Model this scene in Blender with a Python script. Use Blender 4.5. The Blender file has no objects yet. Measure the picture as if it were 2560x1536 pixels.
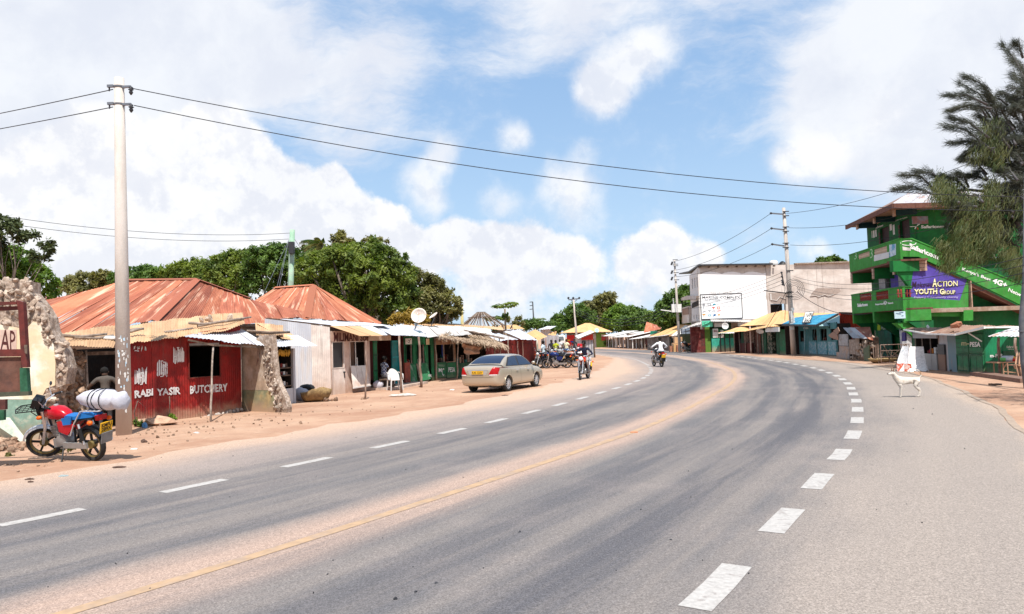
import bpy, bmesh, math, random
import numpy as np
from mathutils import Vector, Matrix
R = random.Random(7)
NR = np.random.default_rng(11)
sc = bpy.context.scene
COL = sc.collection
rad = math.radians
# ---------------------------------------------------------------- camera, sky, sun
FPX, PITCH, ROLL, CAMH = 1850.0, math.atan(80/1850.0), rad(2.0), 1.9
_cp, _sp, _ct, _st = math.cos(PITCH), math.sin(PITCH), math.cos(ROLL), math.sin(ROLL)
cam_d = bpy.data.cameras.new('camera')
cam = bpy.data.objects.new('camera', cam_d); COL.objects.link(cam)
cam_d.sensor_width = 36; cam_d.lens = 36*FPX/2560; cam_d.clip_start = .1; cam_d.clip_end = 6000
X0, U0, F0 = Vector((1, 0, 0)), Vector((0, -_sp, _cp)), Vector((0, _cp, _sp))
cr_, cu_ = X0*_ct-U0*_st, X0*_st+U0*_ct
m = Matrix.Identity(4)
for i in range(3):
 m[i][0] = cr_[i]; m[i][1] = cu_[i]; m[i][2] = -F0[i]
m[2][3] = CAMH
cam.matrix_world = m
sc.camera = cam
sc.view_settings.view_transform = 'Standard'; sc.view_settings.look = 'None'
sc.view_settings.gamma = 1; sc.view_settings.use_curve_mapping = False
sc.view_settings.exposure = 0.5
try: sc.cycles.max_bounces = 6; sc.cycles.use_denoising = True
except Exception: pass
def ray(px, py):
 x, y = px-1280, 768-py
 xr, yr = x*_ct+y*_st, -x*_st+y*_ct
 return Vector((xr, FPX*_cp-yr*_sp, FPX*_sp+yr*_cp))
def D(px, py, Y):                      # the point at depth Y that the photograph shows at px,py
 d = ray(px, py); return Vector((0, 0, CAMH))+d*(Y/d.y)
def G(px, py, z=0.0):                  # the point at height z (ground by default)
 d = ray(px, py); return Vector((0, 0, CAMH))+d*((z-CAMH)/d.z)
def cr(x0, y0, s): return lambda x, y: (x0+x/s, y0+y/s)
cA, cB, cC, cD, cE = cr(0,650,2.4725), cr(300,650,3.298), cr(640,680,3.71), cr(980,740,5.3), cr(1240,740,6.183)
cF, cG, cH, cI, cJ = cr(1380,700,5.708), cr(1640,620,5.3), cr(1900,640,4.947), cr(2100,460,4.946), cr(2120,740,4.948)
cK, cL, cM, cN, cO = cr(2240,80,3.09), cr(820,800,7.067), cr(0,690,5.935), cr(50,960,6.744), cr(1860,500,3.71)
cP, cP2, cQ, cR, cS, cT = cr(0,480,3.866), cr(600,540,3.866), cr(2130,500,7.42), cr(2140,680,6.183), cr(2200,560,6.185), cr(2440,640,4.633)
SUN_EL, SUN_AZ = rad(63), rad(9)      # behind the camera, a little to its right
sdir = Vector((math.sin(SUN_AZ)*math.cos(SUN_EL), -math.cos(SUN_AZ)*math.cos(SUN_EL), math.sin(SUN_EL)))
sl = bpy.data.lights.new('sun', 'SUN'); sl.energy = 4.6; sl.angle = rad(.5); sl.color = (1, .96, .9)
so = bpy.data.objects.new('sun', sl); COL.objects.link(so)
so.rotation_euler = sdir.to_track_quat('Z', 'Y').to_euler(); so.location = (0, 0, 60)
class NT:                              # tiny node-tree helper
 def __init__(s, nt): s.nt = nt; s.n = nt.nodes; s.l = nt.links
 def node(s, t, **kw):
  n = s.n.new(t)
  for k, v in kw.items():
   if k == 'inp':
    for a, b in v.items():
     if isinstance(b, bpy.types.NodeSocket): s.l.new(b, n.inputs[a])
     else: n.inputs[a].default_value = b
   else: setattr(n, k, v)
  return n
 def math(s, op, a, b=None, c=None, clamp=False):
  i = {0: a}
  if b is not None: i[1] = b
  if c is not None: i[2] = c
  return s.node('ShaderNodeMath', operation=op, use_clamp=clamp, inp=i).outputs[0]
 def mix(s, f, a, b, blend='MIX'):
  n = s.node('ShaderNodeMix', data_type='RGBA', blend_type=blend)
  for k, v in ((0, f), (6, a), (7, b)):
   if isinstance(v, bpy.types.NodeSocket): s.l.new(v, n.inputs[k])
   elif k == 0: n.inputs[0].default_value = v
   else: n.inputs[k].default_value = (*v, 1) if len(v) == 3 else v
  return n.outputs[2]
 def noise(s, vec, scale, detail=4, rough=.55, dist=0, out=0):
  i = {'Scale': scale, 'Detail': detail, 'Roughness': rough, 'Distortion': dist}
  n = s.node('ShaderNodeTexNoise', inp=i)
  if vec is not None: s.l.new(vec, n.inputs['Vector'])
  return n.outputs[out]
 def ramp(s, v, a, b, lo=0., hi=1., smooth=True):
  n = s.node('ShaderNodeMapRange', interpolation_type='SMOOTHSTEP' if smooth else 'LINEAR')
  s.l.new(v, n.inputs[0])
  for k, x in enumerate((a, b, lo, hi)): n.inputs[k+1].default_value = x
  return n.outputs[0]
 def scl(s, vec, x, y, z, loc=(0, 0, 0)):
  n = s.node('ShaderNodeMapping', inp={'Scale': (x, y, z), 'Location': loc}); s.l.new(vec, n.inputs[0]); return n.outputs[0]
w = bpy.data.worlds.new('World'); sc.world = w; w.use_nodes = True
T = NT(w.node_tree); T.n.clear()
sky = T.node('ShaderNodeTexSky', sky_type='NISHITA', sun_disc=False)
sky.sun_elevation = SUN_EL; sky.sun_rotation = math.pi-SUN_AZ; sky.air_density = 1.0; sky.dust_density = .6; sky.ozone_density = 1.5
tc = T.node('ShaderNodeTexCoord').outputs['Generated']
nrm = T.node('ShaderNodeVectorMath', operation='NORMALIZE'); T.l.new(tc, nrm.inputs[0]); dv = nrm.outputs[0]
def warp(amt, s1, det):
 nc = T.noise(dv, s1, det, .6, 0, 1)
 a = T.node('ShaderNodeVectorMath', operation='SUBTRACT'); T.l.new(nc, a.inputs[0]); a.inputs[1].default_value = (.5, .5, .5)
 b = T.node('ShaderNodeVectorMath', operation='SCALE'); T.l.new(a.outputs[0], b.inputs[0]); b.inputs['Scale'].default_value = amt
 c = T.node('ShaderNodeVectorMath', operation='ADD'); T.l.new(dv, c.inputs[0]); T.l.new(b.outputs[0], c.inputs[1]); return c.outputs[0]
def blobs(vec, lst):
 acc = None
 for px, py, r, wt in lst:
  d = ray(px, py).normalized()
  dp = T.node('ShaderNodeVectorMath', operation='DISTANCE'); T.l.new(vec, dp.inputs[0]); dp.inputs[1].default_value = d
  v = T.ramp(dp.outputs['Value'], r/1850., 0, 0, wt)
  acc = v if acc is None else T.math('ADD', acc, v)
 return acc
cumulus = [(0,640,300,1.2),(150,480,230,1.15),(330,430,210,1.1),(500,330,120,.8),(560,370,150,1.1),(620,440,150,1.0),(420,620,320,1.2),(720,500,130,1.0),(760,600,220,1.1),(845,460,75,1.0),(905,560,130,1.0),(980,540,75,.9),(990,640,130,.9),
           (1065,620,80,.8),(1140,600,95,.95),(1215,640,120,.9),(1330,640,120,.85),(1430,650,110,.8),
           (1600,640,80,.75),(1660,600,70,.7),(1700,660,90,.75),(1770,650,60,.6),(1250,730,300,.6),(1600,740,300,.5),(900,740,250,.7),(2050,640,130,.4)]
puffs = [(1105,380,80,1.0),(1050,450,90,.95),(1080,515,70,.6),(1285,345,75,.85),(1240,510,90,.65),(1400,455,90,.7),(1470,470,80,.6),(1440,545,95,.6),(1455,385,60,.5),(1640,110,110,.95),(1560,170,120,.9),(1500,250,95,.9),(1465,200,75,.6),(1530,215,90,.5),(2030,390,110,.95),(2110,390,70,.6),(1955,405,70,.6),(2190,300,90,.7)]
veil = [(200,40,520,1.3),(-50,200,400,1.0),(420,180,300,.8),(700,130,260,.75),(900,230,260,.7),(1000,100,170,.35),(2430,60,430,1.3),(2200,250,300,1.0),(2450,330,380,1.2),(2080,130,200,.6),(1400,-80,330,1.0),(1750,-60,300,.6),(1250,180,160,.35),(2150,330,200,.7)]
wv = warp(.055, 11, 6); wf = warp(.09, 4.0, 5)
# clouds over the part of the sky that the photograph does not show: the same kind, scattered
fbk = T.noise(dv, 2.3, 7, .6)
sep = T.node('ShaderNodeSeparateXYZ'); T.l.new(dv, sep.inputs[0])
back = T.ramp(sep.outputs[1], .55, .1)
extra = T.math('MULTIPLY', T.ramp(fbk, .46, .62), back)
fb = T.noise(dv, 13, 9, .64)
up_ = T.node('ShaderNodeVectorMath', operation='ADD'); T.l.new(dv, up_.inputs[0]); up_.inputs[1].default_value = (.006, 0, .022)
rel = T.ramp(T.math('SUBTRACT', fb, T.noise(up_.outputs[0], 13, 5, .6)), -.09, .05)   # tops lit, undersides grey
dens = T.math('ADD', blobs(wv, cumulus), T.math('MULTIPLY', T.math('SUBTRACT', fb, .5), 1.1))
ws_ = warp(.035, 14, 5); pf = T.math('ADD', blobs(ws_, puffs), T.math('MULTIPLY', T.math('SUBTRACT', fb, .5), 1.5))
cm = T.math('MAXIMUM', T.math('MULTIPLY', T.ramp(pf, .02, 1.05), .88),
 T.math('MAXIMUM', T.math('MULTIPLY', T.ramp(dens, .26, .66), .97), extra))
cir = T.noise(T.scl(wf, 2.2, 2.2, 7), 2.6, 8, .66)
vd = T.math('ADD', blobs(wf, veil), T.math('MULTIPLY', T.math('SUBTRACT', cir, .47), 2.1))
vm = T.math('MULTIPLY', T.ramp(vd, .05, 1.05), .93)
hz = T.ramp(sep.outputs[2], .38, -.02, 0, .62)
shade = T.noise(wf, 7.5, 7, .62)
# NISHITA sky, tinted through the veil
skc = T.mix(.6, sky.outputs[0], (4.2, 6.8, 10.6))
c0 = T.mix(hz, skc, (6.4, 8.4, 10.0))
c1 = T.mix(vm, c0, T.mix(T.ramp(shade, .35, .65), (7.9, 8.2, 9.0), (9.1, 9.3, 9.7)))
c2 = T.mix(cm, c1, T.mix(T.math('ADD', T.math('MULTIPLY', rel, .6), T.math('MULTIPLY', T.ramp(shade, .36, .60), .4)), (8.0, 8.25, 9.0), (10.0, 10.0, 10.05)))
bg = T.node('ShaderNodeBackground', inp={0: c2, 1: .0745})
wo = T.node('ShaderNodeOutputWorld'); T.l.new(bg.outputs[0], wo.inputs[0])
# ---------------------------------------------------------------- materials
MATS = {}
def mat(key, col, rough=.85, col2=None, var=.25, ns=3.0, bump=.15, bs=40, metal=0, dust=0, dustz=.5, streak=0, emis=None, spec=.3, alpha=None, grime=.35, uv=False, stretch=(1,1,1), thr=(.42,.62), ov=0):
 if key in MATS: return MATS[key]
 mt = bpy.data.materials.new(key); mt.use_nodes = True
 t = NT(mt.node_tree); b = t.n['Principled BSDF']
 co = t.node('ShaderNodeTexCoord').outputs['UV' if uv else 'Object']
 geo = t.node('ShaderNodeNewGeometry').outputs['Position']
 c = t.node('ShaderNodeRGB'); c.outputs[0].default_value = (*col, 1); c = c.outputs[0]
 src = co if uv else geo
 if col2 is not None:
  nz = t.noise(t.scl(src, *stretch), ns, 6, .62)
  c = t.mix(t.ramp(nz, *thr), c, col2)
 if var:
  nz = t.noise(t.scl(src, *stretch), ns*2.7, 5, .65)
  v = t.ramp(nz, .25, .75, 1-var, 1+var*.6)
  vm_ = t.node('ShaderNodeVectorMath', operation='SCALE'); t.l.new(c, vm_.inputs[0]); t.l.new(v, vm_.inputs['Scale']); c = vm_.outputs[0]
 if streak:
  nz = t.noise(t.scl(geo, 7, 7, .5), 1.0, 4, .6)
  c = t.mix(t.ramp(nz, .55, .75, 0, streak), c, (.09, .065, .045))
 if grime:
  nz = t.noise(geo, 1.1, 6, .7)
  c = t.mix(t.ramp(nz, .52, .78, 0, grime), c, (.16, .12, .09))
 if ov:
  s_ = t.node('ShaderNodeVectorMath', operation='SCALE'); t.l.new(c, s_.inputs[0]); t.l.new(t.ramp(t.node('ShaderNodeObjectInfo').outputs['Random'], 0, 1, 1-ov, 1+ov*.6, False), s_.inputs['Scale']); c = s_.outputs[0]
 if dust:
  sp = t.node('ShaderNodeSeparateXYZ'); t.l.new(geo, sp.inputs[0])
  nz = t.noise(geo, 4, 4, .6)
  zz = t.math('ADD', sp.outputs[2], t.math('MULTIPLY', t.math('SUBTRACT', nz, .5), dustz*1.2))
  c = t.mix(t.ramp(zz, 0, dustz, dust, 0), c, (.42, .27, .18))
 t.l.new(c, b.inputs['Base Color'])
 b.inputs['Roughness'].default_value = rough; b.inputs['Metallic'].default_value = metal
 b.inputs['Specular IOR Level'].default_value = spec
 if bump:
  nz = t.noise(geo, bs, 4, .6)
  bn = t.node('ShaderNodeBump', inp={'Strength': bump, 'Distance': .02, 'Height': nz}); t.l.new(bn.outputs[0], b.inputs['Normal'])
 if emis: b.inputs['Emission Color'].default_value = (*emis, 1); b.inputs['Emission Strength'].default_value = 1
 MATS[key] = mt; return mt
def flat(key, col, rough=.6, **k):
 k.setdefault('var', .12); k.setdefault('bump', 0); k.setdefault('grime', 0)
 return mat(key, col, rough, **k)
def glass(key, col=(.02,.03,.05), rough=.08):
 if key in MATS: return MATS[key]
 mt = bpy.data.materials.new(key); mt.use_nodes = True; b = mt.node_tree.nodes['Principled BSDF']
 b.inputs['Base Color'].default_value = (*col, 1); b.inputs['Roughness'].default_value = rough; b.inputs['Specular IOR Level'].default_value = .8
 MATS[key] = mt; return mt
def leafmat(key, c1, c2, tr=.35, rough=.55):
 if key in MATS: return MATS[key]
 mt = bpy.data.materials.new(key); mt.use_nodes = True; t = NT(mt.node_tree); t.n.clear()
 geo = t.node('ShaderNodeNewGeometry'); oi = t.noise(geo.outputs['Position'], .9, 4, .6); rn = geo.outputs['Random Per Island']
 f = t.math('ADD', t.math('MULTIPLY', t.ramp(oi, .3, .7), .65), t.math('MULTIPLY', rn, .35))
 c = t.mix(f, c1, c2)
 d = t.node('ShaderNodeBsdfPrincipled', inp={'Base Color': c, 'Roughness': rough}); d.inputs['Specular IOR Level'].default_value = .35
 tl = t.node('ShaderNodeBsdfTranslucent', inp={'Color': t.mix(1, c, (1.1, 1.25, .5), 'MULTIPLY')})
 mx = t.node('ShaderNodeMixShader', inp={0: tr}); t.l.new(d.outputs[0], mx.inputs[1]); t.l.new(tl.outputs[0], mx.inputs[2])
 o = t.node('ShaderNodeOutputMaterial'); t.l.new(mx.outputs[0], o.inputs[0]); MATS[key] = mt; return mt
def rustmat(key, a=(.24,.062,.03), b=(.38,.12,.062), hi=(.66,.40,.27), base=None, amt=.5, rough=.75, metal=0, hw=3.2):
 # sheet iron: streaks run down the slope (v of the uv map)
 if key in MATS: return MATS[key]
 mt = bpy.data.materials.new(key); mt.use_nodes = True; t = NT(mt.node_tree); bs = t.n['Principled BSDF']
 uv = t.node('ShaderNodeTexCoord').outputs['UV']
 oi = t.node('ShaderNodeObjectInfo').outputs['Random']
 n1 = t.noise(t.scl(uv, 1.1, .35, 1), 1.6, 6, .65); n2 = t.noise(t.scl(uv, hw, .42, 1, (3, 9, 0)), 1.0, 4, .6)
 c = t.mix(t.ramp(n1, .35, .65), a, b)
 c = t.mix(t.ramp(n2, .53, .66, 0, amt), c, hi)
 if base: c = t.mix(t.ramp(t.noise(t.scl(uv, 1.6, .5, 1, (7, 1, 0)), 1.2, 6, .7), .50, .68), base, c)
 v = t.math('ADD', t.math('MULTIPLY', oi, .36), .82)
 s_ = t.node('ShaderNodeVectorMath', operation='SCALE'); t.l.new(c, s_.inputs[0]); t.l.new(v, s_.inputs['Scale'])
 t.l.new(s_.outputs[0], bs.inputs['Base Color']); bs.inputs['Roughness'].default_value = rough; bs.inputs['Metallic'].default_value = metal
 MATS[key] = mt; return mt
# ---------------------------------------------------------------- mesh building
ORG = {}
def tag(o, label=None, cat=None, group=None, kind=None):
 for k, v in (('label', label), ('category', cat), ('group', group), ('kind', kind)):
  if v: o[k] = v
 return o
def thing(name, loc, label, cat, group=None, rz=0):
 o = bpy.data.objects.new(name, None); COL.objects.link(o); o.empty_display_size = .2
 o.location = loc; o.rotation_euler = (0, 0, rz); ORG[o.name] = Vector(loc) if rz == 0 else Vector((0, 0, 0))
 return tag(o, label, cat, group)
class MB:
 def __init__(s): s.v = []; s.f = []; s.mi = []; s.uv = {}; s.cur = 0
 def add(s, vs, fs, uv=None):
  n = len(s.v); s.v += [tuple(v) for v in vs]
  for k, f in enumerate(fs):
   if uv: s.uv[len(s.f)] = [uv[i] for i in f]
   s.f.append(tuple(i+n for i in f)); s.mi.append(s.cur)
  return s
 def box(s, c, d, M=None):
  c = Vector(c); hx, hy, hz = d[0]/2, d[1]/2, d[2]/2
  vs = [Vector((x, y, z)) for x in (-hx, hx) for y in (-hy, hy) for z in (-hz, hz)]
  if M is not None: vs = [M @ v for v in vs]
  return s.add([c+v for v in vs], [(0,1,3,2),(4,6,7,5),(0,4,5,1),(2,3,7,6),(0,2,6,4),(1,5,7,3)])
 def hexa(s, q0, q1):               # two quads, front and back
  return s.add(list(q0)+list(q1), [(0,1,2,3),(7,6,5,4),(0,4,5,1),(1,5,6,2),(2,6,7,3),(3,7,4,0)])
 def bar(s, a, b, wd, ht=None, up=(0,0,1)):
  a, b = Vector(a), Vector(b); ht = ht or wd; d = (b-a).normalized(); up = Vector(up)
  if abs(d.dot(up)) > .97: up = Vector((0, 1, 0))
  x = d.cross(up).normalized()*wd/2; y = x.cross(d).normalized()*ht/2
  return s.hexa([a-x-y, a+x-y, a+x+y, a-x+y], [b-x-y, b+x-y, b+x+y, b-x+y])
 def tube(s, pts, r, n=8, cap=True):
  pts = [Vector(p) for p in pts]; rs = r if isinstance(r, (list, tuple)) else [r]*len(pts)
  vs = []; fs = []; k = len(pts); px_ = None
  for i, p in enumerate(pts):
   d = (pts[min(i+1, k-1)]-pts[max(i-1, 0)]).normalized()
   if px_ is None:
    up = Vector((0, 0, 1)) if abs(d.z) < .9 else Vector((0, 1, 0)); x = d.cross(up).normalized()
   else:
    x = (px_-d*px_.dot(d)).normalized()
   px_ = x; y = d.cross(x)
   for j in range(n):
    a = 2*math.pi*j/n; vs.append(p+(x*math.cos(a)+y*math.sin(a))*rs[i])
  for i in range(k-1):
   for j in range(n):
    a, b = i*n+j, i*n+(j+1) % n; fs.append((a, b, b+n, a+n))
  if cap: fs.append(tuple(range(n))[::-1]); fs.append(tuple(range((k-1)*n, k*n)))
  return s.add(vs, fs)
 def lathe(s, c, prof, n=16, axis=None, closed=False):   # prof: (r, h)
  c = Vector(c); q = Vector(axis).normalized().to_track_quat('Z', 'Y').to_matrix() if axis is not None else Matrix.Identity(3)
  vs = []; fs = []; k = len(prof)
  for r, h in prof:
   for j in range(n):
    a = 2*math.pi*j/n; vs.append(c+q @ Vector((r*math.cos(a), r*math.sin(a), h)))
  for i in range(k-1 if not closed else k):
   for j in range(n):
    a, b = i*n+j, i*n+(j+1) % n; a2, b2 = ((i+1) % k)*n+j, ((i+1) % k)*n+(j+1) % n; fs.append((a, b, b2, a2))
  if not closed: fs.append(tuple(range(n))[::-1]); fs.append(tuple(range((k-1)*n, k*n)))
  return s.add(vs, fs)
 def prism(s, poly, nv, ):          # polygon of points extruded by vector nv
  n = len(poly); poly = [Vector(p) for p in poly]; nv = Vector(nv)
  return s.add(poly+[p+nv for p in poly], [tuple(range(n))[::-1], tuple(range(n, 2*n))]+[(i, (i+1) % n, n+(i+1) % n, n+i) for i in range(n)])
 def ico(s, c, r, sub=2, noise=0, seed=0, sq=(1,1,1)):
  bm = bmesh.new(); bmesh.ops.create_icosphere(bm, subdivisions=sub, radius=1)
  rr = random.Random(seed); c = Vector(c)
  vs = []
  for v in bm.verts:
   k = 1+rr.uniform(-noise, noise); vs.append(c+Vector((v.co.x*sq[0], v.co.y*sq[1], v.co.z*sq[2]))*r*k)
  fs = [tuple(v.index for v in f.verts) for f in bm.faces]; bm.free()
  return s.add(vs, fs)
 def sheet(s, A, B, C, Dd, pitch=.09, amp=.012, rows=1, sag=0, spw=4, seed=0, u0=0, back=True):
  # corrugated sheet: A,B along the lower edge, D,C along the upper; furrows run A->D
  A, B, C, Dd = map(Vector, (A, B, C, Dd)); wv_ = max(1, round(((B-A).length+(C-Dd).length)/2/pitch)); n = wv_*spw
  nm = (B-A).cross(Dd-A).normalized(); L = (Dd-A).length; W = (B-A).length; rr = random.Random(seed)
  off = [[rr.uniform(-1, 1)*sag for _ in range(5)] for _ in range(rows+1)]
  vs = []; uv = []; fs = []
  for j in range(rows+1):
   v = j/rows
   for i in range(n+1):
    u = i/n; p = (A*(1-u)+B*u)*(1-v)+(Dd*(1-u)+C*u)*v
    k = u*3.999; a = int(k); ss = off[j][a]*(1-k+a)+off[j][a+1]*(k-a)
    w_ = amp*math.cos(2*math.pi*i/spw)
    vs.append(p+nm*(w_+ss)); uv.append((u0+u*W, v*L))
  for j in range(rows):
   for i in range(n): a = j*(n+1)+i; fs.append((a, a+1, a+n+2, a+n+1))
  return s.add(vs, fs, uv)
 def build(s, name, m, parent=None, smooth=False, tags=None, auto=None):
  me = bpy.data.meshes.new(name); o = bpy.data.objects.new(name, me); COL.objects.link(o)
  org = ORG.get(parent.name, Vector((0, 0, 0))) if parent is not None else Vector((0, 0, 0))
  if parent is None and s.v:
   a = np.array(s.v, float); org = Vector(((a[:,0].min()+a[:,0].max())/2, (a[:,1].min()+a[:,1].max())/2, a[:,2].min())); o.location = org
  ORG[o.name] = org
  me.from_pydata([(v[0]-org[0], v[1]-org[1], v[2]-org[2]) for v in s.v], [], s.f)
  if s.uv:
   ul = me.uv_layers.new(name='UVMap').data; k = 0
   arr = np.zeros((len(ul), 2), np.float32)
   for fi, f in enumerate(s.f):
    u = s.uv.get(fi)
    for j in range(len(f)):
     if u: arr[k+j] = u[j]
    k += len(f)
   ul.foreach_set('uv', arr.ravel())
  ms = m if isinstance(m, (list, tuple)) else [m]
  for x in ms: me.materials.append(x)
  if len(ms) > 1: me.polygons.foreach_set('material_index', s.mi)
  if smooth: me.polygons.foreach_set('use_smooth', [True]*len(me.polygons))
  if auto is not None:
   me.polygons.foreach_set('use_smooth', [True]*len(me.polygons)); me.set_sharp_from_angle(angle=rad(auto))
  me.update()
  if parent is not None: o.parent = parent
  if tags: tag(o, *tags)
  return o
class Pl:                              # a vertical plane over the ground line a-b; s runs a->b, positive offset is towards the camera
 def __init__(s, a, b):
  s.a = Vector((a[0], a[1], 0)); s.b = Vector((b[0], b[1], 0)); s.u = (s.b-s.a).normalized(); s.L = (s.b-s.a).length
  s.n = Vector((s.u.y, -s.u.x, 0))
  if s.n.dot(-s.a) < 0: s.n = -s.n
 def pt(s, px, py, off=0.0):
  d = ray(px, py); o = Vector((0, 0, CAMH)); t = ((s.a+s.n*off-o).dot(s.n))/d.dot(s.n); return o+d*t
 def sz(s, px, py, off=0.0):
  p = s.pt(px, py, off); return ((p-s.a).dot(s.u), p.z)
 def W(s, sv, z, off=0.0): return s.a+s.u*sv+s.n*off+Vector((0, 0, z))
 def rect(s, p0, p1, off=0.0):      # two pixel corners -> s0,s1,z0,z1
  a, b = s.sz(*p0, off), s.sz(*p1, off); return min(a[0], b[0]), max(a[0], b[0]), min(a[1], b[1]), max(a[1], b[1])
 def slab(s, mb, s0, s1, z0, z1, o0, o1):
  return mb.hexa([s.W(s0,z0,o1), s.W(s1,z0,o1), s.W(s1,z1,o1), s.W(s0,z1,o1)], [s.W(s0,z0,o0), s.W(s1,z0,o0), s.W(s1,z1,o0), s.W(s0,z1,o0)])
 def poly(s, mb, pts, o0, o1):      # polygon given in pixels, extruded between the offsets
  q = [s.sz(*p) for p in pts]; return mb.prism([s.W(a, b, o0) for a, b in q], s.n*(o1-o0))
 def wall(s, mb, s0, s1, z0, z1, th, holes=(), off=0.0):   # wall with rectangular openings (s0,s1,z0,z1)
  ss = sorted({s0, s1, *[v for h in holes for v in h[:2] if s0 < v < s1]}); zs = sorted({z0, z1, *[v for h in holes for v in h[2:4] if z0 < v < z1]})
  for i in range(len(ss)-1):
   run = None
   for j in range(len(zs)-1):
    cs, cz = (ss[i]+ss[i+1])/2, (zs[j]+zs[j+1])/2
    inh = any(h[0] < cs < h[1] and h[2] < cz < h[3] for h in holes)
    if not inh and run is None: run = zs[j]
    if inh and run is not None: s.slab(mb, ss[i], ss[i+1], run, zs[j], off-th, off); run = None
   if run is not None: s.slab(mb, ss[i], ss[i+1], run, zs[-1], off-th, off)
  return mb
def part_slab(name, P, r, o0, o1, m, parent, **k):
 return P.slab(MB(), *r, o0, o1).build(name, m, parent, **k)
TXT = {}
def text(parent, P, s, q, m, off=.006, name='lettering', depth=.004, shear=0, bold=0, jit=0, font=None, sp=1.0, seed=1):
 # q: four pixel points (lower-left, lower-right, upper-right, upper-left) that the line of writing fills on plane P
 key = (s, bold, sp)
 if key not in TXT:
  cu = bpy.data.curves.new('t', 'FONT'); cu.body = s; cu.offset = bold; cu.resolution_u = 2; cu.extrude = .01; cu.space_character = sp
  o = bpy.data.objects.new('t', cu); me = bpy.data.meshes.new_from_object(o)
  V = np.zeros(len(me.vertices)*3); me.vertices.foreach_get('co', V); V = V.reshape(-1, 3)
  Fc = [tuple(p.vertices) for p in me.polygons]; bpy.data.objects.remove(o); bpy.data.curves.remove(cu); bpy.data.meshes.remove(me)
  TXT[key] = (V, Fc)
 V, Fc = TXT[key]
 x0, x1, y0, y1 = V[:,0].min(), V[:,0].max(), V[:,1].min(), V[:,1].max()
 c = [P.sz(*p) if len(p) == 2 else p for p in q] if not isinstance(q[0], float) else q
 rr = random.Random(seed); mb = MB(); vs = []
 jx = {}
 for x, y, z in V:
  u, v = (x-x0)/(x1-x0), (y-y0)/(y1-y0); u += shear*v*.01
  a = (c[0][0]*(1-u)+c[1][0]*u)*(1-v)+(c[3][0]*(1-u)+c[2][0]*u)*v
  b = (c[0][1]*(1-u)+c[1][1]*u)*(1-v)+(c[3][1]*(1-u)+c[2][1]*u)*v
  if jit:
   k = (round(x, 3), round(y, 3))
   if k not in jx: jx[k] = (rr.uniform(-jit, jit), rr.uniform(-jit, jit))
   a += jx[k][0]; b += jx[k][1]
  vs.append(P.W(a, b, off+(depth if z > 0 else 0)))
 mb.add(vs, Fc)
 return mb.build(name, m, parent)
def sheets(parent, A, B, C, Dd, m, width=.8, name='roof_sheet', rows=2, sag=.012, seed=0, **k):
 # a run of separate overlapping corrugated sheets between the four corners
 A, B, C, Dd = map(Vector, (A, B, C, Dd)); n = max(1, round((B-A).length/width)); out = []
 nm = (B-A).cross(Dd-A).normalized(); rr = random.Random(seed)
 for i in range(n):
  a, b = i/n, min(1, (i+1.04)/n); j0, j1 = rr.uniform(-.06, .06), rr.uniform(-.04, .04)
  lift = nm*(.006*(i % 2)+rr.uniform(0, .006))
  sl_ = (Dd-A).normalized()*j0
  mb = MB().sheet(A.lerp(B, a)+lift+sl_, A.lerp(B, b)+lift+sl_, Dd.lerp(C, b)+lift, Dd.lerp(C, a)+lift, rows=rows, sag=sag, seed=seed*31+i, u0=i*7.3+seed, **k)
  out.append(mb.build(name, m[i % len(m)] if isinstance(m, list) else m, parent, smooth=True))
 return out
def copy_tree(o, loc, rz=None, group=None, label=None, parent=None):
 c = o.copy(); COL.objects.link(c)
 if parent is None:
  c.location = loc
  if rz is not None: c.rotation_euler = (0, 0, rz)
  if label: c['label'] = label
  if group: c['group'] = group
 else: c.parent = parent
 for ch in list(o.children): copy_tree(ch, None, parent=c)
 return c
def evalmesh(o):
 dg = bpy.context.evaluated_depsgraph_get(); e = o.evaluated_get(dg); me = bpy.data.meshes.new_from_object(e)
 return me
# ---------------------------------------------------------------- ground and road
def ground():
 sand = bpy.data.materials.new('sand'); sand.use_nodes = True; t = NT(sand.node_tree); b = t.n['Principled BSDF']
 p = t.node('ShaderNodeNewGeometry').outputs['Position']
 c = t.mix(t.ramp(t.noise(p, .35, 6, .65), .3, .7), (.36, .205, .135), (.49, .32, .22))
 c = t.mix(t.ramp(t.noise(p, 2.3, 6, .7), .5, .75, 0, .5), c, (.54, .39, .29))
 c = t.mix(t.ramp(t.noise(p, 9, 5, .7), .6, .74, 0, .6), c, (.24, .15, .11))
 t.l.new(c, b.inputs['Base Color']); b.inputs['Roughness'].default_value = .95; b.inputs['Specular IOR Level'].default_value = .1
 h = t.math('ADD', t.noise(p, 1.3, 6, .65), t.math('MULTIPLY', t.noise(p, 30, 4, .7), .12))
 bn = t.node('ShaderNodeBump', inp={'Strength': 1.0, 'Distance': .16, 'Height': h}); t.l.new(bn.outputs[0], b.inputs['Normal'])
 MATS['sand'] = sand
 mb = MB(); mb.add([(-3000,-3000,0),(3000,-3000,0),(3000,4000,0),(-3000,4000,0)], [(0,1,2,3)])
 mb.build('ground', sand, tags=(None, None, None, 'structure'))
ground()
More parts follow.
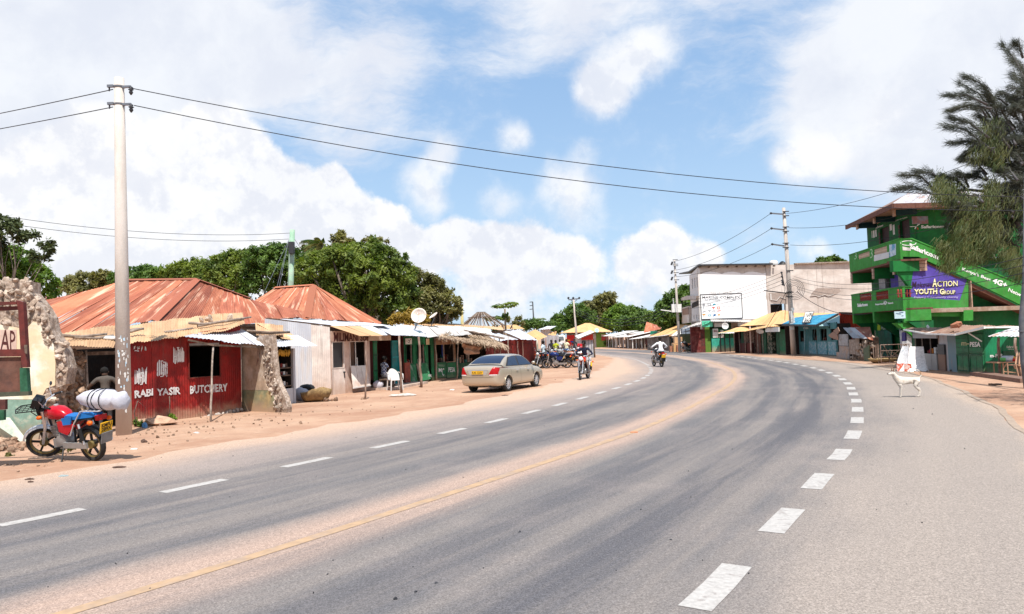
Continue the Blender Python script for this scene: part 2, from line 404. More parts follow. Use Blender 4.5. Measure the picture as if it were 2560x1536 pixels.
# centre line of the road on the ground
CL = [(-14.5,-9.5),(-12.3,-6.2),(-9.9,-3.0),(-7.6,-.2),(-5.6,2.4),(-3.36,5.51),(-2.39,6.9),(-1.3,8.6),(-.05,10.62),(1.15,12.6),(2.6,15.15),(4.42,18.9),(6.1,22.75),(7.5,26.1),(8.85,29.84),(9.95,33.6),(10.95,37.9),(11.95,44.0),(12.65,49.7),(13.25,55.9),(13.5,62),(13.45,69),(13.0,77),(12.2,85),(11.0,93.5),(9.4,102),(7.2,111),(4.2,120),(.5,129),(-4,138),(-10,148),(-18,158),(-30,170)]
def resample(pts, step):
 P = [Vector((*p, 0)) for p in pts]; out = []
 for i in range(len(P)-1):
  p0, p1, p2, p3 = P[max(i-1,0)], P[i], P[i+1], P[min(i+2,len(P)-1)]
  n = max(2, int((p2-p1).length/step))
  for k in range(n):
   t = k/n; out.append(.5*((2*p1)+(p2-p0)*t+(2*p0-5*p1+4*p2-p3)*t*t+(3*p1-p0-3*p2+p3)*t**3))
 out.append(P[-1]); return out
CC = resample(CL, .6)
ac = [0]
for i in range(1, len(CC)): ac.append(ac[-1]+(CC[i]-CC[i-1]).length)
_i0 = min(range(len(CC)), key=lambda i: (CC[i]-Vector((-3.36,5.51,0))).length)
ac = [a-ac[_i0] for a in ac]             # arc length, zero where the centre line leaves the photograph
def station(s):
 i = min(max(np.searchsorted(ac, s)-1, 0), len(CC)-2); k = (s-ac[i])/(ac[i+1]-ac[i]); p = CC[i].lerp(CC[i+1], k)
 d0 = (CC[min(i+1,len(CC)-1)]-CC[max(i-1,0)]).normalized(); d1 = (CC[min(i+2,len(CC)-1)]-CC[i]).normalized(); d = d0.lerp(d1, k).normalized()
 return p, Vector((d.y, -d.x, 0))     # right-hand normal
def road():
 a = bpy.data.materials.new('asphalt'); a.use_nodes = True; t = NT(a.node_tree); b = t.n['Principled BSDF']
 uv = t.node('ShaderNodeTexCoord').outputs['UV']; sp = t.node('ShaderNodeSeparateXYZ'); t.l.new(uv, sp.inputs[0]); u, v = sp.outputs[0], sp.outputs[1]
 p = t.node('ShaderNodeNewGeometry').outputs['Position']
 wob = t.math('ADD', u, t.math('MULTIPLY', t.math('SUBTRACT', t.noise(t.scl(uv, .25, .12, 1), 1, 4, .6), .5), 1.3))
 stn = t.noise(t.scl(uv, 1.6, .10, 1), 1.0, 7, .62)                 # long streaks along the road
 fine = t.noise(p, 60, 5, .75)
 sp2 = t.noise(p, 140, 3, .7)
 c = t.mix(t.ramp(stn, .38, .62), (.138, .130, .131), (.200, .176, .162))
 c = t.mix(t.ramp(t.noise(p, .6, 6, .65), .45, .75, 0, .55), c, (.26, .22, .20))
 # polished wheel tracks
 for ctr, wd, am in ((-2.9, .75, .6), (-1.25, .6, .45), (1.5, .7, .5), (2.75, .75, .75)):
  k = t.math('ABSOLUTE', t.math('SUBTRACT', wob, ctr))
  c = t.mix(t.math('MULTIPLY', t.ramp(k, wd, .05, 0, am), t.ramp(stn, .68, .40)), c, (.088, .086, .096))
 dust = (.46, .325, .24)
 # red dust: along the centre line, on the inner (left) side and over the outer shoulder
 k = t.math('ABSOLUTE', t.math('ADD', wob, .12))
 c = t.mix(t.math('MULTIPLY', t.ramp(k, .9, .2, 0, .9), t.ramp(stn, .3, .55, .45, 1)), c, (.40, .285, .225))
 nz = t.noise(t.scl(uv, .8, .25, 1), 1.1, 7, .7)
 e = t.math('ADD', wob, t.math('MULTIPLY', t.math('SUBTRACT', nz, .5), 1.8))
 far = t.ramp(v, 8, 24)
 lim = t.math('MULTIPLY', far, 1.5)
 el = t.math('SUBTRACT', e, lim)
 c = t.mix(t.ramp(el, -3.3, -5.6, 0, .55), c, (.36, .285, .245))
 c = t.mix(t.ramp(el, -5.2, -7.2, 0, .95), c, dust)
 c = t.mix(t.ramp(e, 3.4, 4.8, 0, .8), c, (.31, .26, .222))
 c = t.mix(t.ramp(e, 5.9, 6.9, 0, .7), c, (.42, .32, .245))
 ff = t.math('MULTIPLY', t.ramp(v, 38, 60), t.ramp(e, -4.6, -5.6)); c = t.mix(ff, c, dust)
 crk = t.noise(t.scl(p, 1, 1, 1), 22, 6, .8)
 g = t.math('MULTIPLY', t.math('MULTIPLY', t.ramp(fine, .3, .7, .66, 1.34), t.ramp(sp2, .3, .72, .75, 1.3)), t.ramp(crk, .3, .7, .86, 1.14))
 vs = t.node('ShaderNodeVectorMath', operation='SCALE'); t.l.new(c, vs.inputs[0]); t.l.new(g, vs.inputs['Scale'])
 t.l.new(vs.outputs[0], b.inputs['Base Color']); b.inputs['Roughness'].default_value = .9; b.inputs['Specular IOR Level'].default_value = .15
 bn = t.node('ShaderNodeBump', inp={'Strength': .5, 'Distance': .012, 'Height': fine}); t.l.new(bn.outputs[0], b.inputs['Normal'])
 lo = [(-30,-6.6),(0,-6.6),(5,-7.2),(10,-7.4),(16,-7.0),(22,-7.0),(29,-7.2),(38,-6.8),(48,-6.2),(60,-5.2),(80,-4.6),(200,-4.4)]
 ro = [(-30,9.5),(-6,9.5),(0,7.9),(7,6.9),(11.4,6.45),(16.8,6.65),(20.2,6.6),(27.3,6.6),(33,6.8),(38,6.75),(42,6.0),(46,5.2),(51,4.7),(63,4.45),(80,4.3),(200,4.3)]
 it = lambda tab, s: float(np.interp(s, [x for x, _ in tab], [y for _, y in tab]))
 vs_, uvs, fs = [], [], []; S = np.arange(ac[0]+.3, ac[-1]-.3, .8); cols = 12
 for k, s in enumerate(S):
  p, n = station(s); l, r = it(lo, s), it(ro, s); l += .18*math.sin(s*1.7)+.12*math.sin(s*4.1); r += .05*math.sin(s*1.3)+.03*math.sin(s*5)
  for j in range(cols+1):
   o = l+(r-l)*j/cols; q = p+n*o; vs_.append((q.x, q.y, .004)); uvs.append((o, s))
  if k:
   for j in range(cols): x = (k-1)*(cols+1)+j; fs.append((x, x+1, x+cols+2, x+cols+1))
 mb = MB(); mb.add(vs_, fs, uvs); rd = mb.build('road', a, tags=(None, None, None, 'structure'))
 # low, worn edge of the surfacing on the outer side
 ed = MB(); q0 = None
 for s in np.arange(-2, 45, .8):
  p, n = station(s); r = it(ro, s)+.05*math.sin(s*1.3)+.03*math.sin(s*5); q = p+n*r
  cur = [(q.x-n.x*.02, q.y-n.y*.02, .012), (q.x+n.x*.12, q.y+n.y*.12, .004)]
  if q0: ed.add([q0[0], cur[0], cur[1], q0[1]], [(0,1,2,3)])
  q0 = cur
 ed.build('road_edge', mat('edge', (.34,.26,.20), .95), rd)
 # painted marks
 white = mat('mark_white', (.42,.395,.37), .8, col2=(.28,.25,.23), ns=9, thr=(.50,.72), var=.2, bump=0, grime=.2)
 yel = mat('mark_yellow', (.42,.28,.17), .85, col2=(.34,.25,.19), ns=3, thr=(.40,.7), var=.15, bump=0, grime=.2)
 mb = MB()
 S = np.arange(-6, 78, .5)
 pr = None
 for s in S:
  p, n = station(s); c = [p+n*-.075, p+n*.075]
  if pr: mb.add([(*pr[0][:2], .008), (*pr[1][:2], .008), (*c[1][:2], .008), (*c[0][:2], .008)], [(0,1,2,3)])
  pr = c
 mb.build('centre_line', yel, rd)
 def dash(o, s0, s1, wd):
  m_ = MB(); k = max(1, int((s1-s0)/.5)); pr = None
  for i in range(k+1):
   p, n = station(s0+(s1-s0)*i/k); w0 = R.uniform(-.012, .012); c = [p+n*(o-wd/2+w0), p+n*(o+wd/2+w0)]
   if pr: m_.add([(*pr[0][:2], .008), (*pr[1][:2], .008), (*c[1][:2], .008), (*c[0][:2], .008)], [(0,1,2,3)])
   pr = c
  m_.build('edge_dash', white, rd)
 return rd, dash
ROAD, dash = road()
for k in range(-3, 32): dash(-3.70-.012*max(0, k), 3.06+2.105*k, 3.06+2.105*k+1.0, .20)
for k in range(-3, 27): dash(3.93-.008*max(0, k), 2.2+2.107*k, 2.2+2.107*k+1.02, .24)
# ---------------------------------------------------------------- shared materials
M_RUST = rustmat('rust_roof', amt=.75)
M_RUST2 = rustmat('rust_roof_bright', (.32,.09,.04), (.45,.16,.08), (.70,.46,.32), amt=.7)
M_TAN = rustmat('tan_sheet', (.45,.27,.14), (.56,.36,.20), (.30,.17,.09), amt=.4)
M_TANF = rustmat('tan_sheet_far', (.58,.33,.135), (.64,.39,.18), (.50,.30,.15), amt=.3)
M_GALV = rustmat('galvanised_sheet', (.62,.63,.66), (.52,.53,.57), (.66,.52,.40), amt=.35, rough=.5, metal=.1)
M_GALVR = rustmat('galvanised_rusty', (.55,.54,.56), (.42,.40,.41), (.36,.17,.09), amt=.75, rough=.6, metal=.1)
M_GREYS = rustmat('dull_sheet', (.52,.50,.48), (.42,.39,.36), (.40,.26,.18), amt=.4)
M_BROWNS = rustmat('brown_sheet', (.22,.12,.08), (.30,.18,.13), (.46,.34,.27), amt=.5)
M_REDP = mat('red_paint', (.29,.012,.009), .6, col2=(.19,.010,.009), ns=1.6, var=.22, streak=.35, dust=.75, dustz=.45)
M_REDF = mat('red_paint_faded', (.20,.020,.014), .75, col2=(.13,.018,.014), var=.3, dust=.5, dustz=.3)
M_CREAM = mat('cream_plaster', (.70,.56,.37), .9, col2=(.80,.74,.62), ns=1.3, thr=(.45,.6), var=.10, streak=.25, dust=.6, dustz=.5)
M_DADO = mat('green_dado', (.22,.34,.27), .85, col2=(.42,.44,.34), ns=2.5, thr=(.5,.62), dust=.7, dustz=.5)
M_STONE = mat('coral_stone', (.38,.29,.22), .95, col2=(.56,.46,.38), ns=5, var=.4, bump=.8, bs=14, ov=.4)
M_STONED = mat('coral_stone_brown', (.24,.15,.10), .95, col2=(.38,.26,.18), ns=4, var=.45, bump=.8, bs=14, ov=.4)
M_RUBBLE = mat('rubble_mortar', (.30,.22,.165), .95, col2=(.48,.39,.32), ns=7, var=.45, bump=1, bs=10)
M_WOODD = mat('dark_wood', (.10,.065,.045), .9, col2=(.17,.12,.09), ns=6, var=.35)
M_WOOD = mat('grey_wood', (.26,.20,.16), .9, col2=(.38,.31,.26), ns=6, var=.3)
M_POLEW = mat('bark_pole', (.20,.12,.09), .9, col2=(.34,.25,.20), ns=9, var=.35, stretch=(1,1,.25))
M_MAROON = mat('maroon_paint', (.13,.025,.02), .7, col2=(.085,.03,.025), var=.3, grime=.3)
M_BRPANEL = mat('brown_panel', (.15,.065,.045), .85, col2=(.10,.05,.04), ns=2, var=.35)
M_DKGREEN = mat('dark_green_paint', (.012,.07,.03), .7, col2=(.03,.11,.06), ns=3, var=.3)
M_GREEN = mat('kiosk_green', (.010,.16,.060), .6, col2=(.020,.115,.05), ns=2, var=.25, streak=.2, dust=.4, dustz=.35)
M_GREENW = mat('worn_green', (.03,.17,.07), .75, col2=(.26,.34,.26), ns=5, thr=(.5,.7), var=.3, stretch=(1,1,.4))
M_TURQ = mat('turquoise_paint', (.008,.19,.19), .55, col2=(.02,.13,.14), var=.2)
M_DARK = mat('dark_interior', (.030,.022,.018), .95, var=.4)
M_SHELF = mat('shop_goods', (.12,.07,.05), .8, col2=(.30,.22,.18), ns=9, thr=(.5,.56), var=.5)
M_PINK = mat('pale_pink_board', (.56,.40,.33), .85, col2=(.64,.50,.42), ns=2, var=.12, streak=.3, dust=.5)
M_CREAMS = mat('cream_sheet_paint', (.66,.56,.50), .8, col2=(.74,.67,.60), ns=1.5, var=.1, streak=.4, dust=.6, dustz=.8)
M_WHITE = mat('white_paint', (.64,.62,.59), .7, var=.08, grime=.15)
M_WHITEW = mat('white_worn', (.74,.72,.68), .8, col2=(.55,.50,.45), ns=4, thr=(.55,.72), var=.12)
M_BLACK = flat('black', (.012,.012,.013), .5)
M_BLKTXT = flat('black_lettering', (.020,.012,.012), .7)
M_BRTXT = flat('brown_lettering', (.075,.018,.016), .7)
M_WTXT = flat('white_lettering', (.80,.80,.78), .7, var=.05)
M_CONC = mat('concrete_pole', (.47,.41,.36), .9, col2=(.56,.50,.45), ns=1.2, var=.1, bump=.25, bs=30, grime=.2, dust=.35, dustz=1.2, stretch=(1,1,.3))
M_CEM = mat('cement', (.40,.35,.31), .95, col2=(.50,.45,.40), ns=2, var=.2)
M_WIRE = flat('wire', (.018,.018,.022), .6, var=0)
M_STEEL = flat('steel', (.20,.21,.23), .4, metal=.5)
M_DSTEEL = flat('dark_steel', (.05,.05,.055), .45, metal=.3)
M_DISH = mat('dish', (.72,.62,.54), .7, col2=(.55,.28,.17), ns=3, thr=(.52,.72), var=.08, grime=.1)
M_THATCH = leafmat('palm_thatch', (.30,.20,.13), (.52,.40,.29), .1, .9)
M_TARP = mat('brown_tarp', (.33,.17,.10), .85, col2=(.40,.24,.15), ns=2, var=.15)
M_BLUET = mat('blue_roof', (.025,.20,.34), .55, col2=(.05,.28,.42), ns=2, var=.15)
M_TEALP = mat('teal_plank', (.055,.19,.20), .8, col2=(.11,.26,.27), ns=4, var=.25, stretch=(1,1,.3), dust=.3)
M_SACK = mat('white_sack', (.50,.49,.54), .75, var=.12, bump=.5, bs=9, grime=.1)
ROCKS = []
def rocks(parent, pts, m, name='stone', n_tri=2):
 # separate stones that share four lumpy meshes; pts = (position, size)
 if not ROCKS:
  for k in range(5):
   mb = MB().ico((0,0,0), 1, 2 if k % 2 else 1, .22, k, (1, .8, .7)); me = bpy.data.meshes.new('stone'); me.from_pydata(mb.v, [], mb.f); ROCKS.append(me)
 org = ORG.get(parent.name, Vector((0,0,0))) if parent is not None else Vector((0,0,0)); out = []
 for i, (p, s) in enumerate(pts):
  key = (i % 5, m.name); me = RK.get(key)
  if me is None: me = ROCKS[i % 5].copy(); me.materials.append(m); RK[key] = me
  o = bpy.data.objects.new(name, me); COL.objects.link(o); o.parent = parent
  o.location = Vector(p)-org; o.rotation_euler = (R.uniform(0,6), R.uniform(0,6), R.uniform(0,6)); o.scale = (s*R.uniform(.8,1.2), s*R.uniform(.7,1), s*R.uniform(.6,.9)); out.append(o)
 return out
RK = {}
def wob(a, b, r, n=5, amp=.03, k=7, sides=7):
 a, b = Vector(a), Vector(b); pts = []; rs = []
 for i in range(n+1):
  t = i/n; p = a.lerp(b, t)
  if 0 < i < n: p += Vector((R.uniform(-amp, amp), R.uniform(-amp, amp), R.uniform(-amp, amp)*.5))
  pts.append(p); rs.append(r*(1-.2*t)*R.uniform(.9, 1.1))
 return MB().tube(pts, rs, sides)
def post(parent, base, top, r=.045, m=None, name='post', amp=.03):
 return wob(base, top, r, amp=amp).build(name, m or M_POLEW, parent, smooth=True)
# ---------------------------------------------------------------- left side, near part
PB = Pl(G(329,1064), G(604,1029))       # street front of the butchery shed
def ruined_wall():
 P = Pl((-19, 16.2), (-10.9, 16.9))
 th = thing('ruined_wall', P.W(P.L, 0), 'broken coral stone wall with cream plaster and pale green base at the left edge', 'wall')
 out = [cA(*p) for p in [(-220,150),(0,140),(50,128),(190,135),(192,205),(262,290),(300,355),(318,440),(345,490),(392,560),(420,670),(405,770),(330,800),(285,880),(280,960),(270,1120),(-220,1180)]]
 mb = MB(); P.poly(mb, out, -.42, 0); mb.build('rubble_core', M_RUBBLE, th)
 pl = [cA(*p) for p in [(-220,400),(0,400),(110,420),(165,425),(235,358),(290,455),(335,520),(348,640),(345,775),(290,795),(262,850),(255,862),(-220,862)]]
 mb = MB(); P.poly(mb, pl, .001, .035); mb.build('plaster', M_CREAM, th)
 dd = [cA(*p) for p in [(-220,864),(258,864),(250,905),(262,1000),(240,1120),(-220,1180)]]
 mb = MB(); P.poly(mb, dd, .001, .032); mb.build('painted_base', M_DADO, th)
 r = [cA(*p) for p in [(-60,555),(108,555),(108,432),(-60,432)]]
 mb = MB(); P.poly(mb, r, .0355, .045); sb = mb.build('sign_panel', M_PINK, th)
 text(th, P, 'AP', [cA(8,560),cA(105,562),cA(100,440),cA(18,432)], M_BRTXT, off=.046, jit=.006)
 pts = []
 edge = out[1:15]
 for i in range(len(edge)-1):
  (x0, y0), (x1, y1) = edge[i], edge[i+1]; n = max(1, int(math.hypot(x1-x0, y1-y0)/9))
  for k in range(n):
   t = (k+.5)/n
   for q in range(2):
    px, py = x0+(x1-x0)*t-R.uniform(2, 12), y0+(y1-y0)*t+R.uniform(0, 6)
    pts.append((P.pt(px, py, R.uniform(-.38, .0)), R.uniform(.05, .15)))
 for k in range(46): pts.append((P.pt(*cA(R.uniform(-60,200), R.uniform(150,400)), R.uniform(-.02,.05)), R.uniform(.05,.12)))
 for k in range(26):
  y = R.uniform(300,520); pts.append((P.pt(*cA(R.uniform(200,250)+max(0,y-330)*.55, y), R.uniform(0,.05)), R.uniform(.05,.10)))
 for k in range(40):
  y = R.uniform(520,900); pts.append((P.pt(*cA(R.uniform(352,415) if y < 780 else R.uniform(285,400), y), R.uniform(-.3,.06)), R.uniform(.05,.11)))
 rocks(th, pts, M_STONE)
 # fallen slab of plaster and the heap of stones around it
 a, b, c, d = G(*cA(10,1110)), G(*cA(175,1125)), P.pt(*cA(60,975), .1), P.pt(*cA(-60,965), .1)
 nn = (b-a).cross(d-a).normalized()*.09
 sl_ = MB().hexa([a, b, c, d], [a+nn, b+nn, c+nn, d+nn]).build('fallen_plaster_slab', mat('fallen_plaster', (.50,.50,.40), .9, col2=(.40,.46,.38), ns=2), None)
 tag(sl_, 'pale green plaster slab leaning on rubble behind the red motorcycle', 'slab')
 hp = []
 for k in range(60):
  px, py = cA(R.uniform(-60,160), R.uniform(1085,1195)); g = G(px, py); hp.append((g+Vector((0,0,R.uniform(.0,.07))), R.uniform(.05,.13)))
 for k in range(16):
  px, py = cA(R.uniform(300,415), R.uniform(930,1040)); g = G(px, py+30); hp.append((g+Vector((0,0,R.uniform(.0,.1))), R.uniform(.06,.13)))
 hq = thing('rubble_heap', hp[0][0]*Vector((1,1,0)) if False else Vector((hp[0][0].x, hp[0][0].y, 0)), 'heap of loose brown stones at the foot of the ruined wall', 'rubble')
 rocks(hq, hp, M_STONED)
ruined_wall()
def left_frame():
 Y = 12.6; P = Pl((-12, Y), (-7, Y))  # cart body seen as a wooden frame; its legs are added out of view
 th = thing('wooden_frame', (-9.2, Y, 0), 'dark red wooden frame with brown panel and green corner at the left edge', 'wooden frame')
 def pc(nm, pts, m, o0, o1): mb = MB(); P.poly(mb, [cA(*p) for p in pts], o0, o1); return mb.build(nm, m, th)
 pc('post', [(105,250),(150,262),(168,560),(175,665),(140,665),(118,300)], M_MAROON, -.06, .03)
 pc('post', [(128,668),(170,668),(180,822),(132,830)], M_DKGREEN, -.06, .03)
 pc('rail', [(-400,268),(104,258),(104,275),(-400,300)], M_MAROON, -.04, .02)
 pc('rail', [(-400,306),(112,285),(114,308),(-400,335)], M_MAROON, -.08, -.03)
 pc('rail', [(-400,560),(134,552),(136,597),(-400,605)], M_MAROON, -.03, .03)
 pc('panel', [(-400,607),(127,600),(130,818),(-400,832)], M_BRPANEL, -.05, -.01)
 pc('bottom_rail', [(-400,835),(185,812),(186,838),(-400,866)], mat('grey_green', (.07,.075,.05), .8), -.06, .04)
 pc('latch', [(163,525),(182,525),(180,583),(167,575)], M_WOODD, .031, .06)
 pc('bracket', [(-60,868),(38,862),(38,925),(-60,930)], M_MAROON, -.04, .02)
 pc('bracket', [(-60,932),(28,928),(28,990),(-60,1000)], M_DKGREEN, -.04, .02)
 pc('leg', [(-130,860),(-80,860),(-80,1300),(-130,1300)], M_WOODD, -.04, .02)
 pc('leg', [(-390,860),(-340,860),(-340,1300),(-390,1300)], M_WOODD, -.04, .02)
left_frame()
def corr_wall(th, P, s0, s1, z0, zt0, zt1, m, off=0, holes=(), name='wall_sheet', width=.82, pitch=.076, amp=.009, lean=0):
 # vertical corrugated wall of separate sheets; the top runs from zt0 to zt1
 n = max(1, round((s1-s0)/width)); zt = lambda s: zt0+(zt1-zt0)*(s-s0)/(s1-s0)
 for i in range(n):
  a, b = s0+(s1-s0)*i/n, s0+(s1-s0)*(i+1)/n
  cuts = sorted({a, b, *[v for h in holes for v in h[:2] if a < v < b]}); mb = MB(); lift = .005*(i % 2)+off
  for c0, c1 in zip(cuts, cuts[1:]):
   if c1-c0 < .02: continue
   hs = sorted([h for h in holes if h[0] < (c0+c1)/2 < h[1]], key=lambda h: h[2]); z = z0
   for h in hs:
    if h[2] > z+.02: mb.sheet(P.W(c0,z,lift), P.W(c1,z,lift), P.W(c1,h[2],lift), P.W(c0,h[2],lift), pitch, amp, u0=c0)
    z = h[3]
   if min(zt(c0), zt(c1)) > z+.02: mb.sheet(P.W(c0,z,lift), P.W(c1,z,lift), P.W(c1,zt(c1),lift), P.W(c0,zt(c0),lift), pitch, amp, u0=c0)
  if mb.v: mb.build(name, m[i % len(m)] if isinstance(m, list) else m, th, smooth=True)
def frame(th, P, r, wd, m, o0=.01, o1=.05, name='window_frame'):
 mb = MB(); s0, s1, z0, z1 = r
 P.slab(mb, s0-wd, s0, z0-wd, z1+wd, o0, o1); P.slab(mb, s1, s1+wd, z0-wd, z1+wd, o0, o1)
 P.slab(mb, s0, s1, z0-wd, z0, o0, o1); P.slab(mb, s0, s1, z1, z1+wd, o0, o1)
 return mb.build(name, m, th)
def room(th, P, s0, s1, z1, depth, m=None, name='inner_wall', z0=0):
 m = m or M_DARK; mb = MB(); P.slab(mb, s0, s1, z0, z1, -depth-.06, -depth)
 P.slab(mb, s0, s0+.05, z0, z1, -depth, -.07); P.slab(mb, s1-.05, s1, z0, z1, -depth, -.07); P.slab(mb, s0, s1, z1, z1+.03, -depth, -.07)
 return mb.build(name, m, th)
def butchery():
 P = PB; th = thing('butchery_shed', P.W(1.5, 0), 'red corrugated butchery shed with a black window and white lettering', 'shed')
 L = P.L; zA, zB = P.sz(*cB(90,680))[1], P.sz(*cB(1000,545))[1]
 hole = P.rect(cB(565,690), cB(820,955))
 corr_wall(th, P, -.15, L, -.05, zA-.02, zB, M_REDP, holes=[hole], name='wall_sheet')
 frame(th, P, hole, .035, M_REDF, .012, .03)
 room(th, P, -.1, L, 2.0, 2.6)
 mb = MB(); P.slab(mb, hole[0]+.15, hole[0]+.19, hole[2], hole[3], -.5, -.46); P.slab(mb, hole[0], hole[1], hole[2]-.04, hole[2]+.0, -.5, -.02); mb.build('counter', M_WOODD, th)
 for s, q in (('RABI', [(118,1142),(268,1120),(268,1058),(118,1078)]), ('YASIR', [(300,1120),(496,1110),(496,1045),(300,1062)]), ('BUTCHERY', [(572,1106),(884,1083),(884,1020),(572,1038)])):
  text(th, P, s, [cB(*p) for p in q], mat('worn_lettering', (.70,.68,.66), .8, col2=(.26,.03,.025), ns=13, thr=(.60,.66), var=.1, grime=.1), off=.018, bold=.03, jit=.012)
 for x0, x1, y0, y1, n in ((122,208,880,1038,7), (305,384,818,972,6), (440,520,715,862,8), (115,205,705,760,4)):
  mb = MB()
  for k in range(n):
   a = x0+(x1-x0)*k/(n-1); q = [cB(a-5, y1-R.uniform(0,30)), cB(a+R.uniform(3,8), y1-R.uniform(0,40)), cB(a+R.uniform(0,12), y0+R.uniform(0,50)), cB(a-3, y0+R.uniform(0,40))]
   P.poly(mb, q, .016, .019)
  for k in range(n): 
   a, b = R.uniform(x0, x1-20), R.uniform(y0, y1-15); P.poly(mb, [cB(a,b+9), cB(a+22,b+7), cB(a+20,b), cB(a+2,b+2)], .016, .0195)
  mb.build('painted_drawing', MATS['worn_lettering'], th)
 # doorway on the left with its stone jamb
 dr = P.rect(cA(548,560), cA(712,1085)); sl_ = P.sz(*cA(405,600))[0]
 mb = MB(); P.slab(mb, sl_, dr[0]-.06, 0, 1.95, -.4, -.05); mb.build('jamb_wall', M_RUBBLE, th)
 jp = [(P.pt(*cA(R.uniform(412,528), R.uniform(560,960)), R.uniform(-.06, .0)), R.uniform(.07,.15)) for k in range(46)]
 rocks(th, jp, M_STONED)
 post(th, P.W(dr[0]-.04, 0, .02), P.W(dr[0]-.08, 1.98, .02), .035, M_WOOD, 'door_post', .008)
 mb = MB(); P.slab(mb, dr[0]-.1, dr[1]+.3, 1.86, 1.95, -.04, .04); mb.build('lintel', M_WOODD, th)
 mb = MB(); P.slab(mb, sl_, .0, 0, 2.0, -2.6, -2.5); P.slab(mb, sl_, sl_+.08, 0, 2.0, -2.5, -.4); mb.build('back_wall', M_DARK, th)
 # tan lean-to roof: three runs
 e = lambda p, o: P.pt(*p, o)
 sheets(th, e(cA(380,525), .30), e(cA(700,545), .35), e(cA(760,395), -2.3), e(cA(330,462), -2.3), M_TAN, seed=1, sag=.02)
 sheets(th, e(cB(20,700), .32), e(cB(860,590), .25), e(cB(860,440), -2.3), e(cB(20,545), -2.3), M_TAN, seed=2, sag=.03)
 sheets(th, e(cB(860,590), .22), e(cB(1030,520), .2), e(cB(1010,436), -2.2), e(cB(850,442), -2.2), [M_TAN, M_RUST2], seed=3, width=.6)
 # poles and stones that hold the sheets down
 for q in ([(345,478),(500,488),(660,470)], [(455,490),(600,498),(700,478)], [(800,450),(840,440),(888,438)]):
  pts = [P.pt(*cA(*p), -.6)+Vector((0,0,.05)) for p in q]; MB().tube(pts, [.05,.045,.03], 6).build('roof_pole', M_WOOD, th, smooth=True)
 for q in ([(570,535),(700,545),(860,520),(1080,485)], [(640,560),(800,530),(1020,505)], [(370,612),(470,600),(600,578)], [(85,608),(140,592),(195,580)], [(1050,600),(1230,612),(1395,608)]):
  pts = [P.pt(*cB(*p), -.5)+Vector((0,0,.05)) for p in q]; MB().tube(pts, [.045]*(len(pts)-1)+[.03], 6).build('roof_pole', M_WOOD, th, smooth=True)
 rocks(th, [(P.pt(*cB(672,512), -1)+Vector((0,0,.04)), .12), (P.pt(*cB(745,505), -1)+Vector((0,0,.05)), .14), (P.pt(*cB(715,498), -1.1)+Vector((0,0,.04)), .10), (P.pt(*cB(905,480), -1.2)+Vector((0,0,.02)), .12), (P.pt(*cB(955,500), -1)+Vector((0,0,.02)), .10)], M_STONE)
 MB().ico(P.pt(*cA(682,492), -.4)+Vector((0,0,.03)), .14, 2, .2, 5, (1.4,.8,.45)).build('white_rag', M_WHITE, th, smooth=True)
 # awning over the window, its post and rails
 w_ = [e(cB(528,640), .75), e(cB(1010,694), .95), e(cB(905,602), .02), e(cB(640,606), .02)]
 sheets(th, e(cB(526,634), .55), e(cB(1005,693), .95), e(cB(900,596), -.05), e(cB(660,600), -.02), M_GALV, seed=5, width=.5, sag=.006)
 sheets(th, e(cB(1000,690), .95), e(cB(1225,712), .95), e(cB(1000,574), -.05), e(cB(892,592), -.08), [M_GALVR, M_GALV], seed=6, width=.5, sag=.006)
 ap = G(*cB(748,1335)); at = e(cB(770,705), .80)
 post(th, ap, at, .03, M_WOOD, 'awning_post', .02)
 MB().bar(e(cB(560,660), .55), e(cB(775,705), .85), .05).build('awning_rail', M_WOODD, th)
 MB().bar(e(cB(770,704), .83), e(cB(1200,722), .93), .05).build('awning_rail', M_WOODD, th)
 # cement and stone footing at the right of the red sheets
 mb = MB(); rr_ = [cB(560,1330), cB(760,1290), cB(920,1250), cB(1010,1225)]
 rocks(th, [(P.pt(*cB(x, 1300-(x-700)*.22), .04), R.uniform(.06,.11)) for x in range(700, 1010, 30)], M_CEM)
butchery()
def plaster_end():
 P = Pl(G(*cB(1000,1245)), G(*cB(1375,1262)))
 th = thing('plaster_wall_end', P.W(.5,0), 'broken beige plaster wall end with green base beside the red shed', 'wall')
 out = [(1000,700),(1135,640),(1140,625),(1240,620),(1250,700),(1262,830),(1275,960),(1310,1050),(1350,1130),(1372,1215),(1368,1262),(1290,1290),(1005,1280)]
 mb = MB(); P.poly(mb, [cB(*p) for p in out], -.2, -.03); mb.build('rubble_core', M_RUBBLE, th)
 mb = MB(); P.poly(mb, [cB(*p) for p in [(1003,700),(1135,650),(1190,860),(1180,960),(1205,1040),(1232,1075),(1005,1072)]], -.028, .0); mb.build('plaster', mat('dirty_plaster', (.42,.31,.22), .9, col2=(.55,.45,.36), ns=2, streak=.4), th)
 mb = MB(); P.poly(mb, [cB(*p) for p in [(1005,1074),(1232,1077),(1262,1130),(1285,1190),(1282,1270),(1005,1270)]], -.028, .0); mb.build('painted_base', mat('dado2', (.24,.25,.15), .9, col2=(.42,.32,.16), ns=2, dust=.8, dustz=.45), th)
 pts = []
 for k in range(130):
  t = R.random(); y = 720+t*540; x = 1185+ (0 if y < 900 else (y-900)*.27)+R.uniform(0, 62+t*20); pts.append((P.pt(*cB(x, y), R.uniform(-.12,.02)), R.uniform(.035,.085)))
 rocks(th, pts, M_STONE)
 rocks(th, [(P.pt(*cB(R.uniform(1145,1240), R.uniform(628,700)), -.1), R.uniform(.06,.1)) for _ in range(9)], M_STONE)
 post(th, G(*cB(1110,1235)), P.pt(*cB(1142,705), .12), .03, M_POLEW, 'leaning_pole')
plaster_end()
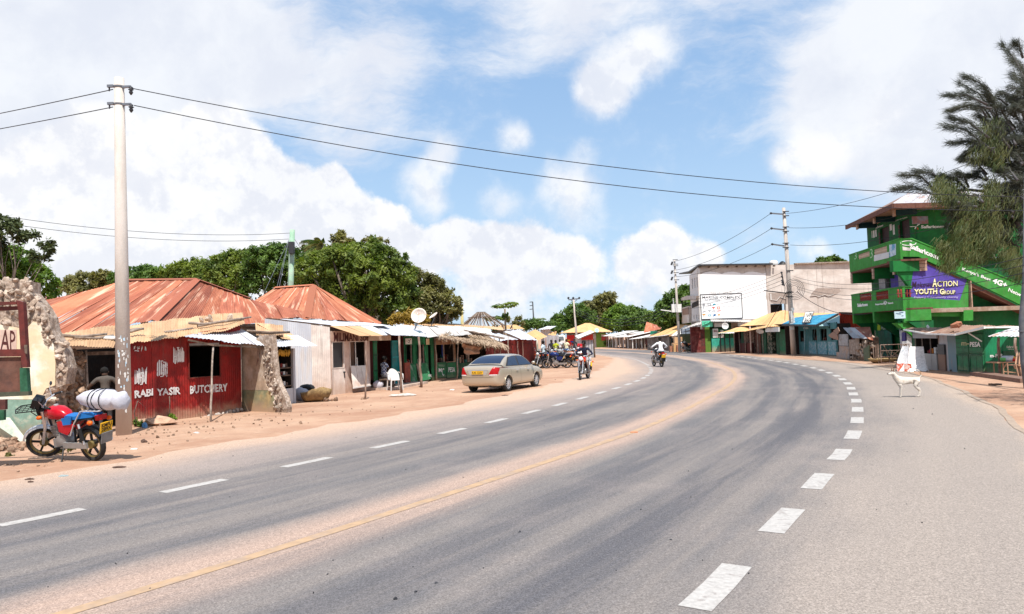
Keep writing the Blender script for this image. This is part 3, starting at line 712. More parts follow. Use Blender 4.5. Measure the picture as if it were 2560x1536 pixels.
def fruit_stall():
 P = Pl(G(*cB(1290,1225)), G(*cB(1440,1185)))
 P = Pl(G(*cC(190,1240)), G(*cC(375,1215)))
 th = thing('fruit_stall', P.W(.5,0), 'small dark fruit stall with hanging bananas under a tin awning', 'stall')
 sh = lambda a, b, o: P.rect(cC(*a), cC(*b), o)
 for x, nm in ((178,'post'), (352,'post')):
  s = P.sz(*cC(x,1200))[0]; z = P.sz(*cC(x,710))[1]; mb = MB(); P.slab(mb, s-.05, s+.05, 0, z, -.05, .05); mb.build(nm, M_GALV if x > 300 else M_WOOD, th)
 s0, s1 = P.sz(*cC(190,1000))[0], P.sz(*cC(345,1000))[0]; zt = P.sz(*cC(250,700))[1]
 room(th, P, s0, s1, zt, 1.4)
 for y in (890, 960, 1060):
  z = P.sz(*cC(260,y))[1]; mb = MB(); P.slab(mb, s0, s1, z-.03, z+.01, -.7, -.02); mb.build('shelf', M_WOODD, th)
  for k in range(5):
   s = s0+.1+(s1-s0-.2)*k/5; mb = MB(); P.slab(mb, s, s+.09, z+.012, z+.10+.05*R.random(), -.3, -.12)
   mb.build('packet', [M_WHITE, M_SHELF, M_REDF][k % 3], th)
 corr_wall(th, P, s0, s1, 0, P.sz(*cC(260,1085))[1], P.sz(*cC(260,1085))[1], M_GALV, off=.03, name='counter_sheet')
 e = lambda p, o: P.pt(*cC(*p), o)
 sheets(th, e((130,690),.5), e((570,693),1.1), e((380,590),-.6), e((100,585),-.6), M_GALV, seed=9, width=.6)
 sheets(th, e((240,620),.1), e((470,660),.3), e((300,560),-1.4), e((0,480),-1.4), M_TAN, seed=10, width=.7, name='tan_sheet')
 sheets(th, e((0,590),.0), e((250,590),.0), e((250,500),-1.6), e((-10,470),-1.6), M_TAN, seed=11, width=.7, name='tan_sheet')
 MB().tube([e((-60,575),.15)+Vector((0,0,.06)), e((130,585),.15)+Vector((0,0,.06)), e((310,577),.2)+Vector((0,0,.06))], [.05,.05,.04], 6).build('roof_pole', M_WOODD, th, smooth=True)
 bn = thing('bananas', e((265,760),-.05), 'bunch of yellow bananas hanging in the small dark fruit stall', 'bananas')
 ym = flat('banana', (.62,.36,.05), .5)
 for k in range(13):
  c = e((208+k*9, 755+R.uniform(-8,8)), -.06+R.uniform(-.05,.05)); MB().tube([c+Vector((0,0,.11)), c+Vector((.02,-.03,.03)), c+Vector((.0,0,-.09))], [.018,.03,.014], 6).build('banana', ym, bn, smooth=True)
fruit_stall()
def onpl(px, py, a, b, c, off=0):      # where the line of sight meets the plane a,b,c
 n = (b-a).cross(c-a).normalized(); d = ray(px, py); o = Vector((0,0,CAMH))
 if n.dot(d) > 0: n = -n
 return o+d*((a+n*off-o).dot(n)/d.dot(n))
def rusty_houses():
 th = thing('rusty_roof_house', D(440,800,27)*Vector((1,1,0)), 'long house with a hipped rust red iron roof behind the butchery', 'house')
 C0 = D(*cB(265,508), 24.0); ApR = D(490,699,30); ApL = D(322,701,30.5); LL = D(70,762,29.5); LE = D(*cA(60,520), 26.5); S1 = D(624,747,32.5); RE = D(*cB(1200,527), 30)
 ml = [M_RUST, M_RUST, M_RUST2]
 sheets(th, LE, C0, ApR, ApL, ml, seed=21, sag=.03, rows=3, width=1.0)
 FL = D(-160,800,27); sheets(th, FL, LE, ApL, LL+(LL-ApL)*.5, ml, seed=22, sag=.03, rows=3, width=1.0)
 sheets(th, C0, RE, S1, ApR, ml, seed=23, sag=.03, rows=3, width=1.0)
 R2 = D(*cB(1649,485), 33.5); S2 = D(*cB(1330,425), 34)
 sheets(th, RE-Vector((0,0,.02)), D(*cB(1240,482),31.5), D(*cB(1230,400),33), S1.lerp(RE,.3), ml, seed=26, width=.9)
 sheets(th, D(*cB(1180,480),31), R2, D(*cB(1649,455),34.5), S1+Vector((0,0,-.02)), ml, seed=24, sag=.05, rows=3, width=1.0)
 for a, b in ((C0, ApR), (ApR, S1), (ApL, ApR)):
  a, b = a+Vector((0,0,.03)), b+Vector((0,0,.03)); d = (b-a).normalized(); x = d.cross(Vector((0,0,1))).normalized()*.17
  MB().add([a-x-Vector((0,0,.05)), a+Vector((0,0,.03)), a+x-Vector((0,0,.05)), b-x-Vector((0,0,.05)), b+Vector((0,0,.03)), b+x-Vector((0,0,.05))], [(0,1,4,3),(1,2,5,4)]).build('ridge_cap', M_RUST, th)
 # bright strip of newer sheet across the front slope
 pj = lambda px, py: onpl(px, py, LE, C0, ApR, .05)
 MB().sheet(pj(*cA(440,245)), pj(*cP(1440,1034)), pj(*cP(1500,1008)), pj(*cA(470,228)), .12, .012).build('new_sheet', M_GALV, th, smooth=True)
 wl = MB()
 for a, b in ((LE, C0), (C0, RE)):
  a2, b2 = a.lerp(b,.03), b.lerp(a,.03); back = Vector((0,1.0,0)); q = [Vector((a2.x,a2.y+1,0)), Vector((b2.x,b2.y+1,0))]
  wl.hexa([q[0], q[1], Vector((b2.x,b2.y+1,b2.z-.1)), Vector((a2.x,a2.y+1,a2.z-.1))], [q[0]+back*.2, q[1]+back*.2, Vector((b2.x,b2.y+1.2,b2.z-.1)), Vector((a2.x,a2.y+1.2,a2.z-.1))])
 wl.build('wall', mat('old_wall', (.34,.27,.21), .9), th)
 for p, q in ((LE, C0), (C0, RE)): MB().bar(p-Vector((0,-.08,.07)), q-Vector((0,-.08,.07)), .05, .1).build('eave_beam', M_WOODD, th)
 # second hipped roof further along the street
 t2 = thing('rusty_hip_house', D(783,800,36)*Vector((1,1,0)), 'smaller house with a pyramid of bright orange rusty sheets', 'house')
 A = D(*cC(530,124), 37.5); B = D(*cC(180,148), 38.5); K = D(*cC(470,430), 33.0); Rr = D(*cC(1165,482), 36.5); Lf = D(*cC(-330,470), 37)
 sheets(t2, Lf, K, A, B, [M_RUST2, M_RUST2, M_RUST], seed=31, sag=.03, rows=3, width=1.0)
 sheets(t2, K, Rr, A.lerp(Rr,.02), A, [M_RUST2, M_RUST, M_RUST2], seed=32, sag=.04, rows=3, width=1.0)
 for a, b in ((K, A), (A, Rr), (B, A)):
  a, b = a+Vector((0,0,.03)), b+Vector((0,0,.03)); d = (b-a).normalized(); x = d.cross(Vector((0,0,1))).normalized()*.18
  MB().add([a-x-Vector((0,0,.05)), a+Vector((0,0,.03)), a+x-Vector((0,0,.05)), b-x-Vector((0,0,.05)), b+Vector((0,0,.03)), b+x-Vector((0,0,.05))], [(0,1,4,3),(1,2,5,4)]).build('ridge_cap', M_RUST2, t2)
 wl = MB()
 for a, b in ((Lf, K), (K, Rr)):
  a2, b2 = Vector((a.x,a.y+1,0)), Vector((b.x,b.y+1,0)); bk = Vector((0,.2,0))
  wl.hexa([a2, b2, b2+Vector((0,0,b.z-.1)), a2+Vector((0,0,a.z-.1))], [a2+bk, b2+bk, b2+bk+Vector((0,0,b.z-.1)), a2+bk+Vector((0,0,a.z-.1))])
 wl.build('wall', MATS['old_wall'], t2)
 # far pink roof behind the ruined wall
 t3 = thing('pink_roof_house', D(140,800,45)*Vector((1,1,0)), 'distant low house with a pink and white roof left of the tall concrete pole', 'house')
 sheets(t3, D(75,768,44), D(210,764,44), D(195,748,47), D(80,736,47), [mat('pink_roof', (.62,.27,.27), .7)], seed=35, width=1.2, pitch=.2, amp=.02)
 sheets(t3, D(75,780,43.9), D(190,772,43.9), D(205,763,44.1), D(75,768,44.1), [M_GALV], seed=36, width=1.2, pitch=.2, amp=.02, name='lower_sheet')
 mb = MB(); mb.box((D(140,800,46).x, 46.5, 1.9), (7.5, 3, 3.4)); mb.build('wall', M_CREAM, t3)
rusty_houses()
# ---------------------------------------------------------------- left side, further along
c7 = cr(1080,780,7.73)
PM = Pl(G(829,988), G(927,976)); PS = Pl(G(690,992), G(829,988)); PT = Pl(G(927,976), G(1089,948)); PK = Pl(G(1020,959), G(1138,947)); PR = Pl(G(1138,947), G(1340,921))
def milimani():
 P = PM; th = thing('provision_shop', P.W(1,0), 'whitewashed corrugated shop with dark brown lettering over two windows', 'shop')
 # side wall: bare zinc sheets, then painted ones
 zt = lambda px, py: PS.sz(px, py)[1]
 sA, sM, sB = PS.sz(664,900)[0], PS.sz(780,900)[0], PS.L
 corr_wall(th, PS, sA, sM, 0, zt(664,797), zt(780,811), M_GALV, name='side_sheet')
 corr_wall(th, PS, sM, sB, 0, zt(781,812), zt(828,818), M_CREAMS, name='side_sheet', off=.012)
 # front
 w1 = P.rect(cC(706,655), cC(812,884)); w2 = P.rect(cC(868,652), cC(1018,866)); zs = P.sz(*cC(760,540))[1]; zb = P.sz(*cC(860,545))[1]
 mb = MB(); P.wall(mb, 0.02, P.L, 0, 2.45, .06, holes=[(w1[0],w1[1],w1[2],w1[3]), w2]); mb.build('front_wall', M_PINK, th)
 corr_wall(th, P, .03, w1[1]+.03, 0, w1[2]-.04, w1[2]-.04, M_CREAMS, off=.02, name='door_sheet')
 for r, nm in ((w1,'window_frame'), (w2,'window_frame')):
  f = frame(th, P, r, .03, M_CREAMS, .002, .03, nm)
 mb = MB(); P.slab(mb, w1[0], w1[1], w1[2], w1[3], -.05, -.04); mb.build('pane', glass('dark_glass', (.01,.01,.012), .5), th)
 s = (w2[0]+w2[1])/2-.12; mb = MB(); P.slab(mb, w2[0], s, w2[2], w2[3], -.35, -.33); mb.build('shelf_panel', M_SHELF, th)
 mb = MB(); P.slab(mb, s-.02, s+.015, w2[2], w2[3], -.03, .0); P.slab(mb, s, s+.09, w2[2]+.3, w2[2]+.33, -.03, .0); P.slab(mb, s+.07, s+.10, w2[2], w2[2]+.33, -.03, .0); mb.build('mullion', M_WHITE, th)
 corr_wall(th, P, w2[0], w2[1], w2[2], w2[3], w2[3], M_BROWNS, off=-.6, name='back_sheet')
 room(th, P, .1, P.L-.05, 2.4, 1.5)
 mb = MB(); z0, z1 = P.sz(*cC(760,645))[1], P.sz(*cC(760,560))[1]; sr = P.sz(*cC(1048,620), .08)[0]
 P.slab(mb, .02, sr, z0, 2.45, .0, .05); bd = mb.build('sign_board', mat('sign_brown', (.40,.25,.19), .85, col2=(.48,.33,.25), ns=2), th)
 text(th, P, 'MILIMANI SUP', [cC(712,650),cC(1042,640),cC(1040,580),cC(712,562)], M_BRTXT, off=.056, bold=.02, jit=.004)
 # hanging shutter of three boards
 q = [P.pt(*cC(*p), o) for p, o in (((878,872),.06), ((1018,868),.06), ((1062,1052),.38), ((902,1078),.38))]
 for k in range(3):
  a, b = k/3+.012, (k+1)/3-.012; t0, t1, b1, b0 = q[0].lerp(q[1],a), q[0].lerp(q[1],b), q[3].lerp(q[2],b), q[3].lerp(q[2],a); n_ = (t1-t0).cross(b0-t0).normalized()*.03
  MB().hexa([t0,t1,b1,b0], [t0+n_,t1+n_,b1+n_,b0+n_]).build('shutter_board', M_CREAMS, th)
 MB().bar(q[3], q[2], .05).build('shutter_rail', M_WHITE, th)
 mb = MB(); P.slab(mb, w1[1]-.06, w1[1]+.04, .80, .86, .03, .06); P.slab(mb, w1[1]-.01, w1[1]+.01, .6, .86, .03, .05); mb.build('door_bolt', M_DSTEEL, th)
 # roofs: long grey sheet roof and the tan and white awning below it
 e = lambda p, o: P.pt(*cC(*p), o)
 r0, r1 = D(*cC(95,430), 31), D(*cC(560,498), 29.6)
 sheets(th, D(*cC(600,500), 28.6), D(*cC(1255,503), 32), D(*cC(1050,476), 35.5), D(*cC(118,425), 32.5), M_GALV, seed=41, sag=.01, width=.9)
 mb = MB(); mb.bar(D(*cC(90,436), 31), D(*cC(690,505), 28.5), .05, .1); mb.bar(D(*cC(690,505), 28.5), D(*cC(1010,600), 29.4), .05, .06); mb.build('roof_beam', M_WOODD, th)
 sheets(th, e((955,596),.95), e((1262,592),.95), e((1075,506),.0), e((680,502),.02), [M_TAN, M_TAN, M_GALV, M_GALV], seed=42, sag=.01, width=.62)
 ap = G(*cC(1015,1183)); post(th, ap, D(*cC(1022,640), ap.y), .035, M_POLEW, 'awning_post', .025)
 rocks(th, [(ap+Vector((R.uniform(-.2,.2), R.uniform(-.1,.1), .02)), .07) for _ in range(5)], M_STONED)
 sg = thing('sign_plank', P.W(P.L+.2,0), 'long wooden sign plank with brown lettering beside the whitewashed shop', 'sign')
 q = PT; mb = MB(); r = q.rect(cC(1052,640), cC(1252,588), .3); q.slab(mb, *r, .26, .30); mb.build('board', mat('sign_plank', (.52,.38,.28), .85, ns=3), sg)
 a = q.sz(*cC(1060,630),.3); b = q.sz(*cC(1140,628),.3); c = q.sz(*cC(1138,592),.3); d = q.sz(*cC(1060,594),.3)
 text(sg, q, 'ERMARK', [a,b,c,d], M_BLKTXT, off=.302, bold=.03)
 a = q.sz(*cC(1150,606),.3); b = q.sz(*cC(1212,604),.3); text(sg, q, 'MOKOWE', [a,b,(b[0],b[1]+.09),(a[0],a[1]+.09)], M_BLKTXT, off=.302)
 a = q.sz(*cC(1150,628),.3); b = q.sz(*cC(1205,626),.3); text(sg, q, 'CITY', [a,b,(b[0],b[1]+.09),(a[0],a[1]+.09)], M_BLKTXT, off=.302)
 for s_ in (r[0]+.1, r[1]-.1): MB().bar(q.W(s_, r[3]-.02, .28), q.W(s_, r[3]+.3, .1), .03).build('hanger', M_WOODD, sg)
milimani()
def sacks_and_basket():
 g = G(*cC(420,1195)); t = thing('charcoal_sacks', g, 'slumped grey and black sacks beside the bare zinc side wall', 'sacks')
 MB().ico(g+Vector((0,.1,.22)), .30, 3, .05, 1, (1,.8,.85)).build('sack', M_SACK, t, smooth=True)
 MB().ico(g+Vector((.15,.2,.42)), .24, 3, .10, 2, (1.1,.8,.6)).build('black_bag', M_BLACK, t, smooth=True)
 g = G(*cC(545,1205)); t = thing('old_basket', g, 'large crushed straw basket lying in front of the painted side wall', 'basket')
 mb = MB(); n = 20; prof = []
 for (r, h) in ((.20,0),(.36,.10),(.44,.26),(.47,.40),(.44,.41),(.41,.27),(.33,.12),(.18,.03)): prof.append((r, h))
 mb.lathe(g+Vector((0,.1,.0)), prof, n); v = []
 for x, y, z in mb.v: v.append((g.x+(x-g.x)*1.15+(z)*.1, y, (z+.05*math.sin(x*9))*(1+.35*(x-g.x))))
 mb.v = v; mb.build('basket_body', mat('straw', (.30,.20,.09), .9, col2=(.20,.13,.06), ns=9), t, smooth=True)
 rocks(t, [(g+Vector((R.uniform(.2,.75), R.uniform(-.15,.15), .05)), R.uniform(.06,.12)) for _ in range(12)], M_STONED)
sacks_and_basket()
def turquoise_shop():
 P = PT; th = thing('barber_shop', P.W(1.6,0), 'open shop with a dark green door leaf and a turquoise door leaf', 'shop')
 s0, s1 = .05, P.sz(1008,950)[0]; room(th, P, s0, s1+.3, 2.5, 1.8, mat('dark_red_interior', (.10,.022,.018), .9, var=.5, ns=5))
 corr_wall(th, P, s0+.4, s1-.5, .3, 2.0, 2.0, rustmat('maroon_sheet', (.12,.02,.018), (.09,.016,.015), (.16,.05,.04)), off=-1.0, name='inner_sheet')
 d = P.rect(cL(765,375), cL(850,1280)); q = P.W(d[0],0,.35)
 mb = MB(); P.slab(mb, d[0]+.02, d[1], .05, d[3], .05, .09); dl = mb.build('door_leaf', M_GREEN, th)
 mb = MB()
 for z in (.1,.75,1.4,d[3]-.1): P.slab(mb, d[0]+.01, d[1]+.01, z, z+.07, .091, .11)
 mb.build('door_rail', M_DKGREEN, dl)
 r = P.rect(cL(1105,365), cL(1235,1020)); mb = MB(); P.slab(mb, r[0], r[1], .05, r[3], .0, .05); tl = mb.build('door_leaf', M_TURQ, th)
 mb = MB()
 for z in (.1, .55, 1.25, r[3]-.08): P.slab(mb, r[0]-.01, r[1]+.01, z, z+.06, .051, .08)
 P.slab(mb, r[1]-.05, r[1]+.01, .05, r[3], .051, .085); mb.build('door_rail', flat('turq2', (.01,.26,.27), .5), tl)
 text(th, P, '072152271', [P.sz(*cL(1155,845)), P.sz(*cL(1155,520)), P.sz(*cL(1128,515)), P.sz(*cL(1130,845))], M_WTXT, off=.055)
 P.slab(mb := MB(), s0-.2, s1+.4, .0, .10, .0, 1.05); mb.build('cement_step', mat('step', (.50,.38,.30), .95, col2=(.58,.46,.38), ns=2), th)
 # roof continues
 e = lambda p, o: P.pt(*cL(*p), o)
 sheets(th, e((1110,268),1.2), e((1760,300),1.3), e((1400,140),-.4), e((760,90),-.6), M_GALV, seed=51, width=.7, sag=.01)
 for p, tp in (((1300,1290),(1258,280)), ((1345,1075),(1308,300))):
  g = G(*cL(*p)); post(th, g, D(*cL(*tp), g.y), .05, M_POLEW, 'roof_post', .03)
 mb = MB(); P.slab(mb, P.sz(*cL(1245,900))[0], P.sz(*cL(1340,900))[0], .1, 1.0, .25, .32); mb.build('rusty_panel', mat('rust_panel', (.28,.06,.035), .8, col2=(.20,.05,.035)), th)
turquoise_shop()
def green_kiosk():
 P = PK; th = thing('green_kiosk', P.W(.6,0), 'green kiosk with propped down shutters and a small poster on its fascia', 'kiosk')
 c = cL; s0, s1 = P.sz(*c(1355,900))[0], P.sz(*c(1880,900))[0]; zt = P.sz(*c(1500,300))[1]; zf = P.sz(*c(1500,440))[1]
 w1 = P.rect(c(1370,445), c(1500,770)); w2 = P.rect(c(1560,440), c(1715,760)); dr = P.rect(c(1765,445), c(1835,1055))
 mb = MB(); P.wall(mb, s0, s1, 0, zt+.05, .05, holes=[w1, w2, (dr[0], dr[1], 0, dr[3])]); mb.build('front_wall', M_GREEN, th)
 room(th, P, s0, s1, zt, 1.6)
 for r in (w1, w2):
  frame(th, P, r, .03, M_GREEN, .01, .04)
  mb = MB(); P.slab(mb, r[0], r[1], r[2]-.03, r[2]+.01, -.4, .02); P.slab(mb, r[1]-.06, r[1]-.02, r[2], r[3], -.1, -.03); mb.build('counter', M_WOOD, th)
  for k in range(6):
   s = r[0]+(r[1]-r[0])*(k+.3)/6; mb = MB(); P.slab(mb, s, s+.07, r[2]+.012, r[2]+.1+.12*R.random(), -.35, -.2); mb.build('packet', [M_SHELF, M_REDF, M_WOOD][k % 3], th)
 def leaf(pp, m, o=(.05,.05,.35,.35)):
  q = [P.pt(*c(*p), k) for p, k in zip(pp, o)]; n_ = (q[1]-q[0]).cross(q[3]-q[0]).normalized()*.03
  return MB().hexa(q, [v+n_ for v in q]).build('shutter', m, th)
 leaf([(1385,790),(1555,790),(1580,1095),(1425,1118)], M_GREENW); leaf([(1585,775),(1760,770),(1815,1045),(1650,1080)], M_GREENW)
 leaf([(1560,775),(1590,775),(1655,1085),(1630,1090)], M_WOOD)
 mb = MB(); 
 text(th, P, 'ON', [c(1690,1020),c(1740,1015),c(1735,960),c(1685,965)], M_WTXT, off=.30)
 r = P.rect(c(1360,440), c(1470,328)); mb = MB(); P.slab(mb, *r, .03, .036); pt_ = mb.build('poster', M_WHITEW, th)
 mb = MB()
 for k in range(14):
  a, b = R.uniform(r[0]+.03, r[1]-.12), R.uniform(r[2]+.05, r[3]-.05); P.slab(mb, a, a+R.uniform(.03,.1), b, b+.02, .037, .039)
 mb.build('poster_print', M_BLKTXT, pt_)
 mb = MB(); P.slab(mb, *P.rect(c(1725,440), c(1780,330)), .03, .036); mb.build('poster', M_CREAM, th)
 e = lambda p, o: P.pt(*p, o)
 sheets(th, e(c(1300,290),.85), e(c(1760,300),.85), e(cD(300,400),-1.6), e(cD(60,385),-1.6), M_GALV, seed=61, width=.7, sag=.02)
 g = G(*c(1650,1195)); post(th, g, D(*c(1600,300), g.y), .06, M_POLEW, 'roof_post', .03)
 g = G(*c(1690,1080)); 
 sg = MB(); a = D(*cD(300,520), 34.9); sg.bar(a-Vector((.0,0,.0)), D(*cD(375,520), 34.9), .05, .32); sg = sg.build('small_sign', mat('teal_sign', (.03,.13,.13), .8), th)
 fl = MB(); a = D(*cD(165,515), 34.5); fl.bar(a, D(*cD(232,498), 34.5), .04, .20); fl.build('red_plate', flat('red_plate', (.55,.02,.02)), th)
 # mpesa kiosk
 t2 = thing('money_kiosk', P.W(2.4,0), 'green kiosk with white painted lettering on its two lower panels', 'kiosk')
 d = cD; s0, s1 = P.sz(*d(575,900))[0], P.sz(*d(845,900))[0]; zt = P.sz(*d(700,560))[1]
 w1 = P.rect(d(585,650), d(835,865)); mb = MB(); P.wall(mb, s0, s1, 0, zt, .05, holes=[w1]); mb.build('front_wall', mat('beige_board', (.42,.27,.18), .85, col2=(.36,.22,.15)), t2)
 room(t2, P, s0, s1, zt, 1.6)
 for a, b in ((583,708), (714,838)):
  r = P.rect(d(a,1095), d(b,876)); mb = MB(); P.slab(mb, r[0], r[1], r[2], r[3], .01, .05); pn = mb.build('lower_panel', M_GREEN, t2); frame(t2, P, r, -.03, M_DKGREEN, .051, .06, 'panel_frame')
 text(t2, P, 'M', [d(606,1010),d(645,1010),d(645,960),d(606,960)], M_WTXT, off=.062, bold=.02); text(t2, P, 'C', [d(650,1060),d(678,1060),d(678,960),d(650,960)], M_WTXT, off=.062)
 text(t2, P, 'WAKALA', [d(605,940),d(682,938),d(682,908),d(605,908)], flat('faded_lettering', (.30,.45,.32)), off=.062); text(t2, P, 'PESA', [d(735,1012),d(822,1010),d(822,945),d(735,948)], M_WTXT, off=.062, bold=.01)
 mb = MB()
 for x in (690, 822): s = P.sz(*d(x,800))[0]; P.slab(mb, s-.03, s+.03, w1[2], w1[3], -.04, .0)
 mb.build('window_post', M_WOOD, t2)
 for k in range(9):
  s = w1[0]+(w1[1]-w1[0])*(k+.2)/9; mb = MB(); P.slab(mb, s, s+.10, w1[2]+.01, w1[2]+.12+.25*R.random(), -.6, -.4); mb.build('packet', [M_SHELF, M_WOOD, M_TURQ, M_REDF][k % 4], t2)
 mb = MB(); P.slab(mb, *P.rect(d(715,640), d(745,800)), -.3, -.28); mb.build('hanging_cloth', flat('blue_cloth', (.02,.05,.25)), t2)
 sheets(t2, e(d(470,550),.8), e(d(1050,515),.9), e(d(940,440),-2.2), e(d(300,400),-2.2), M_GREYS, seed=62, width=.9, sag=.03)
 post(t2, P.W(s0-.03,0,.06), P.W(s0-.02,zt,.06), .045, M_WOOD); g = G(*d(860,1110)); post(t2, g, D(*d(880,560), g.y), .04, M_WOOD)
green_kiosk()
def satellite_dish(name, c, r, ax, label, mt=None, mast=None, grp=None):
 th = thing(name, mast or c, label, 'satellite dish', grp)
 ax = Vector(ax).normalized(); prof = [(r*k/8, .18*r*(k/8)**2*2) for k in range(1, 9)]
 MB().lathe(c, prof+[(r*.98, .36*r-.02), (.001, -.03)], 28, ax).build('dish', mt or M_DISH, th, smooth=True)
 f = c+ax*r*.95; arm = MB(); arm.tube([c-Vector((0,0,r*.85))+ax*.3*r, f], r*.03, 5); arm.build('feed_arm', M_STEEL, th)
 MB().box(f, (r*.16,)*3).build('receiver', M_WHITEW, th)
 if mast is not None: MB().tube([mast, c-ax*.05], r*.05+.01, 6).build('mast', M_STEEL, th)
 return th
dc = D(*cD(362,272), 35.5)
satellite_dish('satellite_dish', dc, 1.06*35.5*.01, (-.1,-1,.35), 'large round beige satellite dish with rust stains above the green kiosk', mast=D(*cD(300,450), 35.5))
dc2 = D(*cD(558,275), 41)
satellite_dish('satellite_dish', dc2, .27, (-.55,-.3,.85), 'small tilted satellite dish right of the large rusty one', mast=dc2-Vector((.35,0,.9)))
dc3 = D(*cD(1590,415), 56); satellite_dish('satellite_dish', dc3, .22, (-.9,-.1,.45), 'dark curved satellite dish on the roofs behind the thatched awning', M_DSTEEL, mast=dc3-Vector((-.1,0,.8)))
def thatch_and_reds():
 P = PR; d = cD; e = lambda p, o: P.pt(*d(*p), o)
 th = thing('thatched_stall', P.W(1.2,0), 'open stall under a ragged palm thatch awning with a hanging brown tarpaulin', 'stall')
 tp = []
 # thatch: thousands of dry leaf strips on a sloping frame
 A, B, C, E_ = e((620,560),1.0), e((1530,690),1.5), e((1260,560),-.2), e((720,520),-.3)
 rr = random.Random(4); vs = []; fs = []
 for k in range(3600):
  u, v = rr.random(), rr.random()**.8; p = (A.lerp(B,u)).lerp(E_.lerp(C,u), v); dn = (A.lerp(B,u)-E_.lerp(C,u)).normalized()
  q = (dn+Vector((rr.gauss(0,.45), rr.gauss(0,.3), rr.gauss(-.12,.25)))).normalized(); L = rr.uniform(.25,.6); w_ = q.cross(Vector((0,0,1))).normalized()*rr.uniform(.015,.035); p = p+Vector((0,0,rr.uniform(0,.14)))
  n = len(vs); vs += [p-w_, p+w_, p+q*L+Vector((0,0,-.05))]; fs.append((n,n+1,n+2))
 MB().add(vs, fs).build('thatch', M_THATCH, th, tags=(None,None,None,'stuff'))
 MB().hexa([A,B,C,E_], [v-Vector((0,0,.03)) for v in (A,B,C,E_)]).build('thatch_backing', M_POLEW, th)
 mb = MB(); N = 14
 tq = [e((880,600),.9), e((1170,590),.9), e((1165,765),1.0), e((1000,785),1.0)]
 gv = []
 for j in range(N+1):
  for i in range(N+1):
   u, v = i/N, j/N; p = tq[0].lerp(tq[1],u).lerp(tq[3].lerp(tq[2],u), v); gv.append(p+P.n*(.07*math.sin(u*11+v*6)+.05*math.sin(v*13-u*5))+Vector((0,0,-.10*math.sin(u*math.pi)*(1-v))))
 MB().add(gv, [(j*(N+1)+i, j*(N+1)+i+1, (j+1)*(N+1)+i+1, (j+1)*(N+1)+i) for j in range(N) for i in range(N)]).build('tarpaulin', M_TARP, th, smooth=True)
 mb = MB(); r = P.rect(d(585,640), d(875,560), .3); P.slab(mb, *PK.rect(d(585,640), d(870,562)), .30, .33) if False else PK.slab(mb, *PK.rect(d(585,640), d(870,562)), .3, .33); mb.build('tarp_strip', M_TARP, th)
 for p, t_ in (((1170,960),(1185,640)), ((1240,940),(1250,640)), ((1360,925),(1380,660))):
  g = P.W(P.sz(*d(*p))[0], 0, .9); post(th, g, P.W(P.sz(*d(*p))[0], 2.05, .9), .04, M_WOOD)
 for a, b in (((960,485),(1480,600)), ((1040,500),(1500,590)), ((1070,500),(1310,560))): MB().tube([e(a,.5)+Vector((0,0,.12)), e(b,1.0)+Vector((0,0,.12))], .035, 6).build('roof_pole', M_WOOD, th)
 room(th, P, .05, P.sz(*d(1260,800))[0], 2.1, 2.0)
 mb = MB(); P.slab(mb, .1, P.sz(*d(1230,800))[0], .0, .75, -.3, -.1); mb.build('counter', M_DKGREEN, th)
 for k in range(7):
  s = .2+k*.3; mb = MB(); P.slab(mb, s, s+.14, .76, .9+.3*R.random(), -.28, -.14); mb.build('goods', [M_SHELF, M_TURQ, M_WOOD][k % 3], th)
 # red kiosks
 t2 = thing('red_kiosk', P.W(P.L*.8,0), 'dark red kiosk with a white tin roof behind the parked silver car', 'kiosk')
 s0, sm, s1 = P.sz(*d(1250,800))[0], P.sz(*d(1640,800))[0], P.sz(*d(1915,900))[0]; zt = P.sz(*d(1650,600))[1]
 mr = mat('kiosk_red', (.19,.018,.014), .75, col2=(.13,.016,.014), ns=3, var=.25)
 mb = MB(); P.slab(mb, s0, sm, 0, zt+.2, -.05, 0); mb.build('front_wall', mr, t2); mb = MB(); P.slab(mb, sm+.02, s1, 0, zt+.15, -.05, .03); mb.build('front_wall', mr, t2)
 for a, b, c_ in ((1510,1600,0), (1730,1880,.035)):
  r = P.rect(d(a,880), d(b,640)); frame(t2, P, r, .035, M_REDF, c_, c_+.03, 'door_frame'); mb = MB(); P.slab(mb, r[0]+.02, r[1]-.02, 0, r[3], c_, c_+.015); mb.build('door', M_REDF, t2)
 for x in (1640, 1705, 1900): s = P.sz(*d(x,800))[0]; post(t2, P.W(s,0,.16), P.W(s,zt,.16), .045, M_PINK)
 sheets(t2, e((1400,600),.7), e((1670,578),.7), e((1430,500),-1.0), e((1230,505),-1.0), M_GALV, seed=71, width=.9, sag=.03)
 sheets(t2, e((1690,572),.6), e((1925,590),.7), e((1690,450),-1.8), e((1470,480),-1.6), M_GALV, seed=72, width=.8, sag=.03)
 mb = MB(); P.slab(mb, s1+.02, s1+.32, 0, zt, -.1, .02); mb.build('green_post', flat('mint_paint', (.03,.36,.24), .6), t2)
 mb = MB(); P.slab(mb, s0, s1, zt, zt+.06, -2.4, -2.3); P.slab(mb, s0, s1, 0, zt, -2.4, -2.3); mb.build('back_wall', mr, t2)
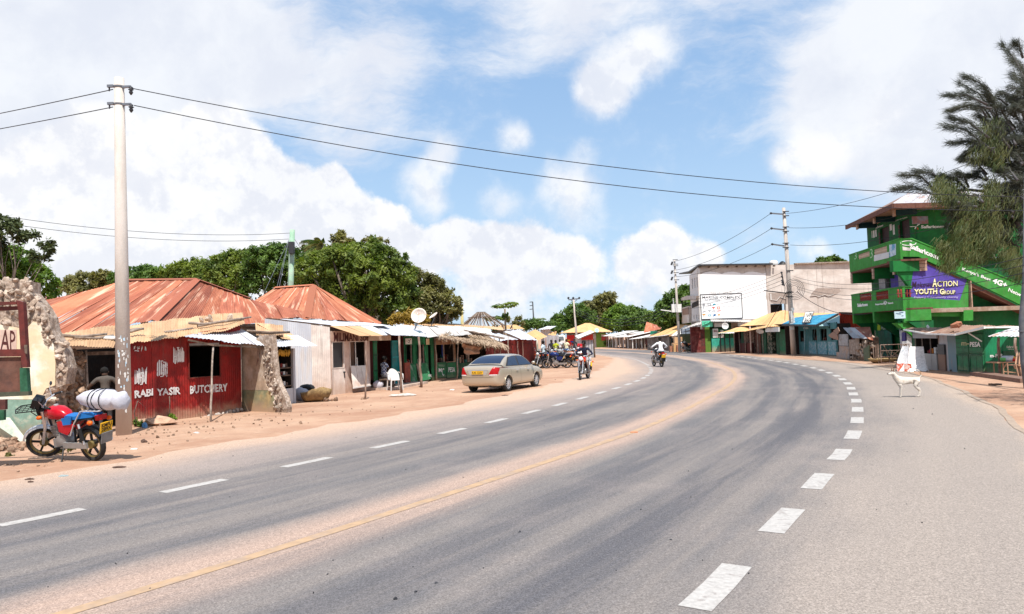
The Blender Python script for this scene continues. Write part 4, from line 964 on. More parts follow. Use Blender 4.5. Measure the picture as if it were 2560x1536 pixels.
 # jumble of low roofs behind
 rf = [('grey_roof_hut', 42, [(820,470),(1060,520),(900,405),(540,395)], M_GREYS, 'low hut with a dull grey roof behind the green kiosks'),
          ('white_roof_hut', 44, [(900,470),(1330,500),(1290,440),(830,400)], M_WHITEW, 'low hut with a whitish sheet roof behind the thatched stall'),
          ('brown_roof_hut', 47, [(280,380),(1480,455),(1460,415),(450,345)], M_TAN, 'long low hut with a thin tan roof edge below the large tree'),
          ('tan_roof_hut', 60, [(1780,500),(1930,590),(2060,540),(1900,445)], M_TANF, 'hut with a peaked tan roof beside the group of motorcycles'),
          ('pale_roof_hut', 66, [(1390,440),(1760,440),(1640,385),(1420,390)], M_TANF, 'hut with a pale roof behind the papaya trees'),
          ('ochre_roof_hut', 58, [(130,400),(300,400),(290,355),(180,360)], M_TANF, 'small ochre roof just left of the large satellite dish')]
 for i, (nm, Y, q, m, lb) in enumerate(rf):
  a, b, c_, d_ = [D(*d(*p), Y+(0 if k < 2 else 2.5)) for k, p in enumerate(q)]
  h = thing(nm, (a.x, Y, 0), lb, 'hut'); sheets(h, a, b, c_, d_, m, seed=80+i, width=1.4, pitch=.15, amp=.015)
  mb = MB(); mb.prism([Vector((a.x,Y+.4,0)), Vector((b.x,Y+.4,0)), Vector((b.x,Y+.4,b.z-.08)), Vector((a.x,Y+.4,a.z-.08))], (0,1.5,0)); mb.build('wall', MATS['old_wall'], h)
 h = thing('tin_roof_shelter', D(1380,840,75)*Vector((1,1,0)), 'shelter with a mono pitch tin roof and slatted wall behind the bikes', 'shelter')
 k = cE; pts = [D(*k(*p), 75) for p in ((690,520),(840,512),(840,575),(720,570))]
 corr_wall(h, Pl(pts[0], pts[1]), 0, (pts[1]-pts[0]).length, 0, pts[0].z, pts[1].z+.1, M_GALVR, name='slatted_wall', pitch=.25, amp=.04)
 sheets(h, D(*k(660,522),74), D(*k(850,512),74), D(*k(940,468),79), D(*k(800,470),79), M_GALV, seed=91, width=1.2, pitch=.2, amp=.02)
 sheets(h, D(*k(800,600),73), D(*k(925,625),73), D(*k(935,545),75), D(*k(850,570),75), M_TANF, seed=92, width=1.2, pitch=.2, amp=.02)
 for p in ((850,690),(912,700)): g = G(*k(p[0],740)); g = D(*k(p[0],600), 74)*Vector((1,1,0)); MB().tube([g, g+Vector((0,0,2.6))], .05, 6).build('post', M_WOODD, h)
 corr_wall(h, Pl(D(*k(715,700),62)*Vector((1,1,0)), D(*k(880,700),66)*Vector((1,1,0))), 0, 6.5, 0, 2.1, 2.1, M_GALVR, name='slatted_wall', pitch=.3, amp=.05)
 # bare conical roof frame
 h = thing('roof_frame', D(*d(1190,400),58)*Vector((1,1,0)), 'bare conical pole frame of an unfinished thatched roof', 'roof frame')
 ap = D(*d(1178,225), 58); base = D(*d(1195,405), 58)
 for i in range(30):
  a = 2*math.pi*i/30; rb = 1.75+R.uniform(-.08,.08); MB().tube([ap+Vector((math.cos(a)*.28, math.sin(a)*.28, .05)), Vector((base.x+math.cos(a)*rb, base.y+math.sin(a)*rb, base.z))], .035, 5).build('rafter', M_WOOD if i % 2 else M_WOODD, h)
 MB().lathe(ap, [(.36,-.02),(.36,.05),(.28,.05),(.28,-.02)], 16, closed=True).build('ring', M_WOODD, h)
 MB().lathe(base+Vector((0,0,.7)), [(1.12,-.02),(1.12,.03),(1.07,.03),(1.07,-.02)], 20, closed=True).build('ring', M_WOODD, h)
 for sx in (-1.6, 1.6):
  for sy in (-1, 1): MB().tube([(base.x+sx, base.y+sy, 0), (base.x+sx, base.y+sy, base.z)], .07, 6).build('post', M_WOODD, h)
thatch_and_reds()
# ---------------------------------------------------------------- right side
def mountsheet(th, P, pts, m, name='roof_sheet', **k):   # four (px, offset) corners on plane P
 q = [P.pt(*p, o) for p, o in pts]; return sheets(th, *q, m, name=name, **k)
def white_building():
 P = Pl((17.72, 70), (35.5, 70.3)); Q = Pl((19.2, 79.5), (17.72, 70))
 th = thing('white_building', P.W(6,0), 'large two storey building with blank whitewashed wall and painted shop sign', 'building')
 z1 = 8.05; bei = mat('beige_render', (.53,.46,.41), .95, col2=(.64,.58,.53), ns=.5, var=.12, streak=.25, grime=.25, stretch=(1,1,1.6))
 wn = P.rect(cG(1515,745), cG(1715,862)); zf = P.sz(*cG(700,960))[1]
 mb = MB(); P.wall(mb, 0, P.L, zf, z1, .25, holes=[wn]); mb.build('front_wall', bei, th)
 mb = MB(); P.slab(mb, .02, P.L, 0, zf, -3.2, -3.0); P.slab(mb, .0, P.L, zf-.12, zf, -3, .02); mb.build('ground_floor_wall', M_CEM, th)
 mb = MB(); P.slab(mb, wn[0], wn[1], wn[2], wn[3], -.8, -.75); mb.build('window', M_DARK, th)
 # whitewash with a scalloped upper edge
 x = [585]; top = [(585,345)]
 for k in range(41): top.append((585+(1455-585)*(k+.5)/41, 350-34*abs(math.sin(k*.245))**.6+R.uniform(0,5))); 
 top += [(1455,330)]; pts = [(588,958)]+top+[(1470,520),(1450,650),(1475,720),(1480,900),(1480,958)]
 mb = MB(); P.poly(mb, [cG(*p) for p in pts], .004, .016); mb.build('whitewash', mat('whitewash', (.86,.85,.85), .8, var=.03, bump=.05, grime=.05), th)
 for i, q in enumerate(([(1490,600),(1740,590),(1740,742),(1560,740),(1500,700)],)):
  mb = MB(); P.poly(mb, [cG(*p) for p in q], .004, .012); mb.build('bare_patch', mat('bare_cement', (.36,.29,.25), .95, var=.2), th)
 mb = MB(); P.poly(mb, [cH(*p) for p in [(640,460),(700,400),(980,400),(1000,440),(900,500),(620,510)]], .004, .012); mb.build('bare_patch', MATS['bare_cement'], th)
 def crack(pts, nm='plaster_flake'):
  mb = MB()
  for a, b in zip(pts, pts[1:]): mb.bar(P.pt(*a,.02), P.pt(*b,.02), .10, .03)
  mb.build(nm, M_WHITE, th)
 crack([cG(*p) for p in [(1520,610),(1525,690),(1600,700),(1640,650),(1720,680)]]); crack([cH(*p) for p in [(620,500),(690,490),(720,510),(800,480),(840,500),(910,480)]])
 for x in (770, 700): mb = MB(); P.slab(mb, P.sz(*cH(x,300))[0], P.sz(*cH(x+4,300))[0], zf, z1, .004, .012); mb.build('joint', MATS['bare_cement'], th)
 mb = MB(); s = P.sz(*cG(1456,400))[0]; P.slab(mb, s, s+.05, zf, z1, .004, .02); mb.build('joint', MATS['bare_cement'], th)
 # painted sign
 r = P.rect(cG(590,625), cG(1140,925)); mb = MB(); P.slab(mb, *r, .017, .05); sg = mb.build('sign', flat('sign_white', (.84,.85,.86), .6, var=.02), th)
 frame(th, P, r, .06, M_DSTEEL, .05, .08, 'sign_frame'); mb = MB(); P.slab(mb, r[0], r[1], r[2]-.45, r[2]-.06, .017, .04); mb.build('grey_band', flat('sign_grey', (.25,.26,.28)), th)
 rr = lambda a, b, c, d: [cG(a,d), cG(c,d), cG(c,b), cG(a,b)]
 navy = flat('navy_lettering', (.02,.025,.05))
 text(sg, P, 'MARINE COMPLEX', rr(612,642,1112,674), M_BLACK, off=.052, bold=.004, sp=1.12); text(sg, P, 'Tel: 0719348202', rr(645,680,845,700), navy, off=.052); text(sg, P, '710539809', rr(925,680,1058,697), navy, off=.052)
 for y in (712, 775): text(sg, P, 'Dealers in plumbing, fittings and hardware', rr(730 if y < 720 else 880, y, 1110, y+9), navy, off=.052)
 for y in (735,755,800,822,842,855): text(sg, P, 'pipes, paints, tools and more', rr(870+R.uniform(0,60), y, 1110-R.uniform(0,70), y+8), flat('grey_lettering', (.35,.37,.42)), off=.052)
 text(th, P, 'FREE DELIVERIES', rr(710,580,1015,610), flat('pale_lettering', (.55,.52,.50)), off=.018, bold=.01)
 cols = [flat('c_blue', (.01,.12,.30)), flat('c_grey', (.3,.3,.32)), flat('c_teal', (.02,.28,.38)), flat('c_red', (.6,.05,.02)), flat('c_orange', (.75,.10,.02)), flat('c_amber', (.6,.28,.05))]
 ics = [(612,738,650,815,1),(680,738,728,768,1),(748,738,790,766,2),(740,786,780,816,3),(806,780,848,814,4),(612,838,660,860,1),(685,828,728,850,1),(745,830,785,850,1),(806,828,860,845,3),(612,876,655,914,5),(690,884,728,908,2),(755,876,795,914,0),(815,880,850,914,5)]
 for k, (a, b, c, d, ci) in enumerate(ics):
  mb = MB(); s0, s1, z0, z1_ = P.rect(cG(a,b), cG(c,d)); w_, h_ = s1-s0, z1_-z0
  if k % 3 == 0: P.slab(mb, s0, s1, z0+h_*.6, z1_, .051, .056); P.slab(mb, s0+w_*.35, s0+w_*.6, z0, z0+h_*.6, .051, .056)
  elif k % 3 == 1: P.slab(mb, s0, s1, z0, z0+h_*.25, .051, .056); P.slab(mb, s0, s1, z0+h_*.75, z1_, .051, .056); P.slab(mb, s0, s0+w_*.2, z0+h_*.25, z0+h_*.75, .051, .056); P.slab(mb, s0+w_*.8, s1, z0+h_*.25, z0+h_*.75, .051, .056)
  else: P.poly(mb, [cG(a,d), cG(c,(b+d)/2), cG(c-8,b), cG(a+5,b+6)], .051, .056)
  mb.build('icon', cols[ci], sg)
 # left flank
 mb = MB(); q = Q.rect(cG(470,395), cG(495,540))
 hl = []
 for a, b, y0, y1 in ((473,492,412,540),(506,523,402,528),(536,558,392,516),(497,509,890,942),(530,543,888,940),(563,575,888,938)):
  hl.append(Q.rect(cG(a,y0), cG(b,y1)))
 Q.wall(mb, 0, Q.L, 2.2, z1, .2, holes=hl); mb.build('side_wall', mat('side_white', (.70,.67,.64), .9, var=.06), th)
 mb = MB(); Q.slab(mb, .5, Q.L-.6, 2.4, z1-.2, -.6, -.5); mb.build('window', mat('window_brown', (.09,.035,.03)), th)
 mb = MB(); Q.slab(mb, *Q.rect(cG(480,738), cG(570,762)), .01, .05); mb.build('vent_band', M_DARK, th)
 for pts, m_ in (([(350,665),(440,632),(575,635),(560,690),(470,682),(360,700)], bei), ([(345,800),(470,770),(472,990),(372,1005)], bei), ([(380,812),(466,782),(468,880),(385,888)], M_BROWNS)):
  mb = MB(); Q.poly(mb, [cG(*p) for p in pts], .002 if m_ is bei else .26, .25 if m_ is bei else .29); mb.build('balcony', m_, th)
 # thin roof
 e0, e1, e2 = D(*cG(432,362), 79.5), D(*cG(560,238), 69.6), D(*cG(1550,222), 69.6)
 e3 = Vector((e2.x, 84, e2.z+.6)); e4 = Vector((e0.x-.3, 84, e0.z)); up = Vector((0,0,.12))
 MB().prism([e1, e2, e3, Vector((e0.x,84,e1.z+.4)), e0+Vector((0,0,.3))], (0,0,.14)).build('roof', M_DSTEEL, th)
 for k in range(9):
  p = e1.lerp(e2, k/8.); MB().box(p+Vector((.2,.28,-.10)), (.15,.24,.14)).build('rafter_end', M_WOODD, th)
 mb = MB(); a = D(*cH(430,90), 70); b = D(*cH(1160,80), 70); mb.box((a+b)/2+Vector((0,.1,.0)), ((b-a).length,.35,.12)); mb.build('coping', M_WOOD, th)
 t2 = thing('water_tank', D(*cG(1640,290), 71), 'black plastic water tank on the roof edge of the white building', 'water tank')
 c = D(*cG(1635,285), 70.6); MB().lathe(c, [(.38,0),(.44,.1),(.44,.65),(.38,.75),(.12,.85)], 18, Vector((.75,0,.66))).build('tank', M_BLACK, t2, smooth=True)
 c = D(*cG(1560,240), 72); MB().lathe(c, [(.36,0),(.4,.1),(.4,.4),(.3,.5),(.15,.55)], 18).build('white_tank', M_WHITE, th, smooth=True)
 # ground floor shop under the sign
 t3 = thing('green_shop', P.W(2.5,0), 'green fronted shop below the painted sign with a row of dark posts', 'shop')
 r = P.rect(cG(740,1375), cG(1095,985)); mb = MB(); P.slab(mb, r[0]+.0, r[1], 0, zf-.15, -2.4, -2.3); mb.build('front_wall', M_DKGREEN, t3)
 mb = MB(); sA, sB = P.sz(*cG(738,1300))[0], P.sz(*cG(1030,1300))[0]; zc = P.sz(*cG(850,1200))[1]; P.slab(mb, sA, sB, .0, zc, -.3, .1); mb.build('counter_wall', mat('mint_wall', (.03,.30,.21), .8, col2=(.05,.36,.27), ns=2, dust=.8, dustz=.7), t3)
 mb = MB(); P.slab(mb, sA, sB, zc, P.sz(*cG(850,1080))[1], -.3, .05); mb.build('upper_wall', M_GREEN, t3)
 for x in (790, 1108): s = P.sz(*cG(x-18,1000))[0]; mb = MB(); P.slab(mb, s, s+.9, P.sz(*cG(x,1050))[1], zf-.13, -.2, .0); mb.build('pillar', M_WHITE, t3)
 for x in (828, 884, 950, 1025): s = P.sz(*cG(x,1300))[0]; MB().tube([P.W(s,0,.7), P.W(s,P.sz(*cG(x,1140))[1],.7)], .06, 6).build('post', M_BLACK, t3)
 mb = MB(); r = P.rect(cG(750,1190), cG(815,1070)); P.slab(mb, *r, .11, .13); mb.build('poster', M_WHITEW, t3); text(t3, P, 'SG', rr(757,1088,808,1118), flat('c_maroon', (.25,.02,.03)), off=.14, bold=.03)
 for q in ((850,1090,885,1120),(835,1145,905,1192)): mb = MB(); P.slab(mb, *P.rect(cG(q[0],q[3]), cG(q[2],q[1])), .11, .13); mb.build('poster', M_WHITE, t3)
 sheets(t3, P.pt(*cG(820,1135),1.0), P.pt(*cG(1170,1130),1.0), P.pt(*cG(1230,1060),-.2), P.pt(*cG(960,1100),-.2), M_WHITEW, seed=101, width=1.5, pitch=.2, amp=.015)
 sheets(t3, P.pt(*cG(725,972),.8), P.pt(*cG(1280,985),.8), P.pt(*cG(1270,955),-.3), P.pt(*cG(720,935),-.3), M_GREYS, seed=102, width=1.4, pitch=.2, amp=.02)
 c = P.pt(*cG(915,1040), .8); satellite_dish('satellite_dish', c, .31, (-.15,-1,.25), 'round white satellite dish above the green fronted shop', M_WHITE, mast=P.pt(*cG(950,1110), .5), grp=None)
 # left part: mint board, maroon and olive walls
 t4 = thing('maroon_shop', P.W(-1,0), 'maroon and olive shop front beside the mint green corner board', 'shop')
 mb = MB(); P.slab(mb, *P.rect(cG(596,1052), cG(730,968)), .3, .45); bd = mb.build('mint_board', mat('mint_board', (.12,.60,.38), .7, var=.05), t4)
 mb = MB()
 for k in range(11):
  a, b = R.uniform(610,715), R.uniform(985,1040); P.poly(mb, [cG(a,b), cG(a+9,b+2), cG(a+7,b-7)], .46, .47)
 mb.bar(P.pt(*cG(600,1042),.5), P.pt(*cG(725,985),.5), .10, .04); mb.build('board_drawing', M_DKGREEN, bd)
 for a, b, m_ in ((480,600,mat('maroon_wall', (.13,.02,.018), .85, var=.35, col2=(.2,.06,.05), ns=3)), (600,662,M_MAROON), (664,735,mat('olive_wall', (.10,.19,.03), .85, var=.2))):
  s0, s1 = P.sz(*cG(a,1300), .1)[0], P.sz(*cG(b,1300), .1)[0]; mb = MB(); P.slab(mb, s0, s1, 0, P.sz(*cG(a,1050))[1], -.5, -.1); mb.build('front_wall', m_, t4)
 sheets(t4, P.pt(*cG(340,1082),1.5), P.pt(*cG(600,1010),1.5), P.pt(*cG(610,960),-1), P.pt(*cG(480,1020),-1), M_GREYS, seed=103, width=1.6, pitch=.2, amp=.02)
 # olive kiosk and roadside board
 t5 = thing('olive_kiosk', G(1715,878), 'dark olive kiosk behind the yellow and blue roadside board', 'kiosk')
 K = Pl(G(1693,877.5), G(1733,878)); mb = MB(); K.slab(mb, 0, K.L, 0, K.sz(*cG(390,1140))[1], -2, 0); mb.build('front_wall', mat('olive_dark', (.05,.06,.015), .8, var=.2), t5)
 for x in (345,380,440): s = K.sz(*cG(x,1100))[0]; MB().tube([K.W(s,1.5,.4), K.W(s,K.sz(*cG(x,1075))[1],.4)], .04, 5).build('post', M_DSTEEL, t5)
 t6 = thing('roadside_board', G(1732,880), 'small yellow and light blue printed board on two posts', 'sign board')
 S = Pl(G(1729,880), G(1754,880.3)); for_ = lambda y: S.sz(*cG(540,y))[1]
 mb = MB(); S.slab(mb, .05, S.L, for_(1230), for_(1178), 0, .04); mb.build('board', flat('c_yellow', (.75,.55,.03)), t6); mb = MB(); S.slab(mb, .05, S.L, for_(1275), for_(1231), 0, .04); mb.build('board', flat('c_sky', (.25,.62,.66)), t6)
 text(t6, S, 'MAJAK GENERAL', rr(484,1183,595,1202), M_BLKTXT, off=.045); text(t6, S, 'SUPPLIERS', rr(484,1208,560,1224), M_BLKTXT, off=.045); text(t6, S, 'WELCOME', rr(500,1240,585,1265), flat('c_white', (.8,.8,.8)), off=.045)
 for s in (.0, S.L+.06): MB().tube([S.W(s,0), S.W(s,for_(1165))], .04, 6).build('post', M_WOOD, t6)
white_building()
def tan_and_blue_shops():
 P = Pl(G(1800,881), G(1985,888)); c = cG
 th = thing('tan_roof_shop', P.W(P.L*.6,0), 'shop with a broad plain tan hipped roof in front of the white building', 'shop')
 Pa = Pl(P.a, P.W(P.L,0)); e = lambda p, o: P.pt(*p, o)
 L1 = D(*c(965,1098), 66); F1 = D(*c(1200,1105), 62); F2 = D(*c(1510,1045), 57); F3 = D(*c(1790,1035), 57); A1 = D(*c(1700,826), 64); A2 = D(*cH(960,705), 66)
 F4 = D(*cH(440,870), 56.5); A0 = D(*c(1470,880), 66)
 sheets(th, F1, F2, A1, A0, M_TANF, seed=111, width=1.3, pitch=.15, amp=.012)
 sheets(th, F2, F4, D(*cH(420,705), 65), A1, M_TANF, seed=112, width=1.3, pitch=.15, amp=.012)
 sheets(th, D(*c(825,1130), 63), F1, A0, L1, M_TANF, seed=113, width=1.3, pitch=.15, amp=.012)
 sheets(th, F4, D(*cH(960,850), 58), D(*cH(960,708), 66), D(*cH(420,705), 65), M_TANF, seed=114, width=1.3, pitch=.15, amp=.012)
 s0, s1 = P.sz(*c(1035,1300))[0], P.sz(*c(1710,1300))[0]; zt = 2.3
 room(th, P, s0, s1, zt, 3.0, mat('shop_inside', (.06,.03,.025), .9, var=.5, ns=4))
 cols = [(1035,1075,M_BLACK),(1075,1110,M_DKGREEN),(1110,1170,M_SHELF),(1185,1240,M_SHELF),(1262,1325,M_BRPANEL),(1340,1400,M_DKGREEN),(1415,1475,mat('poster_strip', (.35,.30,.22), .8, col2=(.03,.05,.03), ns=6, thr=(.45,.5))),(1530,1575,M_DKGREEN),(1576,1690,M_GREEN)]
 for a, b, m_ in cols:
  u, v = P.sz(*c(a,1300))[0], P.sz(*c(b,1300))[0]; mb = MB(); P.slab(mb, u, v, 0, 1.2 if m_ in (M_BLACK,) else R.uniform(1.9,2.2), -.5-R.uniform(0,.3), -.4); mb.build('front_panel', m_, th)
 for a, b in ((1100,1170),(1185,1250)): mb = MB(); P.slab(mb, P.sz(*c(a,1300))[0], P.sz(*c(b,1300))[0], .0, .85, -.3, -.1); mb.build('counter', M_MAROON, th)
 for x in (1108,1185,1258,1350,1418): s = P.sz(*c(x,1300))[0]; post(th, P.W(s,0,.0), P.W(s,2.25,.0), .07 if x == 1258 else .04, M_PINK if x == 1258 else M_WOOD, amp=.01)
 text(th, P, 'EMPLEMA', [P.sz(*c(1565,1375)), P.sz(*c(1565,1180)), P.sz(*c(1538,1180)), P.sz(*c(1538,1375))], M_WTXT, off=-.38, bold=.02)
 mb = MB(); P.slab(mb, P.sz(*c(1512,1080))[0], P.sz(*c(1690,1080))[0], P.sz(*c(1600,1112))[1], P.sz(*c(1600,1052))[1], .3, .4); mb.build('fascia', M_WHITEW, th)
 fl = P.pt(*c(1380,1095), .8); satellite_dish('satellite_dish', fl, .30, (-.3,-.4,-.7), 'white satellite dish hanging upside down under the tan roof', M_WHITE)
 # people's things in front: chairs
 for i, (x, col, nm) in enumerate(((1405,flat('pale_blue', (.25,.42,.55)),'pale blue plastic chair outside the dark shop'),(1440,flat('blue2', (.03,.07,.18)),'dark blue plastic chair beside the pink cloth'))):
  g = G(*c(x+5,1392)); t = thing('plastic_chair', g, nm, 'chair')
  MB().box(g+Vector((0,0,.42)), (.45,.45,.05)).build('seat', col, t); MB().box(g+Vector((0,.2,.68)), (.45,.05,.45)).build('backrest', col, t)
  for dx in (-.19,.19):
   for dy in (-.19,.19): MB().box(g+Vector((dx,dy,.2)), (.05,.05,.4)).build('leg', col, t)
 g = G(*c(1475,1392)); tag(MB().ico(g+Vector((0,0,.28)), .28, 2, .15, 3, (.7,.6,1.1)).build('pink_cloth', flat('magenta', (.55,.03,.25)), None, smooth=True), 'bright pink bundle of cloth outside the dark shop', 'cloth')
 # blue roof shop
 c = cH; P = Pl(G(*c(470,1215)), G(*c(960,1245)))
 t2 = thing('blue_roof_shop', P.W(1.5,0), 'teal shop with a corrugated blue roof and white writing', 'shop')
 zt = 2.25; hs = [P.rect(c(*a), c(*b)) for a, b in (((485,930),(545,1070)),((640,910),(705,1055)),((740,905),(830,1060)),((865,905),(960,1050)))]
 mb = MB(); P.wall(mb, 0, P.L, 0, zt, .08, holes=hs); mb.build('front_wall', M_TEALP, t2); room(t2, P, 0, P.L, zt-.1, .9)
 for h in hs:
  mb = MB(); P.slab(mb, h[0], h[1], h[2], h[2]+.05, -.3, .04); mb.build('sill', M_TEALP, t2)
  for k in range(3): s = h[0]+(h[1]-h[0])*(k+.2)/3; mb = MB(); P.slab(mb, s, s+.12, h[2]+.052, h[2]+.2+.2*R.random(), -.28, -.15); mb.build('goods', [M_SHELF, M_REDF, M_WHITEW][k], t2)
 for a, b in ((610,700),(720,830),(850,945)):
  mb = MB(); P.slab(mb, P.sz(*c(a,1100))[0], P.sz(*c(b,1100))[0], .1, P.sz(*c(700,1060))[1], .001, .05); pn = mb.build('lower_panel', mat('pale_teal', (.12,.32,.38), .8, col2=(.35,.45,.48), ns=5), t2)
 sheets(t2, D(*c(270,848), 55), D(*c(700,852), 49.5), D(*c(965,712), 53), D(*c(440,762), 58.5), M_BLUET, seed=121, width=1.0, pitch=.16, amp=.02)
 mb = MB(); mb.bar(D(*c(272,856), 54.9), D(*c(700,862), 49.4), .06, .12); mb.bar(D(*c(700,862), 49.4), D(*c(968,722), 52.9), .06, .14); mb.build('fascia', M_DSTEEL, t2)
 pg = [D(*c(705,868), 49.6), D(*c(985,870), 50.5), D(*c(985,735), 52.8)]; 
 MB().prism([Vector(p) for p in pg], (0,.06,0)).build('gable', mat('pale_teal2', (.30,.46,.47), .85, var=.1), t2)
 G2 = Pl(pg[0]*Vector((1,1,0)), pg[1]*Vector((1,1,0))); text(t2, G2, 'SHOP', [c(835,900),c(945,900),c(945,815),c(835,830)], M_BLKTXT, off=.08, bold=.02)
 for x in (550, 668, 790): g = G(*c(x, 1225)); post(t2, g, D(*c(x+5, 870), g.y), .045, mat('pale_post', (.30,.46,.47), .8), amp=.02)
 text(t2, P, 'FISI', [c(592,905),c(648,905),c(648,882),c(592,882)], M_WTXT, off=.3)
 b = thing('painted_signboard', D(*c(560,830), 51.5)*Vector((1,1,0))+Vector((0,0,2.6)), 'tilted white board with dark hand painted letters on the blue roof', 'signboard')
 q = [D(*c(*p), 51+k) for p, k in (((520,830),0),((618,828),0),((670,685),.6),((560,692),.6))]; n_ = (q[1]-q[0]).cross(q[3]-q[0]).normalized()*.06
 MB().hexa([v-n_ for v in q], q).build('board', M_DSTEEL, b); ins = [q[0].lerp(q[2],.06), q[1].lerp(q[3],.06), q[2].lerp(q[0],.06), q[3].lerp(q[1],.06)]
 MB().hexa(ins, [v+n_*.3 for v in ins]).build('panel', M_WHITEW, b)
 S = Pl(q[0]*Vector((1,1,0)), q[1]*Vector((1,1,0)))
 text(b, S, 'NAPW', [c(556,765),c(645,762),c(662,705),c(570,708)], M_BLKTXT, off=.12, bold=.02); text(b, S, 'SHOP', [c(532,818),c(620,818),c(640,768),c(550,772)], M_BLKTXT, off=.12, bold=.02)
 # red sheet wall behind, scrap shack
 t3 = thing('red_sheet_wall', D(*c(1150,900), 52)*Vector((1,1,0)), 'bright red corrugated wall between the blue roof and the green building', 'wall')
 R_ = Pl(D(*c(985,900), 53)*Vector((1,1,0)), D(*c(1340,900), 52.4)*Vector((1,1,0))); corr_wall(t3, R_, 0, R_.L, 0, R_.sz(*c(985,705))[1], R_.sz(*c(1340,715))[1], mat('bright_red', (.42,.035,.012), .7, var=.15), pitch=.15, amp=.015)
 mb = MB(); mb.bar(R_.pt(*c(975,703),.15), R_.pt(*c(1345,715),.15), .1, .1); mb.build('top_rail', M_WOODD, t3)
 t4 = thing('scrap_shack', G(*c(1060,1270)), 'low shack patched from grey metal doors with a rusty sheet roof', 'shack')
 S = Pl(G(*c(990,1272)), G(*c(1395,1305)))
 z = lambda x, y: S.sz(*c(x,y))[1]; sx = lambda x: S.sz(*c(x,1200))[0]
 g1, g2 = mat('old_steel', (.34,.34,.35), .6, col2=(.24,.22,.21), ns=3, metal=.1), mat('old_steel2', (.27,.25,.24), .7, col2=(.35,.25,.19), ns=3)
 for x0, x1, y0, y1, m_ in ((990,1105,970,1110,g1),(992,1112,1115,1268,g2),(955,998,1190,1270,g2),(1118,1192,1035,1215,M_WOOD),(1195,1240,1020,1230,M_WOOD)):
  mb = MB(); S.slab(mb, sx(x0), sx(x1), max(0,z(x0,y1)), z(x0,y0), 0, .05); mb.build('metal_panel', m_, t4)
 mb = MB(); S.slab(mb, sx(1125), sx(1395), 0, z(1200,1010), -.35, -.12); mb.build('back_panel', M_WOODD, t4)
 q = lambda x, y, Y: D(*c(x,y), Y)
 y0 = S.a.y
 sheets(t4, S.pt(*c(1140,1015),.3), S.pt(*c(1330,1025),.3), S.pt(*c(1170,888),-1.2), S.pt(*c(1025,890),-1.2), M_GALVR, seed=131, width=1, pitch=.12)
 sheets(t4, S.pt(*c(1330,1022),.2), S.pt(*c(1400,1050),.2), S.pt(*c(1360,880),-1.6), S.pt(*c(1170,882),-1.6), M_RUST, seed=132, width=1, pitch=.12)
 for p in ([(870,980),(930,940),(985,975),(985,1040),(900,1010)], [(930,930),(990,880),(1010,930),(985,970)]): mb = MB(); S.poly(mb, [c(*k) for k in p], .1, .14); mb.build('scrap_sheet', M_BROWNS, t4)
 rocks(t4, [(S.pt(*c(R.uniform(1215,1370), R.uniform(1080,1295)), R.uniform(-.1,.1)), R.uniform(.09,.17)) for _ in range(60)]+[(S.pt(*c(R.uniform(1080,1320), R.uniform(1255,1295)), .1), .1) for _ in range(20)], M_STONED)
 rocks(t4, [(S.pt(*c(R.uniform(1240,1400), R.uniform(1060,1280)), .1), R.uniform(.09,.15)) for _ in range(22)], M_STONE)
 mb = MB(); S.poly(mb, [c(1335,1150),c(1405,1105),c(1412,1310),c(1350,1305)], .2, .26); tag(mb.build('green_sheet', mat('faded_green', (.10,.13,.08), .8), None), 'weathered dark green board propped at the end of the scrap shack', 'board')
tan_and_blue_shops()
